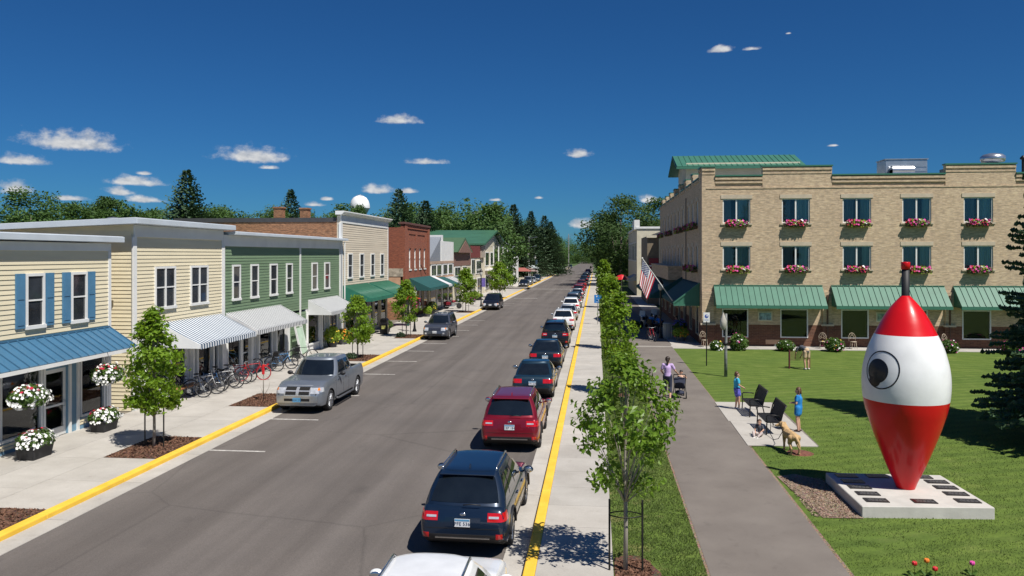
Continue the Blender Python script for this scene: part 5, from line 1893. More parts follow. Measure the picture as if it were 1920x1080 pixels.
def car_shape(kind):
    s = CARSPEC[kind]
    L, W, H = s['L'], s['W'], s['H']
    w = W / 2
    zb0 = s['r'] * .62
    bl, hd, ns = s['belt'], s['hood'], s['nose']
    dk = s['deck'] or bl
    Y = np.array([-.5, -.494, -.482, -.462, -.42, s['rb'] if s['deck'] else -.35, s['cb'] + .0, s['cb'] + .06, .38, .43, .462, .484, .495, .5]) * L
    T = np.array([.68, dk * .82 if not s['deck'] else dk - .14, dk - .05, dk, dk, bl if not kind == 'pickup' else dk, bl - .01, hd, ns + .04 + (hd - ns) * .35, ns, ns - .05, ns - .14, ns - .25, ns - .3])
    Bz = np.interp(Y, np.array([-.5, -.48, -.42, .4, .47, .5]) * L, [.45, .36, zb0, zb0, .26, .34])
    Wd = np.interp(Y, np.array([-.5, -.49, -.47, -.42, -.2, .2, .4, .45, .48, .5]) * L, np.array([.84, .91, .955, .985, 1, 1, .985, .95, .89, .78]) * w)
    ys = np.unique(np.concatenate([Y, np.linspace(-.42, .42, 26) * L]))
    b = MB()
    rows = []
    for y in ys:
        t, z, q = np.interp(y, Y, T), np.interp(y, Y, Bz), np.interp(y, Y, Wd)
        h = t - z
        half = [(0, z), (.55 * q, z), (.86 * q, z), (.955 * q, z + .07 * h), (.985 * q, z + .22 * h), (1.0 * q, z + .45 * h), (.995 * q, z + .62 * h), (.975 * q, z + .78 * h), (.945 * q, z + .9 * h), (.9 * q, t - .012), (.82 * q, t + .006), (.55 * q, t + .018), (0, t + .025)]
        ring = [(x, y, zz) for x, zz in half] + [(-x, y, zz) for x, zz in half[-2:0:-1]]
        rows.append(ring)
    n = len(rows[0])
    vs = [p for r_ in rows for p in r_]
    fs = []
    for i in range(len(rows) - 1):
        for k in range(n):
            fs.append((i * n + k, (i + 1) * n + k, (i + 1) * n + (k + 1) % n, i * n + (k + 1) % n))
    fs.append(tuple(range(n)))
    fs.append(tuple((len(rows) - 1) * n + k for k in range(n))[::-1])
    b.add(vs, fs, True)
    body = b.mesh('body', None)
    bm = bmesh.new()
    bm.from_mesh(body)
    bmesh.ops.recalc_face_normals(bm, faces=bm.faces)
    bm.to_mesh(body)
    bm.free()
    cut = MB()
    for sy in (-1, 1):
        yc = sy * s['wb'] / 2 + (-.02 if kind != 'pickup' else .06) * 1
        for sx in (-1, 1):
            cut.cyl((sx * (w - .27), yc, s['r']), (sx * (w + .2), yc, s['r']), s['r'] * 1.17, n=28)
    if kind == 'pickup':
        cut.box(-w * .78, w * .78, -.485 * L, -.235 * L, .82, 1.6)
    cm = cut.mesh('cut', None)
    bm = bmesh.new()
    bm.from_mesh(cm)
    bmesh.ops.remove_doubles(bm, verts=bm.verts, dist=1e-5)
    bmesh.ops.recalc_face_normals(bm, faces=bm.faces)
    bm.to_mesh(cm)
    bm.free()
    body = bool_diff(body, cm)
    # inside of the wheel arches and the load bed is dark
    mi = []
    for p in body.polygons:
        c, nr = p.center, p.normal
        arch = any(abs(math.hypot(c.y - (sy * s['wb'] / 2 + (-.02 if kind != 'pickup' else .06)), c.z - s['r']) - s['r'] * 1.17) < .03 and abs(c.x) > w - .3 and abs(nr.x) < .5 for sy in (-1, 1)) or (abs(abs(c.x) - (w - .27)) < .01 and c.z < .9)
        bed = kind == 'pickup' and abs(c.x) < w * .79 and -.49 * L < c.y < -.23 * L and .8 < c.z < dk - .02
        mi.append(1 if (arch or bed or nr.z < -.7) else 0)
    body.polygons.foreach_set('material_index', mi)
    body.polygons.foreach_set('use_smooth', [True] * len(body.polygons))
    body.set_sharp_from_angle(angle=R(38))
    # cabin
    zb, zr = min(bl, dk) - .05 if kind != 'pickup' else bl - .05, H - .055
    wb_, wr_ = w * .93, w * .7

    def ring(t):
        z = zb + (zr - zb) * t
        hw = wb_ + (wr_ - wb_) * t + .035 * math.sin(math.pi * min(t, 1)) * (1 if kind != 'boxy' else .6)
        yr = (s['rb'] + (s['rr'] - s['rb']) * t) * L
        yf = (s['cb'] + (s['cr'] - s['cb']) * t) * L
        bow = .10 if not s['deck'] else .16
        pts = []
        for k in range(9):
            u = -1 + k / 4
            pts.append((u * hw * .96, yr + bow * abs(u) ** 3 - .03 * math.sin(math.pi * t), z))
        for k in range(1, 14):
            v = k / 14
            y = yr + bow + (yf - .22 - yr - bow) * v
            pts.append((hw * (1 - .03 * (2 * v - 1) ** 2), y, z))
        for k in range(9):
            u = 1 - k / 4
            pts.append((u * hw * .96, yf - .22 * abs(u) ** 3 + .03 * math.sin(math.pi * t), z))
        for k in range(1, 14):
            v = 1 - k / 14
            y = yr + bow + (yf - .22 - yr - bow) * v
            pts.append((-hw * (1 - .03 * (2 * v - 1) ** 2), y, z))
        return pts
    cb = MB()
    rws = [ring(t) for t in (0, .15, .3, .5, .7, .85, 1.0)]
    top = rws[-1]
    cy = sum(p[1] for p in top) / len(top)
    for k, dz in ((.985, .02), (.95, .036), (.86, .047), (.6, .054), (.3, .055)):
        rws.append([(p[0] * k, cy + (p[1] - cy) * k, p[2] + dz) for p in top])
    n = len(top)
    cb.add([p for r_ in rws for p in r_] + [(0, cy, H)], [(i * n + k, i * n + (k + 1) % n, (i + 1) * n + (k + 1) % n, (i + 1) * n + k) for i in range(len(rws) - 1) for k in range(n)] + [((len(rws) - 1) * n + k, (len(rws) - 1) * n + (k + 1) % n, len(rws) * n) for k in range(n)], True)
    cabin = cb.mesh('cabin', None)

    def glass(i0, i1, t0, t1, off=.007, nt_=6, ni=10):
        rows = []
        for a in range(nt_ + 1):
            t = t0 + (t1 - t0) * a / nt_
            rg = ring(t)
            r_ = []
            for q in range(ni + 1):
                f = i0 + (i1 - i0) * q / ni
                k = int(math.floor(f))
                p = Vector(rg[k % n]).lerp(Vector(rg[(k + 1) % n]), f - k)
                pa, pb = Vector(rg[k % n]), Vector(rg[(k + 1) % n])
                tg = (pb - pa).normalized()
                nrm = Vector((tg.y, -tg.x, 0)).normalized() + Vector((0, 0, .25))
                r_.append(p + nrm.normalized() * off)
            rows.append(r_)
        return MB().grid(rows)
    # indices: rear 0-8, right side 8-22, front 22-30, left side 30-44
    gl = {}
    t0 = .2 if kind != 'sedan' else .16
    gl['rear_window'] = glass(.5, 7.5, t0, .9)
    gl['windscreen'] = glass(22.4, 29.6, .1, .93)
    if kind == 'pickup':
        sp = [(8.8, 14.2), (14.7, 20.8)]
    elif kind in ('sedan',):
        sp = [(9.4, 10.6), (10.9, 15.2), (15.7, 20.8)]
    else:
        sp = [(8.9, 11.3), (11.7, 15.6), (16.1, 21.0)]
    sides = []
    for a, c in sp:
        sides.append(glass(a, c, .18, .88))
        sides.append(glass(52 - c, 52 - a, .18, .88))
    bv = BVHTree.FromPolygons([v.co.copy() for v in body.vertices] + [v.co.copy() for v in cabin.vertices],
                              [tuple(p.vertices) for p in body.polygons] + [tuple(i + len(body.vertices) for i in p.vertices) for p in cabin.polygons])
    return s, body, cabin, gl, sides, bv


def decal(bv, o, d, off=.008):
    """grid of points o[i][j] projected along d on the body and lifted a little"""
    d = Vector(d).normalized()
    rows = []
    for r_ in o:
        q = []
        for p in r_:
            p = Vector(p)
            for _t in range(16):
                h = bv.ray_cast(p - d * 4, d)
                if h[0] is not None:
                    break
                if abs(d.y) > .9:
                    p.x *= .975
                else:
                    p.y *= .985
            if h[0] is None:
                return None
            q.append(h[0] - d * off)
        rows.append(q)
    b = MB()
    b.grid(rows)
    # a rim that goes back to the body so the piece has an edge
    m, n = len(rows), len(rows[0])
    loop = [rows[0][k] for k in range(n)] + [rows[i][n - 1] for i in range(1, m)] + [rows[m - 1][k] for k in range(n - 2, -1, -1)] + [rows[i][0] for i in range(m - 2, 0, -1)]
    L = len(loop)
    b.add(loop + [p + d * (off + .01) for p in loop], [(i, (i + 1) % L, L + (i + 1) % L, L + i) for i in range(L)], False)
    return b


def gridpts(xa, xb, za, zb, y, nx=8, nz=4, skew=0.0):
    return [[(xa + (xb - xa) * i / nx, y, za + (zb - za) * j / nz + skew * i / nx) for i in range(nx + 1)] for j in range(nz + 1)]


CARLIB = {}


def build_car(name, label, kind, paint, loc, rz, plate='LKW 274', group=None, clad=None, steel=False):
    if kind not in CARLIB:
        CARLIB[kind] = car_shape(kind)
    s, body, cabin, gl, sides, bv = CARLIB[kind]
    L, W, H, w, r = s['L'], s['W'], s['H'], s['W'] / 2, s['r']
    T = thing(name, label, 'pickup truck' if kind == 'pickup' else 'car', loc, rz, group)
    me = body.copy()
    me.materials.append(paint)
    me.materials.append(UNDER)
    B = obj('body', me, T)
    cm = cabin.copy()
    cm.materials.append(paint)
    C = obj('cabin', cm, T)
    for k, v in gl.items():
        v.out(k, CGLASS, T)
    for v in sides:
        v.out('side_window', CGLASS, T)
    # wheels
    ty, rm = wheel_meshes(r, .235, 6 if kind == 'pickup' else 10 if kind == 'wagon' else 5)
    for sx in (-1, 1):
        for sy in (-1, 1):
            t = obj('wheel', ty, T)
            t.location = (sx * (w - .13), sy * s['wb'] / 2 + (-.02 if kind != 'pickup' else .06), r)
            if sx < 0:
                t.rotation_euler[2] = math.pi
            obj('rim', rm, t)
    def put(nm, d, m, par=T):
        if d is not None:
            d.out(nm, m, par)
    bk, fw = (0, 1, 0), (0, -1, 0)
    zt = (s['deck'] or s['belt'])
    # rear lamps, bumper, plate
    for sx in (-1, 1):
        if kind in ('suv', 'wagon', 'boxy', 'van'):
            put('tail_light', decal(bv, gridpts(sx * w * .55, sx * w * .955, zt - .24, zt - .075, -L / 2, 9, 4), bk), LIGHT_R)
            put('tail_light', decal(bv, [[(sx * w, -L / 2 + .06 + .26 * i / 5, zt - .24 + .165 * j / 3) for i in range(6)] for j in range(4)], (-sx, .25, 0)), LIGHT_R)
            put('reverse_light', decal(bv, gridpts(sx * w * .58, sx * w * .8, zt - .175, zt - .135, -L / 2, 6, 2), bk, .014), LIGHT_W)
            put('reflector', decal(bv, gridpts(sx * w * .74, sx * w * .88, .44, .54, -L / 2, 4, 2), bk, .016), LIGHT_R)
        elif kind == 'sedan':
            put('tail_light', decal(bv, gridpts(sx * w * .5, sx * w * .93, zt - .27, zt - .1, -L / 2, 9, 4), bk), LIGHT_R)
            put('tail_light', decal(bv, [[(sx * w, -L / 2 + .07 + .25 * i / 5, zt - .27 + .16 * j / 3) for i in range(6)] for j in range(4)], (-sx, .25, 0)), LIGHT_R)
        else:
            put('tail_light', decal(bv, gridpts(sx * w * .8, sx * w * .93, .78, 1.16, -L / 2, 4, 6), bk), LIGHT_R)
        # front lamps
        zf = s['nose'] - .1
        put('headlight', decal(bv, gridpts(sx * w * .5, sx * w * .84, zf - .18, zf + .03, L / 2, 8, 5), fw), LIGHT_W)
        put('headlight', decal(bv, [[(sx * w, L / 2 - .1 - .26 * i / 5, zf - .14 + .17 * j / 3) for i in range(6)] for j in range(4)], (-sx, -.3, 0)), LIGHT_W)
        put('turn_light', decal(bv, gridpts(sx * w * .78, sx * w * .88, zf - .06, zf + .03, L / 2, 3, 2), fw, .014), LIGHT_A)
        put('fog_light', decal(bv, gridpts(sx * w * .62, sx * w * .76, .46, .56, L / 2, 4, 3), fw, .012), LIGHT_W)
        # side trim, handles, door seams
        put('sill_trim', decal(bv, [[(sx * w, -s['wb'] / 2 + r * 1.25 + (s['wb'] - r * 2.5) * i / 10, r * .62 + .05 + .15 * j / 2) for i in range(11)] for j in range(3)], (-sx, 0, 0), .006), clad or TRIM)
        for yy in ((-.62, .3) if kind != 'pickup' else (-.12, .78)):
            put('door_handle', decal(bv, [[(sx * w, yy + .16 * i / 3, s['belt'] - .17 + .03 * j) for i in range(4)] for j in range(2)], (-sx, 0, 0), .03), paint if not steel else CHROME)
        for yy in ((-.92, -.02, .98) if kind != 'pickup' else (-.42, .3, 1.18)):
            put('door_seam', decal(bv, [[(sx * w, yy + .010 * i, .42 + (s['belt'] - .48) * j / 7) for i in range(2)] for j in range(8)], (-sx, 0, 0), .0025), UNDER)
        # mirrors
        ym = s['cb'] * L - .42
        mm = MB()
        mm.ell((sx * (w + .11), ym, s['belt'] + .06), (.12, .075, .085), 12, 8)
        mm.bar((sx * (w - .07), ym + .02, s['belt'] + .0), (sx * (w + .06), ym, s['belt'] + .03), .05, .04)
        M = mm.out('mirror', paint if not kind == 'pickup' else TRIM, T)
        MB().ell((sx * (w + .11), ym - .07, s['belt'] + .06), (.1, .012, .068), 12, 6).out('mirror_glass', CHROME, M)
        # wheel-arch lips
        if clad is not None:
            for sy in (-1, 1):
                yc = sy * s['wb'] / 2 - .02
                arc = []
                for k in range(15):
                    a = math.pi * k / 14
                    arc.append((sx * (w - .012), yc + math.cos(a) * r * 1.2, r + math.sin(a) * r * 1.2))
                MB().tube(arc, .03, 5).out('arch_trim', clad, T)
        if s['rails']:
            y0, y1 = s['rr'] * L + .16, s['cr'] * L - .25
            MB().tube([(sx * w * .62, y0, H - .02), (sx * w * .625, y0 + .1, H + .045), (sx * w * .625, y1 - .1, H + .045), (sx * w * .615, y1, H - .02)], .02, 6).out('roof_rail', CHROME if kind != 'boxy' else TRIM, T)
    # bumpers
    put('rear_bumper', decal(bv, gridpts(-w * .87, w * .87, .37, .52, -L / 2, 12, 3), bk, .012), clad or TRIM)
    if clad is not None:
        put('skid_strip', decal(bv, gridpts(-w * .6, w * .6, .43, .46, -L / 2, 8, 1), bk, .02), CHROME)
    put('tailgate_seam', decal(bv, gridpts(-w * .8, w * .8, .63, .64, -L / 2, 12, 1), bk, .003), UNDER)
    if kind != 'pickup':
        put('plate_recess', decal(bv, gridpts(-.36, .36, zt - .36, zt - .17, -L / 2, 6, 3), bk, .005), paint)
    zp = zt - .27 if kind != 'pickup' else .6
    h = bv.ray_cast(Vector((0, -L / 2 - 2, zp)), Vector((0, 1, 0)))
    if h[0] is not None:
        P = MB().box(-.155, .155, h[0].y - .025, h[0].y - .008, zp - .078, zp + .078).out('number_plate', PLATE, T)
        MB().box(-.15, .15, h[0].y - .027, h[0].y - .0255, zp + .035, zp + .075).out('plate_band', PLATE_B, P)
        tx = obj('plate_text', text_mesh(plate, .1, PTXT), P)
        tx.location = (0, h[0].y - .028, zp - .02)
        tx.rotation_euler = (R(90), 0, 0)
    h = bv.ray_cast(Vector((0, -L / 2 - 2, zt - .1)), Vector((0, 1, 0)))
    if h[0] is not None:
        MB().ell((0, h[0].y - .005, zt - .12), (.065, .015, .04), 12, 6).out('badge', CHROME, T)
    # front: grille, plate, bumper intake
    zf = s['nose'] - .1
    if kind == 'pickup':
        put('grille_frame', decal(bv, gridpts(-w * .52, w * .52, zf - .26, zf + .1, L / 2, 10, 5), fw, .012), pm('grille_chrome', (.55, .56, .58), .25, .5))
        for sx in (-1, 1):
            for (za, zb_) in ((zf - .22, zf - .1), (zf - .05, zf + .06)):
                put('grille', decal(bv, gridpts(sx * w * .06, sx * w * .47, za, zb_, L / 2, 6, 3), fw, .022), UNDER)
        put('front_bumper', decal(bv, gridpts(-w * .8, w * .8, .46, .72, L / 2, 12, 4), fw, .05), pm('bumper_silver', (.42, .44, .46), .3, .8))
        put('intake', decal(bv, gridpts(-w * .5, w * .5, .52, .62, L / 2, 8, 2), fw, .06), UNDER)
    else:
        put('grille', decal(bv, gridpts(-w * .45, w * .45, zf - .17, zf + .01, L / 2, 8, 3), fw, .01), UNDER)
        for k in range(2):
            put('grille_bar', decal(bv, gridpts(-w * .44, w * .44, zf - .13 + k * .08, zf - .11 + k * .08, L / 2, 8, 1), fw, .02), CHROME)
        put('intake', decal(bv, gridpts(-w * .55, w * .55, .36, .48, L / 2, 8, 2), fw, .01), TRIM)
    zq = .6 if kind != 'pickup' else .57
    h = bv.ray_cast(Vector((0, L / 2 + 2, zq)), Vector((0, -1, 0)))
    if h[0] is not None:
        e = .07 if kind == 'pickup' else .02
        P = MB().box(-.155, .155, h[0].y + e - .01, h[0].y + e + .01, zq - .078, zq + .078).out('number_plate', PLATE_B if kind == 'pickup' else PLATE, T)
        tx = obj('plate_text', text_mesh(plate, .1, PTXT), P)
        tx.location = (0, h[0].y + e + .012, zq - .01)
        tx.rotation_euler = (R(90), 0, R(180))
    # wiper, antenna, spoiler
    if kind in ('suv', 'wagon', 'boxy', 'van'):
        MB().tube([(0, s['rb'] * L - .03, s['belt'] + .06), (.16, s['rb'] * L - .035, s['belt'] + .08), (.36, s['rb'] * L - .03, s['belt'] + .07)], .012, 5).out('wiper', TRIM, T)
        ys_ = s['rr'] * L
        MB().hexa([(-w * .62, ys_ - .09, H - .075), (w * .62, ys_ - .09, H - .075), (w * .62, ys_ + .16, H - .05), (-w * .62, ys_ + .16, H - .05), (-w * .62, ys_ - .09, H - .05), (w * .62, ys_ - .09, H - .05), (w * .62, ys_ + .16, H - .012), (-w * .62, ys_ + .16, H - .012)]).out('spoiler', paint, T, .01)
        MB().prism([(ys_ + .22, H - .01), (ys_ + .3, H + .07), (ys_ + .36, H - .01)], 'x', -.018, .018).out('antenna', paint, T)
    if kind == 'pickup':
        MB().box(-w * .8, w * .8, -L / 2 - .1, -L / 2 + .05, .5, .66).out('step_bumper', CHROME, T, .02)
        for sx in (-1, 1):
            MB().tube([(sx * (w - .02), -1.0, .38), (sx * (w + .05), -.9, .36), (sx * (w + .05), 1.1, .36), (sx * (w - .02), 1.2, .38)], .045, 8).out('side_step', GREYTRIM, T)
    return T


P_NAVY = car_paint('navy_paint', (.008, .02, .045), .4)
P_RED = car_paint('red_car_paint', (.2, .006, .018), .4)
P_TEAL = car_paint('slate_blue_paint', (.012, .036, .06), .4)
P_DARK = car_paint('blue_black_paint', (.008, .018, .03), .3)
P_BLACK = car_paint('black_car_paint', (.008, .008, .01), .1)
P_WHITE = car_paint('white_car_paint', (.72, .73, .74), .0)
P_SILVER = car_paint('silver_paint', (.42, .44, .46), .6)
P_PEWTER = car_paint('pewter_paint', (.26, .29, .33), .6)
P_GRAPH = car_paint('graphite_paint', (.085, .095, .12), .5)
P_MAROON = car_paint('maroon_paint', (.1, .008, .012), .4)

CX = -2.75
GR = 'cars parked along the right kerb'
build_car('parked_car', 'white crossover with black roof bars, cut off by the lower picture edge', 'wagon', P_WHITE, (-2.42, 11.8, ROADZ), 0, 'BDT 418', GR)
build_car('parked_car', 'dark navy wagon with silver roof rails behind the white crossover', 'wagon', P_NAVY, (-2.63, 18.25, ROADZ), R(-1), 'PFE 536', GR, clad=TRIM)
build_car('parked_car', 'dark red sport utility car with chrome roof rails', 'suv', P_RED, (-2.66, 26.85, ROADZ), 0, 'CEP 184', GR, clad=TRIM, steel=True)
build_car('parked_car', 'slate blue saloon parked ahead of the dark red car', 'sedan', P_TEAL, (-2.68, 35.9, ROADZ), 0, 'JYR 263', GR)
build_car('parked_car', 'blue black saloon with bright red tail lamps, third ahead of the navy wagon', 'sedan', P_DARK, (-2.7, 44.6, ROADZ), 0, 'GTM 905', GR)
build_car('parked_car', 'black boxy sport utility car behind the white one', 'boxy', P_BLACK, (-2.68, 54.2, ROADZ), 0, 'DRS 377', GR)
build_car('parked_car', 'white sport utility car with dark rear window beside the blue sign', 'suv', P_WHITE, (-2.65, 66.6, ROADZ), 0, 'ATN 642', GR)
ram = build_car('pickup_truck', 'silver grey crew cab pickup truck parked facing the camera', 'pickup', P_PEWTER, (-11.4, 32.5, ROADZ), math.pi, 'LKW 274', 'vehicles at the left kerb', steel=True)
build_car('parked_car', 'graphite sport utility car facing the camera by the left kerb', 'boxy', P_GRAPH, (-11.5, 58.6, ROADZ), math.pi, 'MNB 481', 'vehicles at the left kerb')
build_car('parked_car', 'black minivan facing the camera beyond the graphite car', 'van', P_BLACK, (-11.65, 90.0, ROADZ), math.pi, 'HVL 529', 'vehicles at the left kerb')

# farther cars: copies of three bodies, painted singly
def far_car(src, paint, loc, rz, label, group):
    kids = tree(src)
    c = dup(src, [(k, []) for k, _ in kids if k.name.split('.')[0] in ('body', 'cabin', 'rear_window', 'windscreen', 'side_window', 'wheel', 'tail_light', 'headlight', 'mirror', 'number_plate', 'grille', 'rear_bumper')], loc, rz, label, group)
    for k in c.children:
        if k.name.split('.')[0] in ('body', 'cabin', 'mirror') and k.material_slots:
            k.material_slots[0].link = 'OBJECT'
            k.material_slots[0].material = paint
    return c


SRC = {}
for o in list(COL.objects):
    if o.parent is None and o.name.startswith('parked_car'):
        if 'slate blue saloon' in o['label']:
            SRC['sedan'] = o
        if 'dark red sport' in o['label']:
            SRC['suv'] = o
        if 'black boxy' in o['label']:
            SRC['boxy'] = o
ROW = [(76.3, 'sedan', P_SILVER, 'silver saloon just past the white sport utility car'), (85.0, 'suv', P_WHITE, 'white crossover two places past the blue sign'),
       (93.5, 'boxy', P_GRAPH, 'dark grey boxy car three places past the blue sign'), (103, 'sedan', P_NAVY, 'navy saloon in the middle of the right parked row'),
       (112.5, 'sedan', P_SILVER, 'silver saloon ahead of the navy saloon in the right row'), (122, 'suv', P_RED, 'red crossover far up the right parked row'),
       (134, 'sedan', P_RED, 'red saloon beyond the red crossover'), (146, 'suv', P_MAROON, 'maroon car beyond the red saloon'),
       (160, 'sedan', P_TEAL, 'blue saloon far up the street past the maroon car'), (176, 'suv', P_NAVY, 'dark blue crossover near the far trees'),
       (196, 'boxy', P_BLACK, 'black boxy car in the shade of the far trees'), (222, 'sedan', P_GRAPH, 'grey saloon in the shade far up the street'),
       (255, 'suv', P_MAROON, 'dark red car at the far end of the parked row')]
for y, k, p, lb in ROW:
    far_car(SRC[k], p, (-2.62, y, ROADZ), 0, lb, GR)
for x, y, k, p, lb in ((-13.9, 153.5, 'sedan', P_BLACK, 'black saloon at the mouth of the parking lot'), (-13.9, 163, 'boxy', P_PEWTER, 'grey boxy car behind the black saloon in the lot'),
                       (-13.8, 173, 'sedan', P_SILVER, 'silver saloon in the middle of the parking lot'), (-13.7, 183, 'suv', P_TEAL, 'blue car at the back of the parking lot'),
                       (-14.8, 300, 'suv', P_TEAL, 'blue car far off beside the left kerb'), (-13.8, 330, 'sedan', P_WHITE, 'white car far off beside the left kerb'),
                       (-12.0, 372, 'suv', P_NAVY, 'dark car at the far end of the street')):
    far_car(SRC[k], p, (x, y, ROADZ), math.pi, lb, 'cars parked past the side street')

# ------------------------------------------------------------------ vegetation
BARK = pm('bark_grey', (.16, .13, .1), .9, var=.35, vs=6, bump=.5, bs=30, stretch=(1, 1, .2))
BARKP = pm('bark_pale', (.3, .27, .22), .9, var=.3, vs=6, bump=.4, bs=30, stretch=(1, 1, .2))
LEAF_S = leaf_mat('street_tree_leaf', (.09, .19, .012), (.24, .37, .03), .4, .45)
LEAF_N = leaf_mat('maple_leaf', (.07, .16, .012), (.21, .33, .04), .4, .4)
LEAF_B = leaf_mat('woodland_leaf', (.034, .084, .016), (.086, .155, .036), .3, .6, objvar=.22)
LEAF_SP = leaf_mat('spruce_needle', (.018, .05, .022), (.06, .1, .042), .12, .6, objvar=.15)
LEAF_SP2 = leaf_mat('blue_spruce_needle', (.05, .11, .055), (.14, .215, .11), .2, .55)
STAKE = pm('stake_iron', (.02, .02, .018), .5, .3, var=.3)


def crown_pts(g, n, zlo, zhi, rx, ry, shape, nclump, csig):
    """leaf centres: clumps spread through an envelope whose half width follows shape(t), t = 0..1 upward"""
    out, nrm = [], []
    cl = []
    while len(cl) < nclump:
        t = g.uniform(0, 1) ** .9
        a = g.uniform(0, 2 * math.pi)
        k = shape(t) * g.uniform(.25, 1.0) ** .6
        cl.append((rx * k * math.cos(a), ry * k * math.sin(a), zlo + (zhi - zlo) * t, k))
    cl = np.array(cl)
    i = g.integers(0, nclump, n)
    c = cl[i, :3] + np.clip(g.normal(0, 1, (n, 3)), -1.7, 1.7) * csig * np.array([1, 1, .75])
    d = c - np.array([0, 0, (zlo + zhi) / 2])
    d = d / (np.linalg.norm(d, axis=1)[:, None] + 1e-6) + np.array([0, 0, .35])
    return c, d, cl[:, :3]


def limb_tubes(b, base, cl, g, k, r0):
    idx = g.choice(len(cl), min(k, len(cl)), replace=False)
    for i in idx:
        e = Vector(cl[i])
        h = base + (e.z - base) * g.uniform(.35, .6)
        s = Vector((0, 0, max(base * .8, h - abs(e.x) - abs(e.y))))
        mid = s.lerp(e, .5) + Vector((0, 0, .05))
        b.tube([s, mid, e], [r0 * .5, r0 * .3, r0 * .08], 5)


def street_tree(label, loc, h, zlo, rx, n, leaf, seed, m, nclump=70, csig=.14, stakes=True, shape=None, trunk_r=.045, group='young street trees', lean=0.0, bark=None):
    g = np.random.default_rng(seed)
    shape = shape or (lambda t: math.sin(math.pi * min(1, .16 + .84 * t) ** .85) ** .8)
    T = thing('street_tree', label, 'tree', loc, 0, group)
    c, d, cl = crown_pts(g, n, zlo, h, rx, rx, shape, nclump, csig)
    tr = MB()
    tr.tube([(0, 0, -.05), (.01, 0, zlo * .5), (lean * .5, .01, zlo), (lean, 0, (zlo + h) / 2), (lean, 0, h * .93)], [trunk_r * 1.15, trunk_r, trunk_r * .9, trunk_r * .55, .008], 8)
    limb_tubes(tr, zlo, cl, g, 26, trunk_r * .8)
    tr.out('trunk', bark or BARKP, T)
    k = obj('crown', cards('crown', c, d, leaf, m, g, ratio=.62, bend=.22, jit=.7), T)
    k['kind'] = 'stuff'
    if stakes:
        for sx in (-.3, .32):
            MB().cyl((sx, .0, -.05), (sx, .0, 1.35), .022, n=6).out('stake', STAKE, T)
        ar = [(sx_, .16 * math.cos(sx_ / .32 * math.pi / 2) * s_, 1.12 - .04 * s_) for s_ in (1,) for sx_ in np.linspace(-.3, .32, 9)]
        MB().tube(ar, .012, 5).tube([(x, -y, z - .03) for x, y, z in ar], .012, 5).out('tie', STAKE, T)
    return T


street_tree('young tree with iron stakes in front of the blue shop', (-13.75, 23.7, 0), 4.25, 1.15, .82, 4600, .075, 11, LEAF_S, 110, .13)
street_tree('young tree with reddish shoot beside the silver pickup', (-13.8, 45.3, 0), 3.6, .95, .85, 3200, .08, 12, LEAF_S, 60, .15)
street_tree('young tree in front of the tan building awnings', (-13.85, 57.5, 0), 4.0, 1.15, .88, 3200, .085, 13, LEAF_S, 70, .16)
street_tree('young tree beyond the graphite car near the teal awnings', (-13.7, 83.4, 0), 4.5, 1.0, 1.1, 3000, .11, 14, LEAF_S, 60, .2)
street_tree('young rounded tree near the side street corner', (-13.5, 111.8, 0), 4.8, 1.1, 1.7, 3200, .14, 15, LEAF_S, 60, .25)
street_tree('small dark green tree beside the parking lot', (-16.5, 152.5, 0), 5.0, .8, 1.7, 2500, .16, 16, LEAF_B, 50, .3, False)
maple_shape = lambda t: (.42 + .58 * math.sin(math.pi * (.08 + .75 * t))) * (1 - max(0, t - .72) * 2.6)
street_tree('large leaved young maple nearest the camera on the grass verge', (.55, 15.35, 0), 4.0, 1.6, .95, 3000, .062, 21, LEAF_N, 75, .13, True, maple_shape, .04)
street_tree('second tree along the verge, staked over a mulch ring', (1.0, 34.8, 0), 4.2, 1.3, .64, 2000, .085, 23, LEAF_S, 70, .17, True)
street_tree('third tree along the verge, beside the concrete path joint', (.95, 51.5, 0), 4.5, 1.2, .66, 1900, .1, 25, LEAF_S, 60, .2, True)
street_tree('farthest thin tree of the verge row', (.9, 92, 0), 5.2, 1.2, .8, 2000, .15, 27, LEAF_S, 50, .25, False)
# bare sapling with a red bird-house post in the bed beside the pickup
sp = thing('sapling', 'bare thin sapling with a red tube guard in the mulch bed', 'sapling', (-13.6, 31.6, 0))
MB().tube([(0, 0, 0), (.01, 0, .9), (0, .02, 1.75)], [.022, .016, .006], 6).tube([(.02, .0, .2), (.2, .1, .55), (.24, .1, .8)], [.01, .008, .004], 5).tube([(.0, .0, .3), (-.15, .05, .6)], [.01, .004], 5).out('trunk', BARKP, sp)
MB().cyl((0, .0, 1.1), (0, .02, 1.5), .055, n=10).bar((.02, 0, 1.42), (.22, .02, 1.52), .06, .06).out('guard', REDP, sp)
# low planting at the foot of the tree by the pickup
for k, (x, y, lb) in enumerate(((-14.1, 45.0, 'dark low shrub at the foot of the tree by the pickup'), (-14.2, 57.2, 'dark low shrub under the tree by the tan building'))):
    T = thing('shrub', lb, 'shrub', (x, y, 0))
    g_ = np.random.default_rng(40 + k)
    flower_mass(T, (0, 0, .12), (.35, .35, .25), g_, [], 10, .04, 420, .06, LEAF_SP)


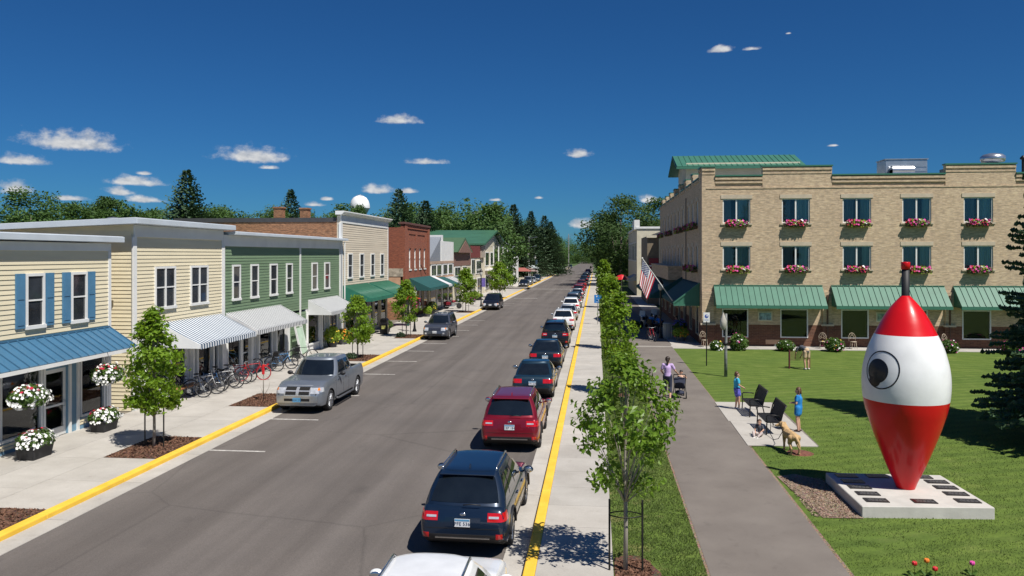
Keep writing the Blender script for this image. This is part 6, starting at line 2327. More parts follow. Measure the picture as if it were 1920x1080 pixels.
def spruce_mesh(name, h, r, zlo, g, dens=1.0, tw=.34, m=None, wid=.07):
    """needle sprays along drooping branches; returns the crown mesh and its branch tubes"""
    V = []
    br = MB()
    z = zlo
    while z < h - .15:
        t = (z - zlo) / (h - zlo)
        L = r * (1 - t) ** .85 * (.9 + .2 * g.uniform()) + .12
        nb = max(4, int((9 + 6 * (1 - t)) * dens ** .5))
        a0 = g.uniform(0, 6.28)
        for k in range(nb):
            a = a0 + 2 * math.pi * k / nb + g.normal(0, .16)
            l = L * g.uniform(.72, 1.12)
            zk = z + g.uniform(-.16, .16)
            up0 = .35 * t - .05
            dr = -.42 + .75 * t
            nt_ = max(4, int(l / tw * 3.2 * dens))
            pts = []
            for i in range(6):
                q = i / 5
                pts.append(np.array([math.cos(a) * l * q, math.sin(a) * l * q, zk + l * (up0 * q + (dr - up0) * .5 * q * q) + .09 * l * q ** 4]))
            if dens >= 1:
                br.tube([tuple(p) for p in pts], [.03 * (1 - t) + .008] * 3 + [.012, .008, .004], 4)
            for j in range(nt_):
                q = .16 + .86 * (j + g.uniform()) / nt_
                q = min(q, 1)
                i = min(int(q * 5), 4)
                f = q * 5 - i
                p = pts[i] * (1 - f) + pts[i + 1] * f
                dirb = pts[i + 1] - pts[i]
                dirb /= np.linalg.norm(dirb)
                side = np.array([-math.sin(a), math.cos(a), 0]) * (1 if j % 2 else -1)
                tl = tw * (1.15 - .6 * q) * g.uniform(.7, 1.25) * (.55 + .45 * (1 - t))
                d = dirb * g.uniform(.5, 1.0) + side * g.uniform(.35, 1.0) + np.array([0, 0, g.uniform(-.75, .2)])
                d /= np.linalg.norm(d)
                n1 = np.cross(d, np.array([0, 0, 1.0]))
                n1 /= np.linalg.norm(n1) + 1e-6
                n2 = np.cross(n1, d)
                w_ = wid * g.uniform(.8, 1.3)
                for nn in ((n1, n2) if dens >= 1 else (n1 * .8 + n2 * .6,)):
                    V += [p - nn * w_ * .5, p + d * tl * .55 - nn * w_, p + d * tl, p + d * tl * .55 + nn * w_]
        z += (.17 if dens >= 2 else .26 if dens >= 1 else .36) * (1 - .35 * t) * (h / 15) ** .5
    # leader
    V += [np.array([-.05, 0, h - .5]), np.array([.0, -.02, h]), np.array([.05, 0, h - .5]), np.array([0, .03, h - .6])]
    V = np.array(V)
    return np_mesh(name, V, np.arange(len(V)).reshape(-1, 4), m or LEAF_SP), br


g_ = np.random.default_rng(77)
T = thing('spruce_tree', 'big dark spruce at the right picture edge over the lawn', 'tree', (16.55, 27.0, 0))
cm, br = spruce_mesh('crown', 16.5, 3.75, 1.25, g_, 2.2, .36, LEAF_SP2, .075)
k = obj('crown', cm, T)
k['kind'] = 'stuff'
br.out('branch', BARK, T)['kind'] = 'stuff'
MB().tube([(0, 0, -.1), (0, 0, 5), (0, 0, 10), (0, 0, 16.6)], [.22, .17, .09, .02], 10).out('trunk', BARK, T)
SPV = []
for s_ in range(3):
    cm, br = spruce_mesh('crown', 16, (6.0, 6.6, 5.3)[s_], 1.5, np.random.default_rng(80 + s_), .98, .8, LEAF_SP, .17)
    SPV.append(cm)
TRK = MB().tube([(0, 0, -.1), (0, 0, 6), (0, 0, 15.6)], [.25, .17, .03], 7).mesh('trunk', BARK)
SPR = [(-64.2, 120, 19.6, 'tallest spruce left of the brick chimneys', 0), (-59.0, 150, 18.8, 'spruce seen between the two brick chimneys', 2), (-32.6, 130, 17.0, 'broad spruce beside the white water tower', 1),
       (-29.3, 136, 15.6, 'spruce half hidden behind the broad spruce by the water tower', 0), (-37.6, 170, 16.2, 'slim spruce between water tower spruce and brick parapet', 2), (-34.6, 174, 15.5, 'small slim spruce just above the red brick parapet', 0),
       (-24.0, 190, 18.0, 'spruce behind the right part of the green hall roof', 1), (-19.9, 192, 18.4, 'spruce behind the gable of the green roofed hall', 0), (-17.9, 220, 18.2, 'spruce past the white house beside a lamp pole', 2),
       (-14.9, 230, 17.4, 'spruce nearest the street in the far left row', 1), (-13.6, 240, 16.2, 'slender spruce closing the far left row', 0), (-47.5, 160, 13.6, 'small pointed spruce right of the chimneys', 2), (-96, 165, 13.4, 'small spruce among leafy trees at far left', 1),
       (-21.8, 206, 14.2, 'lower spruce filling the gap in the far row', 0), (-69, 190, 15.2, 'small spruce left of the chimneys', 2)]
for x, y, h, lb, v in SPR:
    T = thing('spruce_tree', lb, 'tree', (x, y, -.15), x * 1.7, 'spruces on the skyline')
    T.scale = (h / 16, h / 16, h / 16)
    k = obj('crown', SPV[v], T)
    k['kind'] = 'stuff'
    obj('trunk', TRK, T)


def broad_mesh(name, h, r, g, n=2600, leaf=.34, zlo=None, m=None):
    zlo = h * .14 if zlo is None else zlo
    shape = lambda t: math.sin(math.pi * (.1 + .86 * t) ** .8) ** .65
    c, d, cl = crown_pts(g, n, zlo, h, r, r, shape, 60, r * .15)
    return np_mesh_cards(name, c, d, leaf, m or LEAF_B, g)


def np_mesh_cards(name, c, d, leaf, m, g):
    return cards(name, c, d, leaf, m, g, None, .7, .2, .8)


BRV = [broad_mesh('crown', 14, (4.4, 5.2, 3.7, 4.8)[s_], np.random.default_rng(90 + s_), 9500, .17) for s_ in range(4)]
BRK = MB().tube([(0, 0, -.2), (.1, 0, 3), (0, .1, 7), (0, 0, 11)], [.3, .24, .15, .05], 7).tube([(0, 0, 3), (1.5, .5, 6), (2.3, .8, 8)], [.15, .1, .04], 5).tube([(0, 0, 3.5), (-1.4, -.8, 6.5), (-2.4, -1, 9)], [.15, .1, .04], 5).mesh('trunk', BARK)
BRD = [(-84.5, 112, 15.3, 'dark leafy tree at the far left of the skyline', 1, 1.15), (-76, 118, 12.6, 'leafy tree second from the left of the skyline', 0, 1.1), (-97, 150, 17.0, 'pointed leafy tree standing above the left woods', 2, .9), (-87, 150, 14.0, 'pale leafy tree right of the pointed tree', 3, .9),
       (-58, 140, 14.2, 'rounded leafy tree behind the brick chimneys', 0, 1.0), (-44, 150, 12.2, 'leafy tree left of the tan cornice', 1, .9), (4.8, 161, 17.2, 'largest leafy tree past the cream corner building', 1, 1.3), (13.5, 172, 17.6, 'leafy tree behind the cream corner building', 0, 1.1), (3.4, 184, 15.0, 'spreading leafy tree shading the far pavement', 3, 1.0), (20, 165, 17.5, 'leafy tree just above the hotel side parapet', 2, 1.2),
       (3.8, 212, 14.6, 'leafy tree overhanging the far right kerb', 0, 1.0), (2.8, 245, 14.0, 'leafy tree at the far right of the street', 1, .9), (3.0, 285, 14.5, 'small leafy tree near the end of the street', 3, .9), (9, 138, 8.5, 'low leafy tree under the biggest right tree', 2, 1.1), (5.0, 166, 8.0, 'low leafy tree at the right kerb in shade', 0, 1.2),
       (-15.5, 265, 12.0, 'leafy tree past the far left spruces', 3, 1.0), (-14.8, 300, 12.5, 'farther leafy tree past the left spruces', 0, 1.0), (-73.5, 242, 20.6, 'leafy tree top in front of the water tower', 2, .75)]
for x, y, h, lb, v, wx in BRD:
    T = thing('leafy_tree', lb, 'tree', (x, y, -.15), x * 2.3, 'leafy trees on the skyline')
    T.scale = (h / 14 * wx, h / 14 * wx, h / 14)
    k = obj('crown', BRV[v], T)
    k['kind'] = 'stuff'
    obj('trunk', BRK, T)

# far woods: one mass
g_ = np.random.default_rng(123)
allc, alld = [], []
def wood(x, y, h, r, n):
    c, d, cl = crown_pts(g_, n, h * .08, h, r, r, lambda t: math.sin(math.pi * (.1 + .86 * t) ** .8) ** .65, 26, r * .2)
    allc.append(c + np.array([x, y, -.1]))
    alld.append(d)
for i in range(66):
    x = -185 + i * 2.6 + g_.normal(0, 2)
    wood(x, 165 + g_.uniform(-25, 40), g_.uniform(13.2, 17.0) * (1.05 if x < -95 else .97), g_.uniform(4.2, 6.0), 3600)
for i in range(34):
    wood(-172 + i * 4.2 + g_.normal(0, 1.2), 200 + g_.uniform(-8, 22), g_.uniform(15.5, 18.5), g_.uniform(5, 6.5), 3000)
for i in range(26):
    wood(-72 + i * 2.2 + g_.normal(0, 1), 255 + g_.uniform(-10, 70), g_.uniform(13.5, 17.5), g_.uniform(4, 6), 2200)
for i in range(22):
    wood(-48 + i * 4.6 + g_.normal(0, 2), 520 + g_.uniform(0, 90), g_.uniform(11, 16), g_.uniform(7, 10), 4500)
for i in range(14):
    wood(-17 - g_.uniform(0, 12), 285 + i * 17, g_.uniform(8, 12.5), g_.uniform(4, 6), 1800)
    wood(4 + g_.uniform(0, 10), 300 + i * 17, g_.uniform(10, 15), g_.uniform(4, 6), 1800)
for i in range(16):
    wood(10 + i * 3.0, 205 + g_.uniform(-15, 40), g_.uniform(13, 17), g_.uniform(4, 6), 2000)
for i in range(10):
    wood(6 + i * 3.0, 185 + g_.uniform(-5, 10), g_.uniform(5, 8), g_.uniform(3, 4), 900)
c, d = np.concatenate(allc), np.concatenate(alld)
k = obj('woods', np_mesh_cards('woods', c, d, .28, LEAF_B, g_))
k['kind'] = 'stuff'

# ------------------------------------------------------------------ planters and flowers
TUB = pm('black_tub', (.02, .02, .022), .6, var=.3)


def tub_planter(label, loc, s=1.0, seed=1, rz=0):
    T = thing('flower_tub', label, 'planter', loc, rz, 'planted tubs by the blue shop')
    g = np.random.default_rng(seed)
    MB().hexa([(-.28 * s, -.42 * s, 0), (.28 * s, -.42 * s, 0), (.28 * s, .42 * s, 0), (-.28 * s, .42 * s, 0), (-.33 * s, -.5 * s, .42 * s), (.33 * s, -.5 * s, .42 * s), (.33 * s, .5 * s, .42 * s), (-.33 * s, .5 * s, .42 * s)]).box(-.36 * s, .36 * s, -.53 * s, .53 * s, .4 * s, .47 * s).out('tub', TUB, T, .02)
    flower_mass(T, (0, 0, .55 * s), (.5 * s, .66 * s, .36 * s), g, [(PETAL_W, .72, lambda d: (d[:, 0] > -.25)), (PETAL_R, .34, lambda d: (d[:, 2] > .45) & (d[:, 0] < .35))], 210, .05, 1300, .055)
    return T


tub_planter('black tub of white and burgundy petunias beside the shop door, nearest the camera', (-16.55, 22.1, 0), .92, 51)
tub_planter('black tub of white and burgundy petunias under the right shop window', (-16.75, 25.75, 0), .86, 52)
for lb, loc, seed in (('hanging basket of white and red petunias left of the shop door', (-16.62, 21.9, 1.85), 53), ('hanging basket of white petunias before the right shop window', (-16.62, 25.75, 1.95), 54)):
    T = thing('hanging_basket', lb, 'hanging basket', loc, 0, 'hanging flower baskets')
    g_ = np.random.default_rng(seed)
    MB().lathe([(.05, -.34), (.2, -.3), (.27, -.1), (.28, -.05)], n=14).out('basket', TUB, T)
    for k in range(3):
        a = k * 2.1
        MB().tube([(.25 * math.cos(a), .25 * math.sin(a), -.05), (0, 0, .72)], .006, 4).out('chain', BLACK, T)
    flower_mass(T, (0, 0, -.02), (.5, .62, .36), g_, [(PETAL_W, .85, lambda d: (d[:, 0] > -.4)), (PETAL_R, .2, lambda d: (d[:, 2] > .55))], 215, .052, 1200, .055, zmin=-.75)
SH = [(-17.1, 50.6, .55, 1.3, LIMELEAF, [(PETAL_Y, .2, None)], 'leafy lime green plant in a grey pot by the striped awning', .3), (-16.95, 52.3, .5, 1.0, LIMELEAF, [(PETAL_O, .5, None), (PETAL_Y, .4, None)], 'orange and yellow flower pot beside the lime plant', .3),
      (-16.9, 53.4, .38, .7, FLEAF, [(PETAL_O, .8, None)], 'small pot of orange flowers near the green building corner', .25), (-16.6, 56.2, .75, .9, FLEAF, [(PETAL_P, .1, None)], 'large leafy planter under the bright green awning', .35),
      (-16.3, 61.2, .5, .9, FLEAF, [(PETAL_R, .3, None)], 'leafy pot beside the dark awning post', .3), (-16.3, 76.5, .45, 1.0, LIMELEAF, [], 'lime green pot in front of the red brick shop', .3), (-16.4, 79.2, .5, 1.3, FLEAF, [(PETAL_Y, .5, None)], 'tall pot of yellow flowers in front of the red brick shop', .4),
      (-15.6, 100.5, .7, 1.0, FLEAF, [(PETAL_P, .2, None)], 'leafy planter on the pavement past the teal awnings', .4), (-15.6, 105, .7, .9, LIMELEAF, [], 'lime planter farther past the teal awnings', .4),
      (5.85, 56.6, .6, .9, LIMELEAF, [(PETAL_O, .35, None), (PETAL_Y, .25, None)], 'pot of lime leaves and orange flowers at the hotel corner', .3), (5.95, 58.0, .5, 1.35, FLEAF, [(pm('violet_petal', (.13, .12, .6), .7), 1.0, lambda d: d[:, 2] > .2)], 'pot of violet flowers behind the lime pot', .5),
      (2.9, 62.5, .55, .9, FLEAF, [], 'dark green bush in a low pot beside the shaded path', .3)]
for i, (x, y, r_, h, lm, cols, lb, ph) in enumerate(SH):
    T = thing('potted_plant', lb, 'planter', (x, y, 0))
    g_ = np.random.default_rng(200 + i)
    MB().lathe([(r_ * .45, 0), (r_ * .62, ph), (r_ * .66, ph + .03), (r_ * .55, ph + .03)], n=14).out('pot', pm('pot_grey', (.12, .12, .13), .8) if i % 2 else TUB, T)
    flower_mass(T, (0, 0, ph + (h - ph) * .45), (r_, r_, (h - ph) * .62), g_, cols, 110, .05, 700, .075, lm, -.6)
for i, (x, y, r_, h, cols, lb) in enumerate(((7.55, 51.5, .42, .6, [(PETAL_W, .5, None), (PETAL_Y, .1, None)], 'low white flowering shrub at the hotel corner by the lawn edge'), (8.9, 51.55, .6, 1.05, [(PETAL_P, .3, lambda d: d[:, 2] > 0), (PETAL_W, .2, None)], 'tall rose bush left of the lawn lamp post in front of the hotel'),
                                           (11.8, 51.6, .58, .68, [(PETAL_W, .4, None), (PETAL_R, .06, None)], 'white flowering shrub between the two left hotel windows'), (14.75, 51.6, .6, .85, [(PETAL_Y, .2, None), (PETAL_W, .2, None), (PETAL_P, .15, None)], 'mixed flowering shrub behind the bending person'),
                                           (21.5, 51.6, .58, .8, [(PETAL_P, .35, None), (PETAL_W, .2, None)], 'pink flowering shrub right of the fishing float'), (25.2, 51.7, .6, .8, [(PETAL_P, .7, None)], 'pink flowering shrub half hidden by the spruce'))):
    T = thing('flowering_shrub', lb, 'shrub', (x, y, 0), 0, 'flowering shrubs in front of the hotel')
    g_ = np.random.default_rng(230 + i)
    flower_mass(T, (0, 0, h * .45), (r_, r_, h * .55), g_, cols, 110, .055, 900, .085, None, -.7)
# poppies at the lower right edge
for i, (x, y, m, h, lb) in enumerate(((5.9, 15.62, REDP, .22, 'red poppy in the grass near the lower edge'), (6.14, 15.68, PETAL_O, .26, 'orange budded flower right of the red poppy'), (6.25, 15.58, REDP, .15, 'low drooping red flower beside the orange bud'), (7.0, 15.8, PETAL_P, .2, 'pink flower farthest right in the foreground grass'))):
    T = thing('flower', lb, 'flower', (x, y, 0), 0, 'loose flowers in the near grass')
    MB().tube([(0, 0, 0), (.01, 0, h)], .006, 5).out('stem', FLEAF, T)
    b = MB()
    for k in range(6):
        a = k * math.pi / 3
        b.ell((.026 * math.cos(a), .026 * math.sin(a), h + .03), (.026, .026, .04), 8, 6)
    b.out('petals', m, T)
    MB().add([(-.02, 0, .02), (.09, .05, .09), (.14, .08, .05), (.05, -.03, .02)], [(0, 1, 2, 3)]).add([(.02, 0, .02), (-.09, .04, .1), (-.13, .07, .06), (-.05, -.04, .02)], [(0, 1, 2, 3)]).out('leaf', FLEAF, T)

# ------------------------------------------------------------------ bicycles
def bike_parts(drop=False):
    fr = MB()
    A, Bk, S, Hd, H2 = (0, -.5, .34), (0, -.05, .3), (0, -.2, .78), (0, .36, .72), (0, .34, .82)
    for p, q, r_ in ((S, Bk, .016), (Bk, Hd, .019), (S, H2, .016), (Bk, A, .011), (S, A, .009), (Hd, H2, .02)):
        fr.cyl(p, q, r_, n=6)
    fr.cyl(S, (0, -.235, .9), .013, n=6)
    fk = MB().tube([(0, .37, .7), (0, .44, .5), (0, .53, .34)], [.016, .014, .01], 6).cyl((0, .34, .8), (0, .315, .95), .012, n=6)
    hb = MB()
    if drop:
        for sx in (-1, 1):
            hb.tube([(0, .32, .95), (sx * .2, .32, .95), (sx * .21, .42, .93), (sx * .21, .43, .82), (sx * .21, .34, .8)], .012, 5)
    else:
        hb.tube([(-.32, .2, .98), (-.2, .3, .97), (0, .33, .95), (.2, .3, .97), (.32, .2, .98)], .012, 5)
    sd = MB().ell((0, -.27, .92), (.075, .14, .035), 10, 6)
    wh = MB()
    wh.tube([(0, .33 * math.cos(t), .33 * math.sin(t)) for t in np.linspace(0, 2 * math.pi, 33)[:-1]], .021, 6, True)
    rm = MB()
    rm.tube([(0, .305 * math.cos(t), .305 * math.sin(t)) for t in np.linspace(0, 2 * math.pi, 33)[:-1]], .011, 5, True)
    for k in range(14):
        t = 2 * math.pi * k / 14
        rm.cyl((.015 * (1 if k % 2 else -1), 0, 0), (0, .3 * math.cos(t), .3 * math.sin(t)), .0025, n=4, cap=False)
    rm.cyl((-.03, 0, 0), (.03, 0, 0), .02, n=8)
    ck = MB().lathe([(.09, -.003), (.095, 0), (.09, .003)], (.03, -.05, .3), 18, 'x').bar((.05, -.05, .3), (.05, .06, .2), .02).bar((-.05, -.05, .3), (-.05, -.16, .4), .02).box(.05, .14, .03, .1, .185, .205).box(-.14, -.05, -.19, -.12, .39, .41)
    return fr, fk, hb, sd, wh, rm, ck


BIKE = {}
for dr in (False, True):
    fr, fk, hb, sd, wh, rm, ck = bike_parts(dr)
    BIKE[dr] = (fr.mesh('frame', BLACK), fk.mesh('fork', BLACK), hb.mesh('handlebar', METAL), sd.mesh('saddle', TRIM), wh.mesh('wheel', TYRE), rm.mesh('rim', pm('dull_rim', (.2, .2, .21), .4, .6)), ck.mesh('crank', METAL))


def bicycle(label, loc, rz, paint, drop=False, tyre=None, lean=.06, basket=False):
    T = thing('bicycle', label, 'bicycle', loc, rz, 'bicycles outside the shops')
    T.rotation_euler = (0, lean, rz)
    fr, fk, hb, sd, wh, rm, ck = BIKE[drop]
    for nm, me, pt in (('frame', fr, 1), ('fork', fk, 1), ('handlebar', hb, 0), ('saddle', sd, 0), ('crank', ck, 0)):
        o = obj(nm, me, T)
        if pt:
            o.material_slots[0].link = 'OBJECT'
            o.material_slots[0].material = paint
    for y in (-.5, .53):
        o = obj('wheel', wh, T)
        o.location = (0, y, .345)
        if tyre:
            o.material_slots[0].link = 'OBJECT'
            o.material_slots[0].material = tyre
        obj('rim', rm, o)
    MB().tube([(-.05, -.5, .345), (-.07, -.42, .02)], .008, 5).out('kickstand', METAL, T)
    if basket:
        MB().box(-.17, .17, .38, .62, .8, 1.02).out('basket', BLACK, T)
    return T


def bp(n, c):
    return pm(n, c, .3, .2, var=.08, coat=.5)


BKB, BKN, BKR, BKS, BKK, BKL = bp('bike_blue', (.03, .12, .3)), bp('bike_navy', (.015, .04, .09)), bp('bike_red', (.5, .012, .02)), bp('bike_silver', (.5, .5, .5)), bp('bike_black', (.015, .015, .016)), bp('bike_light_blue', (.1, .3, .6))
for lb, x, y, a, p, dr, ty_, bk in (
        ('dark blue bicycle nearest the street tree, leftmost of the rack', -16.95, 32.0, -78, BKN, False, None, False), ('silver bicycle second from the left in the row', -16.75, 32.75, -62, BKS, False, None, False),
        ('blue bicycle third from the left, leaning on its neighbour', -16.9, 33.5, -80, BKB, False, None, False), ('silver bicycle turned outward in the middle of the left group', -16.55, 34.2, -60, BKS, False, None, False),
        ('black bicycle standing behind the silver ones', -16.95, 34.8, -86, BKK, True, None, False), ('navy bicycle just left of the red bicycle', -16.75, 35.5, -74, BKN, False, None, False),
        ('bright red bicycle with red tyres turned to the street', -16.35, 36.7, -62, BKR, False, BKR, False), ('red bicycle half hidden behind the bright red one', -16.75, 36.1, -82, BKR, True, None, False),
        ('black and red bicycle left of the light blue one', -16.85, 39.6, -80, BKK, False, None, True), ('light blue bicycle with drop handlebar in the right group', -16.45, 40.5, -70, BKL, True, None, False),
        ('dark bicycle with basket beside the light blue one', -16.55, 41.7, -72, BKK, False, None, True), ('black bicycle farthest right, before the leaning board', -16.45, 43.6, -75, BKK, False, None, False),
        ('small red bicycle standing in the hotel shade on the path', 3.85, 56.6, -160, BKR, False, None, False)):
    bicycle(lb, (x, y, .0), R(a), p, dr, ty_, .08, bk)
rk = thing('bench', 'long low brown bench behind the bicycles', 'bench', (-17.25, 31.0, 0))
MB().box(-.2, .2, 0, 2.2, .42, .47).out('seat', pm('bench_wood', (.3, .14, .06), .6, var=.3), rk)
for y in (.2, 2.0):
    MB().bar((-.15, y, 0), (-.12, y, .42), .04).bar((.15, y, 0), (.12, y, .42), .04).out('leg', BLACK, rk)

# ------------------------------------------------------------------ street furniture
def lamp_post(label, loc, h, banner=None, flowers=False, m=None):
    T = thing('street_lamp', label, 'street lamp', loc)
    m = m or BLACK
    MB().lathe([(.16, 0), (.16, .1), (.1, .25), (.065, .6), (.055, h - .8), (.08, h - .75)], n=12).out('post', m, T)
    MB().lathe([(.08, h - .75), (.17, h - .6), (.2, h - .3), (.12, h - .1), (.02, h)], n=12).out('lantern', pm('lamp_glass', (.55, .55, .5), .2, var=.1), T)
    MB().lathe([(.21, h - .3), (.16, h - .12), (.05, h + .02), (.015, h + .15)], n=12).out('cap', m, T)
    if banner is not None:
        MB().box(.08, .5, -.012, .012, h - 2.0, h - 1.0).out('banner', banner, T)
        MB().cyl((0, 0, h - .98), (.52, 0, h - .98), .015).out('bracket', m, T)
    if flowers:
        flower_mass(T, (0, -.1, h - 1.4), (.28, .28, .4), np.random.default_rng(9), [(PETAL_P, .7, None), (PETAL_R, .5, None)], 90, .05, 260, .05, None, -.8)
    return T


lamp_post('dark lamp post with pink flowers by the graphite car', (-14.15, 61.5, 0), 3.5, None, True)
lamp_post('lamp post with purple banner near the black minivan', (-13.3, 92, 0), 4.3, pm('purple_banner', (.16, .12, .4), .8))
lamp_post('black lamp post with glass top in front of hotel awnings', (4.62, 58.5, 0), 4.2)
lamp_post('distant lamp post with dark banner by the market booths', (-13.4, 176, -.1), 6.0, pm('dark_banner', (.02, .05, .08), .8))
pl_ = thing('lamp_post', 'weathered grey post with old lantern on the lawn', 'lamp post', (6.36, 40.4, 0))
MB().tube([(0, 0, -.05), (0, 0, 1.2), (.02, 0, 2.4), (.02, 0, 3.1)], [.085, .075, .06, .05], 10).out('post', pm('old_post', (.2, .21, .2), .9, var=.4, vs=5), pl_)
MB().lathe([(.06, 2.3), (.16, 2.45), (.17, 2.75), (.09, 2.95), (.03, 3.15)], (-.12, 0, 0), 10).out('lantern', pm('old_lantern', (.4, .38, .33), .6, var=.3), pl_)
MB().lathe([(.1, 0), (.13, .06), (.12, .12), (.06, .14)], (-.02, 0, 1.55), 8).out('band', BLACK, pl_)
sg = thing('sign_post', 'small white notice with blue emblem on a black post', 'sign', (5.94, 44.2, 0))
MB().cyl((0, 0, 0), (0, 0, 2.4), .03).out('post', BLACK, sg)
SB = MB().box(-.17, .17, -.02, .02, 2.35, 2.88).out('board', WHITE, sg)
MB().lathe([(.1, -.003), (.1, .003)], (0, -.024, 2.68), 16, 'y').out('emblem', pm('sign_blue', (.05, .1, .4), .5), SB)
MB().ell((.02, -.03, 2.7), (.04, .006, .05), 8, 6).out('emblem_mark', WHITE, SB)
for k in range(2):
    MB().box(-.11, .11, -.024, -.0205, 2.44 + k * .05, 2.46 + k * .05).out('text_line', pm('sign_grey', (.3, .35, .5), .5), SB)
bs = thing('parking_sign', 'blue square sign with white figure on the right pavement', 'sign', (.12, 69.5, 0))
MB().cyl((0, .03, 0), (0, .03, 2.5), .03).out('post', METAL, bs)
SB = MB().box(-.3, .3, -.01, .01, 1.85, 2.55).out('board', pm('sign_sky_blue', (.02, .2, .55), .45), bs)
MB().ell((-.08, -.015, 2.42), (.06, .006, .06), 10, 6).bar((-.08, -.014, 2.36), (-.1, -.014, 2.15), .09, .008).bar((-.1, -.014, 2.15), (.06, -.014, 2.12), .06, .008).bar((.06, -.014, 2.12), (.1, -.014, 1.95), .05, .008).out('figure', WHITE, SB)
MB().tube([(-.05 + .13 * math.cos(t), -.014, 2.05 + .12 * math.sin(t)) for t in np.linspace(-2.4, .8, 12)], .014, 4).out('figure_wheel', WHITE, SB)
bn = thing('litter_bin', 'black litter bin with domed top on the left pavement', 'bin', (-16.0, 59.4, 0))
MB().box(-.28, .28, -.28, .28, 0, .85).out('body', BLACK, bn, .03)
MB().box(-.25, .25, -.25, .25, .85, 1.05).prism([(-.29, 1.05), (.29, 1.05), (.2, 1.18), (-.2, 1.18)], 'y', -.29, .29).out('lid', BLACK, bn)
MB().box(.281, .29, -.15, .15, .4, .65).box(-.15, .15, -.29, -.281, .4, .65).out('notice', pm('bin_notice', (.35, .35, .1), .6, var=.5, vs=9), bn)
tc_ = thing('trash_can', 'pale grey ribbed trash can beside the black lamp post', 'bin', (5.1, 58.4, 0))
MB().lathe([(.27, 0), (.31, 1.0), (.34, 1.02), (.34, 1.1), (.3, 1.14)], n=18).out('can', pm('grey_can', (.3, .32, .33), .6, var=.15), tc_)
for k in range(12):
    a = k * math.pi / 6
    MB().bar((.285 * math.cos(a), .285 * math.sin(a), .05), (.315 * math.cos(a), .315 * math.sin(a), .98), .03, .03).out('rib', METAL, tc_)
for x, y, h, lb in ((-15.1, 264, 14.2, 'tall pale utility pole left of the far street'), (-18.0, 214, 11.0, 'utility pole in front of the far spruces'), (-17.5, 205, 8.5, 'short pole next to the far lot'), (-13.6, 395, 16.5, 'farther of two thin poles at the street end'), (-12.3, 360, 15.0, 'nearer of two thin poles at the street end')):
    T = thing('utility_pole', lb, 'pole', (x, y, -.1))
    MB().cyl((0, 0, 0), (0, 0, h), .17, .12, n=8).out('pole', pm('pole_grey', (.35, .34, .32), .8), T)
    MB().bar((0, 0, h - .5), (1.9, 0, h - .1), .09).box(1.6, 2.3, -.12, .12, h - .16, h - .04).out('arm', METAL, T)
    if h > 12:
        MB().bar((-1.2, 0, h - 1.6), (1.2, 0, h - 1.6), .12).out('crossarm', WOOD, T)


# benches with mesh seats
MESHM = pm('bench_mesh', (.016, .017, .02), .5, .2, var=.2, bump=.4, bs=120)
def mesh_bench(label, loc, L=1.6):
    """faces -x; x = 0 at the front legs, back behind"""
    T = thing('bench', label, 'bench', loc, 0, 'black benches on the concrete pad')
    for y in (.03, L - .03):
        MB().tube([(.0, y, 0), (.02, y, .42), (.0, y, .62), (.06, y, .66), (.25, y, .66), (.44, y, .63)], .022, 6).tube([(.56, y, 0), (.46, y, .42), (.54, y, .74), (.65, y, .98)], .022, 6).bar((.02, y, .42), (.46, y, .42), .03, .04).out('leg', BLACK, T)
    st = MB()
    for i in range(9):
        x = .0 + i * .055
        st.box(x, x + .042, .06, L - .06, .43 - .01 * math.sin(i * .4), .445 - .01 * math.sin(i * .4))
    st.out('seat', MESHM, T)
    bk = MB()
    n = 26
    for i in range(n):
        y = .07 + (L - .14) * i / n
        bk.hexa([(.475, y, .47), (.49, y, .47), (.49, y + .042, .47), (.475, y + .042, .47), (.62, y, .95), (.635, y, .95), (.635, y + .042, .95), (.62, y + .042, .95)])
    bk.out('backrest', MESHM, T)
    MB().bar((.645, .03, .97), (.645, L - .03, .97), .05, .045).bar((.475, .03, .46), (.475, L - .03, .46), .04, .035).bar((.0, .05, .43), (.0, L - .05, .43), .04, .035).out('rail', BLACK, T)
    return T


mesh_bench('black metal mesh bench nearer the girl and the dog', (5.62, 27.3, .016))
mesh_bench('black metal mesh bench beside the child in cyan shirt', (5.62, 30.2, .016))


# wire cafe chairs by the hotel wall
def wire_chair(label, loc, rz):
    T = thing('garden_chair', label, 'chair', loc, rz, 'wire chairs along the hotel wall')
    cm = pm('cream_iron', (.55, .45, .34), .5, var=.15)
    MB().lathe([(.2, .44), (.21, .46), (.001, .465)], n=14).out('seat', cm, T)
    for a in (.8, 2.35, 3.95, 5.5):
        MB().tube([(.16 * math.cos(a), .16 * math.sin(a), .45), (.2 * math.cos(a), .2 * math.sin(a), .2), (.25 * math.cos(a), .25 * math.sin(a), 0)], .014, 5).out('leg', cm, T)
    bk = MB().tube([(-.2, .18, .46), (-.23, .22, .75), (-.12, .25, .95), (0, .26, 1.0), (.12, .25, .95), (.23, .22, .75), (.2, .18, .46)], .014, 5)
    for cx_, cz, r_ in ((0, .75, .1), (-.12, .68, .06), (.12, .68, .06), (0, .9, .05)):
        bk.tube([(cx_ + r_ * math.cos(t), .22, cz + r_ * math.sin(t)) for t in np.linspace(0, 6.28, 11)[:-1]], .009, 4, True)
    bk.out('backrest', cm, T)
    return T


for lb, x, y, a in (('cream wire chair by the corner pilaster of the hotel', 7.0, 53.1, 20), ('cream wire chair partly hidden by the mixed shrub', 14.4, 53.0, -15), ('cream wire chair standing under a ground floor window', 16.3, 53.0, 5), ('cream wire chair right of the fishing float', 22.0, 53.0, 30)):
    wire_chair(lb, (x, y, .015), R(a))
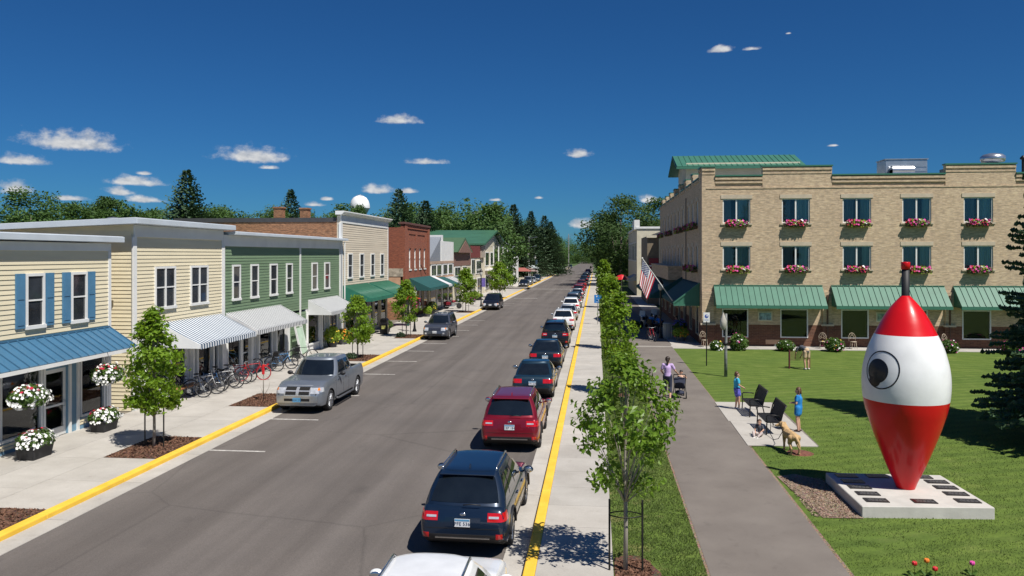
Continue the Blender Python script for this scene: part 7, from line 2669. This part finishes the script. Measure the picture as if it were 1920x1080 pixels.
# lawn net the bending person tends
nt_ = thing('lawn_net', 'low brown mesh panel on a maroon post on the lawn', 'net', (10.15, 43.6, 0))
MB().cyl((0, 0, 0), (0, 0, .98), .045, n=8).out('post', pm('maroon_post', (.1, .02, .025), .6), nt_)
MB().cyl((1.1, .2, 0), (1.1, .2, .9), .03, n=8).out('post', WOOD, nt_)
nb = MB()
for i in range(16):
    u = .05 + i * .065
    nb.bar((u, u * .18, .42), (u, u * .18, .92), .012)
for j in range(9):
    nb.bar((.04, .01, .43 + j * .06), (1.08, .19, .42 + j * .058), .012)
nb.out('mesh_panel', pm('net_brown', (.16, .1, .05), .8), nt_)


# ------------------------------------------------------------------ people and the dog
def skin_shell(name, caps, m, parent, voxel=.012, smooth=2):
    """one continuous surface grown over tapered limbs"""
    b = MB()
    for c in caps:
        if len(c) == 4 and not isinstance(c[1], (int, float)):
            b.capsule(*c)
        else:
            b.ell(c[0], c[1], 14, 10)
    o = b.out(name, m, parent)
    rm_ = o.modifiers.new('remesh', 'REMESH')
    rm_.mode = 'VOXEL'
    rm_.voxel_size = voxel
    rm_.use_smooth_shade = True
    if smooth:
        s = o.modifiers.new('smooth', 'SMOOTH')
        s.iterations = smooth
        s.factor = .5
    return o


SKIN = pm('skin', (.55, .32, .22), .55, var=.06)
HAIR_D = pm('dark_hair', (.03, .018, .012), .5, var=.3, vs=20, bump=.3, bs=80)
HAIR_B = pm('brown_hair', (.1, .05, .025), .5, var=.3, vs=20, bump=.3, bs=80)
EYE = pm('eye_dark', (.02, .015, .012), .2)
LIP = pm('lips', (.4, .14, .12), .5)

BASEJ = dict(head=(0, .02, 1.575), neck=(0, 0, 1.42), chest=(0, .0, 1.27), waist=(0, 0, 1.08), pelvis=(0, 0, .95),
             shL=(-.17, 0, 1.385), shR=(.17, 0, 1.385), elL=(-.235, -.03, 1.12), elR=(.235, -.03, 1.12), wrL=(-.23, .1, .9), wrR=(.23, .1, .9),
             hiL=(-.085, 0, .92), hiR=(.085, 0, .92), knL=(-.1, .03, .5), knR=(.1, .03, .5), anL=(-.1, -.02, .085), anR=(.1, -.02, .085))


def person(label, loc, rz, h=1.7, pose=None, parts=(), hair=HAIR_D, hairlen=.0, skin=None, group=None, look=0.0, tails=None):
    """body in one surface, clothing as further surfaces; parts: [(kind, material)]"""
    skin = skin or SKIN
    T = thing('person', label, 'person', loc, rz, group)
    s = h / 1.7
    T.scale = (s, s, s)
    J = {k: Vector(v) for k, v in BASEJ.items()}
    for k, v in (pose or {}).items():
        J[k] = Vector(v)
    hd, nk = J['head'], J['neck']
    up = (hd - nk).normalized()
    hk = 1.0 if h > 1.5 else 1.0 + (1.5 - h) * .35
    q = Matrix.Rotation(look, 3, 'Z')
    fwd = q @ Vector((0, 1, 0))
    if abs(up.z) < .85:
        fwd = (Vector((0, 0, -1)) + up * .0).normalized()
    rt = fwd.cross(up).normalized()
    fwd = up.cross(rt).normalized()
    def hp(x, y, z):
        return hd + (rt * x + fwd * y + up * z) * hk
    caps = [(nk, hd - up * .05, .055, .05), (J['chest'], nk - Vector((0, 0, .05)), .125, .075), (J['waist'], J['chest'], .115, .13), (J['pelvis'], J['waist'], .13, .115)]
    # head: skull, jaw, nose, ears
    R3 = Matrix((rt, fwd, up)).transposed()
    caps += [(hp(0, -.01, .02), hp(0, -.015, .03), .092 * hk, .095 * hk), (hp(0, .03, -.04), hp(0, .04, -.06), .066 * hk, .055 * hk), (hp(0, .095, .0), hp(0, .112, -.022), .012 * hk, .016 * hk)]
    for sx in (-1, 1):
        caps.append((hp(sx * .092, -.005, .01), hp(sx * .094, -.01, -.02), .014 * hk, .012 * hk))
    for sd in 'LR':
        sh, el_, wr, hi, kn, an = (J[a + sd] for a in ('sh', 'el', 'wr', 'hi', 'kn', 'an'))
        caps += [(J['chest'].lerp(nk, .6), sh, .07, .058), (sh, el_, .052, .04), (el_, wr, .039, .027), (hi, kn, .088, .056), (J['pelvis'], hi, .11, .095), (kn, kn.lerp(an, .35), .052, .056), (kn.lerp(an, .3), an, .055, .036)]
        # hand: palm, four fingers, thumb
        fd = (wr - el_).normalized()
        pl = wr + fd * .07
        sdv = fd.cross(Vector((0, 0, 1)) if abs(fd.z) < .8 else Vector((0, 1, 0))).normalized()
        nrm = sdv.cross(fd).normalized()
        caps.append((wr + fd * .02, pl, .026, .03))
        for k in range(4):
            b0 = pl + sdv * (.024 - .016 * k)
            ln = (.06, .07, .066, .052)[k]
            mdp = b0 + fd * ln * .6 - nrm * .008
            caps += [(b0, mdp, .0105, .0095), (mdp, mdp + fd * ln * .35 - nrm * .03, .0095, .008)]
        tb = wr + fd * .035 + sdv * .026
        caps += [(tb, tb + fd * .03 + sdv * .022, .0125, .011), (tb + fd * .03 + sdv * .022, tb + fd * .06 + sdv * .02 - nrm * .012, .011, .009)]
        # foot
        ft = Vector((0, 1, 0)) if (kn - an).z > .2 else (an - kn).normalized().cross(Vector((1, 0, 0))) * -1
        caps += [(an, an + Vector((0, -.03, -.045)), .036, .035), (an + Vector((0, -.02, -.045)), an + Vector((0, .13, -.055)), .036, .03)]
    skin_shell('body', caps, skin, T, .011)
    for kind, m in parts:
        c = []
        if kind in ('shirt', 'dress', 'vest'):
            c += [(J['chest'], nk - Vector((0, 0, .075)), .142, .09), (J['waist'], J['chest'], .135, .15), (J['pelvis'], J['waist'], .15, .135)]
            for sd in 'LR':
                sh, el_ = J['sh' + sd], J['el' + sd]
                c.append((J['chest'].lerp(nk, .55), sh, .08, .064))
                if kind != 'vest':
                    c.append((sh, sh.lerp(el_, .6), .062, .062))
        if kind == 'dress':
            for sd in 'LR':
                c.append((J['hi' + sd], J['hi' + sd].lerp(J['kn' + sd], .45), .13, .125))
            c.append((J['pelvis'], J['hiL'].lerp(J['knR'], .45), .15, .14))
        if kind in ('shorts', 'capri', 'trousers', 'skirt'):
            e = dict(shorts=.62, capri=1.0, trousers=1.0, skirt=.55)[kind]
            c.append((J['pelvis'] + Vector((0, 0, -.01)), J['pelvis'] + Vector((0, 0, .06)), .15, .138))
            for sd in 'LR':
                hi, kn, an = J['hi' + sd], J['kn' + sd], J['an' + sd]
                c.append((hi, hi.lerp(kn, e), .112, .1 if kind in ('shorts', 'skirt') else .076))
                if kind == 'capri':
                    c.append((kn, kn.lerp(an, .45), .075, .074))
                if kind == 'trousers':
                    c.append((kn, kn.lerp(an, .92), .073, .062))
            if kind == 'skirt':
                c.append((J['pelvis'], J['hiL'].lerp(J['knR'], e), .15, .15))
        if kind == 'shoes':
            for sd in 'LR':
                an = J['an' + sd]
                skin_shell('shoe', [(an + Vector((0, -.035, -.04)), an + Vector((0, .01, -.04)), .045, .046), (an + Vector((0, 0, -.048)), an + Vector((0, .14, -.055)), .044, .034)], m, T, .012, 1)
            continue
        if kind == 'cap':
            skin_shell('cap', [(hp(0, -.01, .05), hp(0, -.02, .06), .1 * hk, .098 * hk), (hp(0, .1, .045), hp(0, .15, .03), .05, .03)], m, T, .012, 1)
            continue
        skin_shell(kind, c, m, T, .014, 4)
    # hair and face
    hc = [(hp(0, -.03, .045), hp(0, -.035, .055), .1 * hk, .098 * hk), (hp(0, -.06, .0), hp(0, -.06, -.03), .08 * hk, .07 * hk)]
    if hairlen > 0:
        hc.append((hp(0, -.08, -.02), hp(0, -.1, -.02 - hairlen), .06 * hk, .035 * hk))
    for t in (tails or ()):
        hc.append((hp(t * .085, -.06, .02), hp(t * .14, -.07, -.13), .04, .022))
    if not any(k == 'cap' for k, _ in parts):
        skin_shell('hair', hc, hair, T, .012, 2)
    for sx in (-1, 1):
        MB().ell(hp(sx * .034, .087, .012), (.013 * hk, .008 * hk, .009 * hk), 8, 6).out('eye', EYE, T)
        MB().capsule(hp(sx * .02, .092, .034), hp(sx * .05, .084, .032), .005, .004, 6).out('eyebrow', hair, T)
    MB().capsule(hp(-.022, .094, -.06), hp(.022, .094, -.06), .007, .007, 6).out('mouth', LIP, T)
    return T


LAV = pm('lavender_cotton', (.5, .36, .62), .85, var=.1, vs=4, bump=.2, bs=25)
NAVYC = pm('navy_cotton', (.02, .025, .05), .85, var=.2, vs=4)
CYAN = pm('cyan_cotton', (.05, .42, .62), .85, var=.12, vs=4)
PRINT = pm('blue_print_cotton', (.12, .12, .5), .85, var=.9, vs=14)
BLUEC = pm('blue_cotton', (.015, .2, .52), .85, var=.1, vs=4, bump=.2, bs=25)
KHAKI = pm('khaki_cotton', (.55, .4, .26), .85, var=.1)
SLATE = pm('slate_cotton', (.06, .065, .08), .85, var=.2)
SHOEW = pm('white_shoe', (.65, .62, .6), .6, var=.1)
SHOED = pm('dark_shoe', (.05, .03, .025), .6, var=.2)
PEACHC = pm('peach_cotton', (.55, .35, .25), .85, var=.15)

person('woman in lavender shirt and navy capris pushing a stroller along the path', (2.95, 33.75, 0), R(-6), 1.76,
       dict(elL=(-.25, .04, 1.13), wrL=(-.16, .2, .98), elR=(.3, .06, 1.14), wrR=(.38, .3, 1.02), knL=(-.1, .1, .51), anL=(-.11, .1, .085), knR=(.1, 0, .5), anR=(.1, -.18, .1)),
       (('capri', NAVYC), ('shirt', LAV), ('shoes', SHOEW)), HAIR_D, .16)
person('child in cyan shirt and patterned blue skirt by the far bench', (5.42, 31.75, .016), R(-82), 1.45,
       dict(elL=(-.24, .03, 1.13), wrL=(-.1, .25, 1.02), elR=(.24, .03, 1.13), wrR=(.1, .27, 1.0), knR=(.1, .07, .5), anR=(.1, .06, .085)),
       (('skirt', PRINT), ('shirt', CYAN), ('shoes', SHOEW)), HAIR_B, .03)
person('girl in a blue t-shirt dress holding something by the near bench', (6.82, 28.0, 0), R(62), 1.5,
       dict(elL=(-.24, .02, 1.12), wrL=(-.05, .24, 1.1), elR=(.24, .02, 1.12), wrR=(.05, .24, 1.1)),
       (('dress', BLUEC), ('shoes', SHOED)), HAIR_B, .08, tails=(1, -1))
person('toddler in dark top sitting on the pad before the near bench', (5.38, 27.2, -.02), R(150), .98,
       dict(head=(0, .03, .84), neck=(0, 0, .68), chest=(0, -.02, .54), waist=(0, -.03, .36), pelvis=(0, -.03, .2), shL=(-.16, 0, .64), shR=(.16, 0, .64), elL=(-.25, .08, .43), elR=(.25, .08, .43), wrL=(-.16, .27, .33), wrR=(.16, .27, .33), hiL=(-.09, .02, .16), hiR=(.09, .02, .16), knL=(-.24, .36, .3), knR=(.24, .36, .3), anL=(-.1, .62, .11), anR=(.1, .62, .11)),
       (('trousers', pm('pale_trousers', (.45, .38, .36), .85)), ('shirt', SLATE), ('shoes', SHOEW)), HAIR_B, .02)
person('person in slate shirt and khaki shorts bending over on the lawn', (10.95, 43.25, 0), R(25), 1.7,
       dict(head=(0, .66, .98), neck=(0, .53, 1.06), chest=(0, .38, 1.1), waist=(0, .16, 1.05), pelvis=(0, 0, .95), shL=(-.17, .5, 1.08), shR=(.17, .5, 1.08), elL=(-.24, .56, .82), elR=(.24, .54, .82), wrL=(-.2, .66, .6), wrR=(.18, .68, .6), knL=(-.12, .03, .5), knR=(.12, .03, .5)),
       (('shorts', KHAKI), ('shirt', SLATE), ('shoes', SHOEW)), HAIR_D, .02)
SIT = dict(head=(0, .05, 1.2), neck=(0, 0, 1.05), chest=(0, -.02, .9), waist=(0, -.04, .7), pelvis=(0, -.04, .56), shL=(-.17, 0, 1.01), shR=(.17, 0, 1.01), elL=(-.24, .1, .77), elR=(.24, .1, .77), wrL=(-.14, .32, .68), wrR=(.14, .32, .68), hiL=(-.09, 0, .53), hiR=(.09, 0, .53), knL=(-.11, .42, .5), knR=(.11, .42, .5), anL=(-.11, .44, .085), anR=(.11, .44, .085))
for lb, x, y, a, c_ in (('person in bright blue shirt seated in the shade of the hotel awning', 4.9, 63.2, 150, pm('royal_cotton', (.03, .18, .6), .85)), ('person in blue shirt seated beside another in the awning shade', 4.35, 64.3, -40, pm('mid_blue_cotton', (.05, .22, .5), .85)), ('person in blue shirt seated close to the hotel wall', 6.1, 61.8, 95, pm('deep_blue_cotton', (.02, .12, .5), .85))):
    person(lb, (x, y, .01), R(a), 1.7, SIT, (('trousers', NAVYC), ('shirt', c_), ('shoes', SHOED)), HAIR_D, .02)
    T = thing('chair', 'dark cafe chair holding the ' + lb.split(' seated')[0] + ' ' + ('nearest the path', 'by the motorcycles', 'at the hotel wall')[(x > 4.5) + (x > 6)], 'chair', (x, y, .01), R(a))
    MB().box(-.22, .22, -.24, .2, .4, .44).out('seat', BLACK, T)
    MB().box(-.22, .22, -.28, -.24, .5, .9).out('backrest', BLACK, T)
    for sx in (-.2, .2):
        for sy in (-.22, .18):
            MB().bar((sx, sy, 0), (sx, sy, .4), .03).out('leg', BLACK, T)
T = thing('cafe_table', 'round dark table between the people in blue shirts', 'table', (4.75, 62.2, .01))
MB().lathe([(.4, .7), (.42, .72), (.4, .74), (.001, .745)], n=18).out('top', BLACK, T)
MB().lathe([(.25, 0), (.22, .03), (.035, .06), (.035, .7)], n=12).out('base', BLACK, T)


# motorcycles in the shade past the table
def motorcycle(label, loc, rz, paint):
    T = thing('motorcycle', label, 'motorcycle', loc, rz, 'motorcycles by the hotel')
    for y in (-.72, .74):
        W = MB().lathe([(.2, -.06), (.3, -.065), (.325, 0), (.3, .065), (.2, .06)], (0, 0, 0), 24, 'x').out('wheel', TYRE, T)
        W.location = (0, y, .325)
        b = MB().lathe([(.2, -.03), (.2, .03)], (0, 0, 0), 20, 'x')
        b.out('rim', METAL, W)
    MB().ell((0, .12, .82), (.16, .3, .14), 14, 8).out('tank', paint, T)
    MB().box(-.16, .16, -.2, .25, .3, .65).cyl((-.2, .0, .45), (.2, 0, .45), .12).out('engine', METAL, T)
    MB().ell((0, -.35, .78), (.17, .32, .08), 14, 8).ell((0, -.72, .85), (.15, .16, .06), 12, 6).out('seat', TRIM, T)
    MB().tube([(0, .74, .33), (0, .55, .8), (0, .45, 1.05)], .035, 6).tube([(-.38, .25, 1.1), (-.2, .42, 1.08), (.2, .42, 1.08), (.38, .25, 1.1)], .015, 6).out('fork', CHROME, T)
    MB().grid([[(-.25 + .1 * j, .55 + .1 * abs(j - 2.5) * -.3, 1.0), (-.22 + .088 * j, .42, 1.45)] for j in range(6)]).out('windscreen', pm('screen_plastic', (.5, .52, .5), .2), T)
    MB().ell((0, .62, .95), (.1, .09, .1), 10, 8).out('headlight', LIGHT_W, T)
    for sx in (-1, 1):
        MB().box(sx * .2, sx * .42, -.95, -.4, .45, .8).out('pannier', paint, T, .04)
        MB().cyl((sx * .2, .1, .3), (sx * .24, -1.0, .3), .045).out('exhaust', CHROME, T)
    return T


motorcycle('black touring motorcycle nearest the seated people', (3.9, 66.5, 0), R(160), P_BLACK)
motorcycle('dark motorcycle with windscreen behind the nearer one', (4.9, 68.3, 0), R(170), P_GRAPH)
motorcycle('red motorcycle parked outside the low grey roofed shop', (-15.9, 88.0, 0), R(-60), P_RED)

# stroller and its passenger
st = thing('stroller', 'dark blue stroller with a child pushed by the woman', 'stroller', (3.5, 34.3, 0), R(-6))
for x, y, r_ in ((-.27, -.28, .14), (.27, -.28, .14), (-.17, .42, .1), (.17, .42, .1)):
    W = MB().lathe([(r_ * .6, -.025), (r_ * .95, -.025), (r_, 0), (r_ * .95, .025), (r_ * .6, .025)], (0, 0, 0), 18, 'x').out('wheel', TYRE, st)
    W.location = (x, y, r_)
    MB().cyl((-.02, 0, 0), (.02, 0, 0), r_ * .6, n=12).out('rim', METAL, W)
for sx in (-1, 1):
    MB().tube([(sx * .17, .42, .12), (sx * .22, .1, .45), (sx * .25, -.3, .85), (sx * .24, -.5, 1.02)], .016, 6).tube([(sx * .27, -.28, .14), (sx * .23, .05, .5), (sx * .22, .15, .62)], .014, 6).out('frame', BLACK, st)
MB().tube([(-.24, -.5, 1.02), (0, -.53, 1.04), (.24, -.5, 1.02)], .02, 6).out('handle', TRIM, st)
sm = MB()
sm.grid([[(-.2, -.26 + .02 * math.cos(k), .4 + 0 * k) if False else (-.2 + .1 * j, y, z) for j in range(5)] for k, (y, z) in enumerate(((-.32, .88), (-.22, .6), (-.12, .42), (.1, .4), (.25, .38)))])
o = sm.out('seat', NAVYC, st)
o.modifiers.new('s', 'SOLIDIFY').thickness = .04
MB().ell((0, -.12, .22), (.2, .26, .1), 12, 8).out('basket', NAVYC, st)
MB().grid([[(-.23 + .46 * j / 6, -.4 - .04 * i, .92 - .07 * i - .015 * abs(j - 3)) for j in range(7)] for i in range(4)]).out('hood', NAVYC, st)
person('small child with dark cap riding in the dark blue stroller', (3.55, 34.2, .27), R(-6), 1.1, {k: tuple(v) for k, v in SIT.items()} | dict(wrL=(-.1, .25, .8), wrR=(.3, .2, .9), elR=(.33, .08, .86)),
       (('trousers', SLATE), ('vest', PEACHC), ('cap', TRIM)), HAIR_D, 0)

# golden dog seen from behind
FUR = pm('golden_fur', (.5, .33, .16), .8, var=.25, vs=9, bump=.6, bs=70)
dg_ = thing('dog', 'golden retriever standing on the grass with its head turned left', 'dog', (5.88, 25.05, 0), R(8))
caps = [((0, .28, .52), (0, .1, .52), .155, .15), ((0, .1, .52), (0, -.18, .54), .15, .125), ((0, -.18, .54), (0, -.3, .52), .13, .12), ((0, .3, .56), (-.04, .46, .72), .12, .085), ((-.05, .46, .74), (-.09, .5, .76), .095, .09), ((-.11, .52, .75), (-.23, .56, .71), .058, .04), ((-.22, .56, .71), (-.25, .57, .705), .038, .034),
        ((-.02, .43, .82), (.0, .38, .7), .03, .035), ((-.1, .42, .83), (-.13, .36, .72), .03, .032), ((0, -.38, .55), (.03, -.5, .44), .05, .045), ((.03, -.5, .44), (.06, -.56, .28), .045, .02)]
for sx in (-1, 1):
    caps += [((sx * .09, .3, .48), (sx * .1, .28, .28), .065, .045), ((sx * .1, .28, .28), (sx * .1, .29, .06), .04, .03), ((sx * .1, .29, .04), (sx * .1, .34, .03), .034, .032)]
    caps += [((sx * .1, -.26, .5), (sx * .12, -.2, .34), .1, .065), ((sx * .12, -.2, .34), (sx * .12, -.36, .2), .06, .036), ((sx * .12, -.36, .2), (sx * .12, -.33, .05), .036, .03), ((sx * .12, -.33, .04), (sx * .12, -.27, .03), .034, .032)]
skin_shell('body', caps, FUR, dg_, .012, 3)
MB().ell((-.285, .575, .715), (.018, .018, .015), 8, 6).out('nose', EYE, dg_)
for k in ((-.16, .47, .79), (-.14, .585, .785)):
    MB().ell(k, .014, 8, 6).out('eye', EYE, dg_)
MB().tube([(-.13 + .11 * math.cos(t), .43 + .07 * math.sin(t), .69 + .05 * math.cos(t)) for t in np.linspace(0, 6.28, 13)[:-1]], .012, 5, True).out('collar', BLACK, dg_)
lh = thing('leash', 'dark dog leash hanging from the near bench to the dog', 'leash', (5.8, 25.5, 0))
MB().tube([(-.02, .0, .62), (-.08, .5, .2), (-.1, 1.1, .03), (-.1, 1.6, .12), (-.02, 1.9, .42)], .012, 5).out('strap', BLACK, lh)
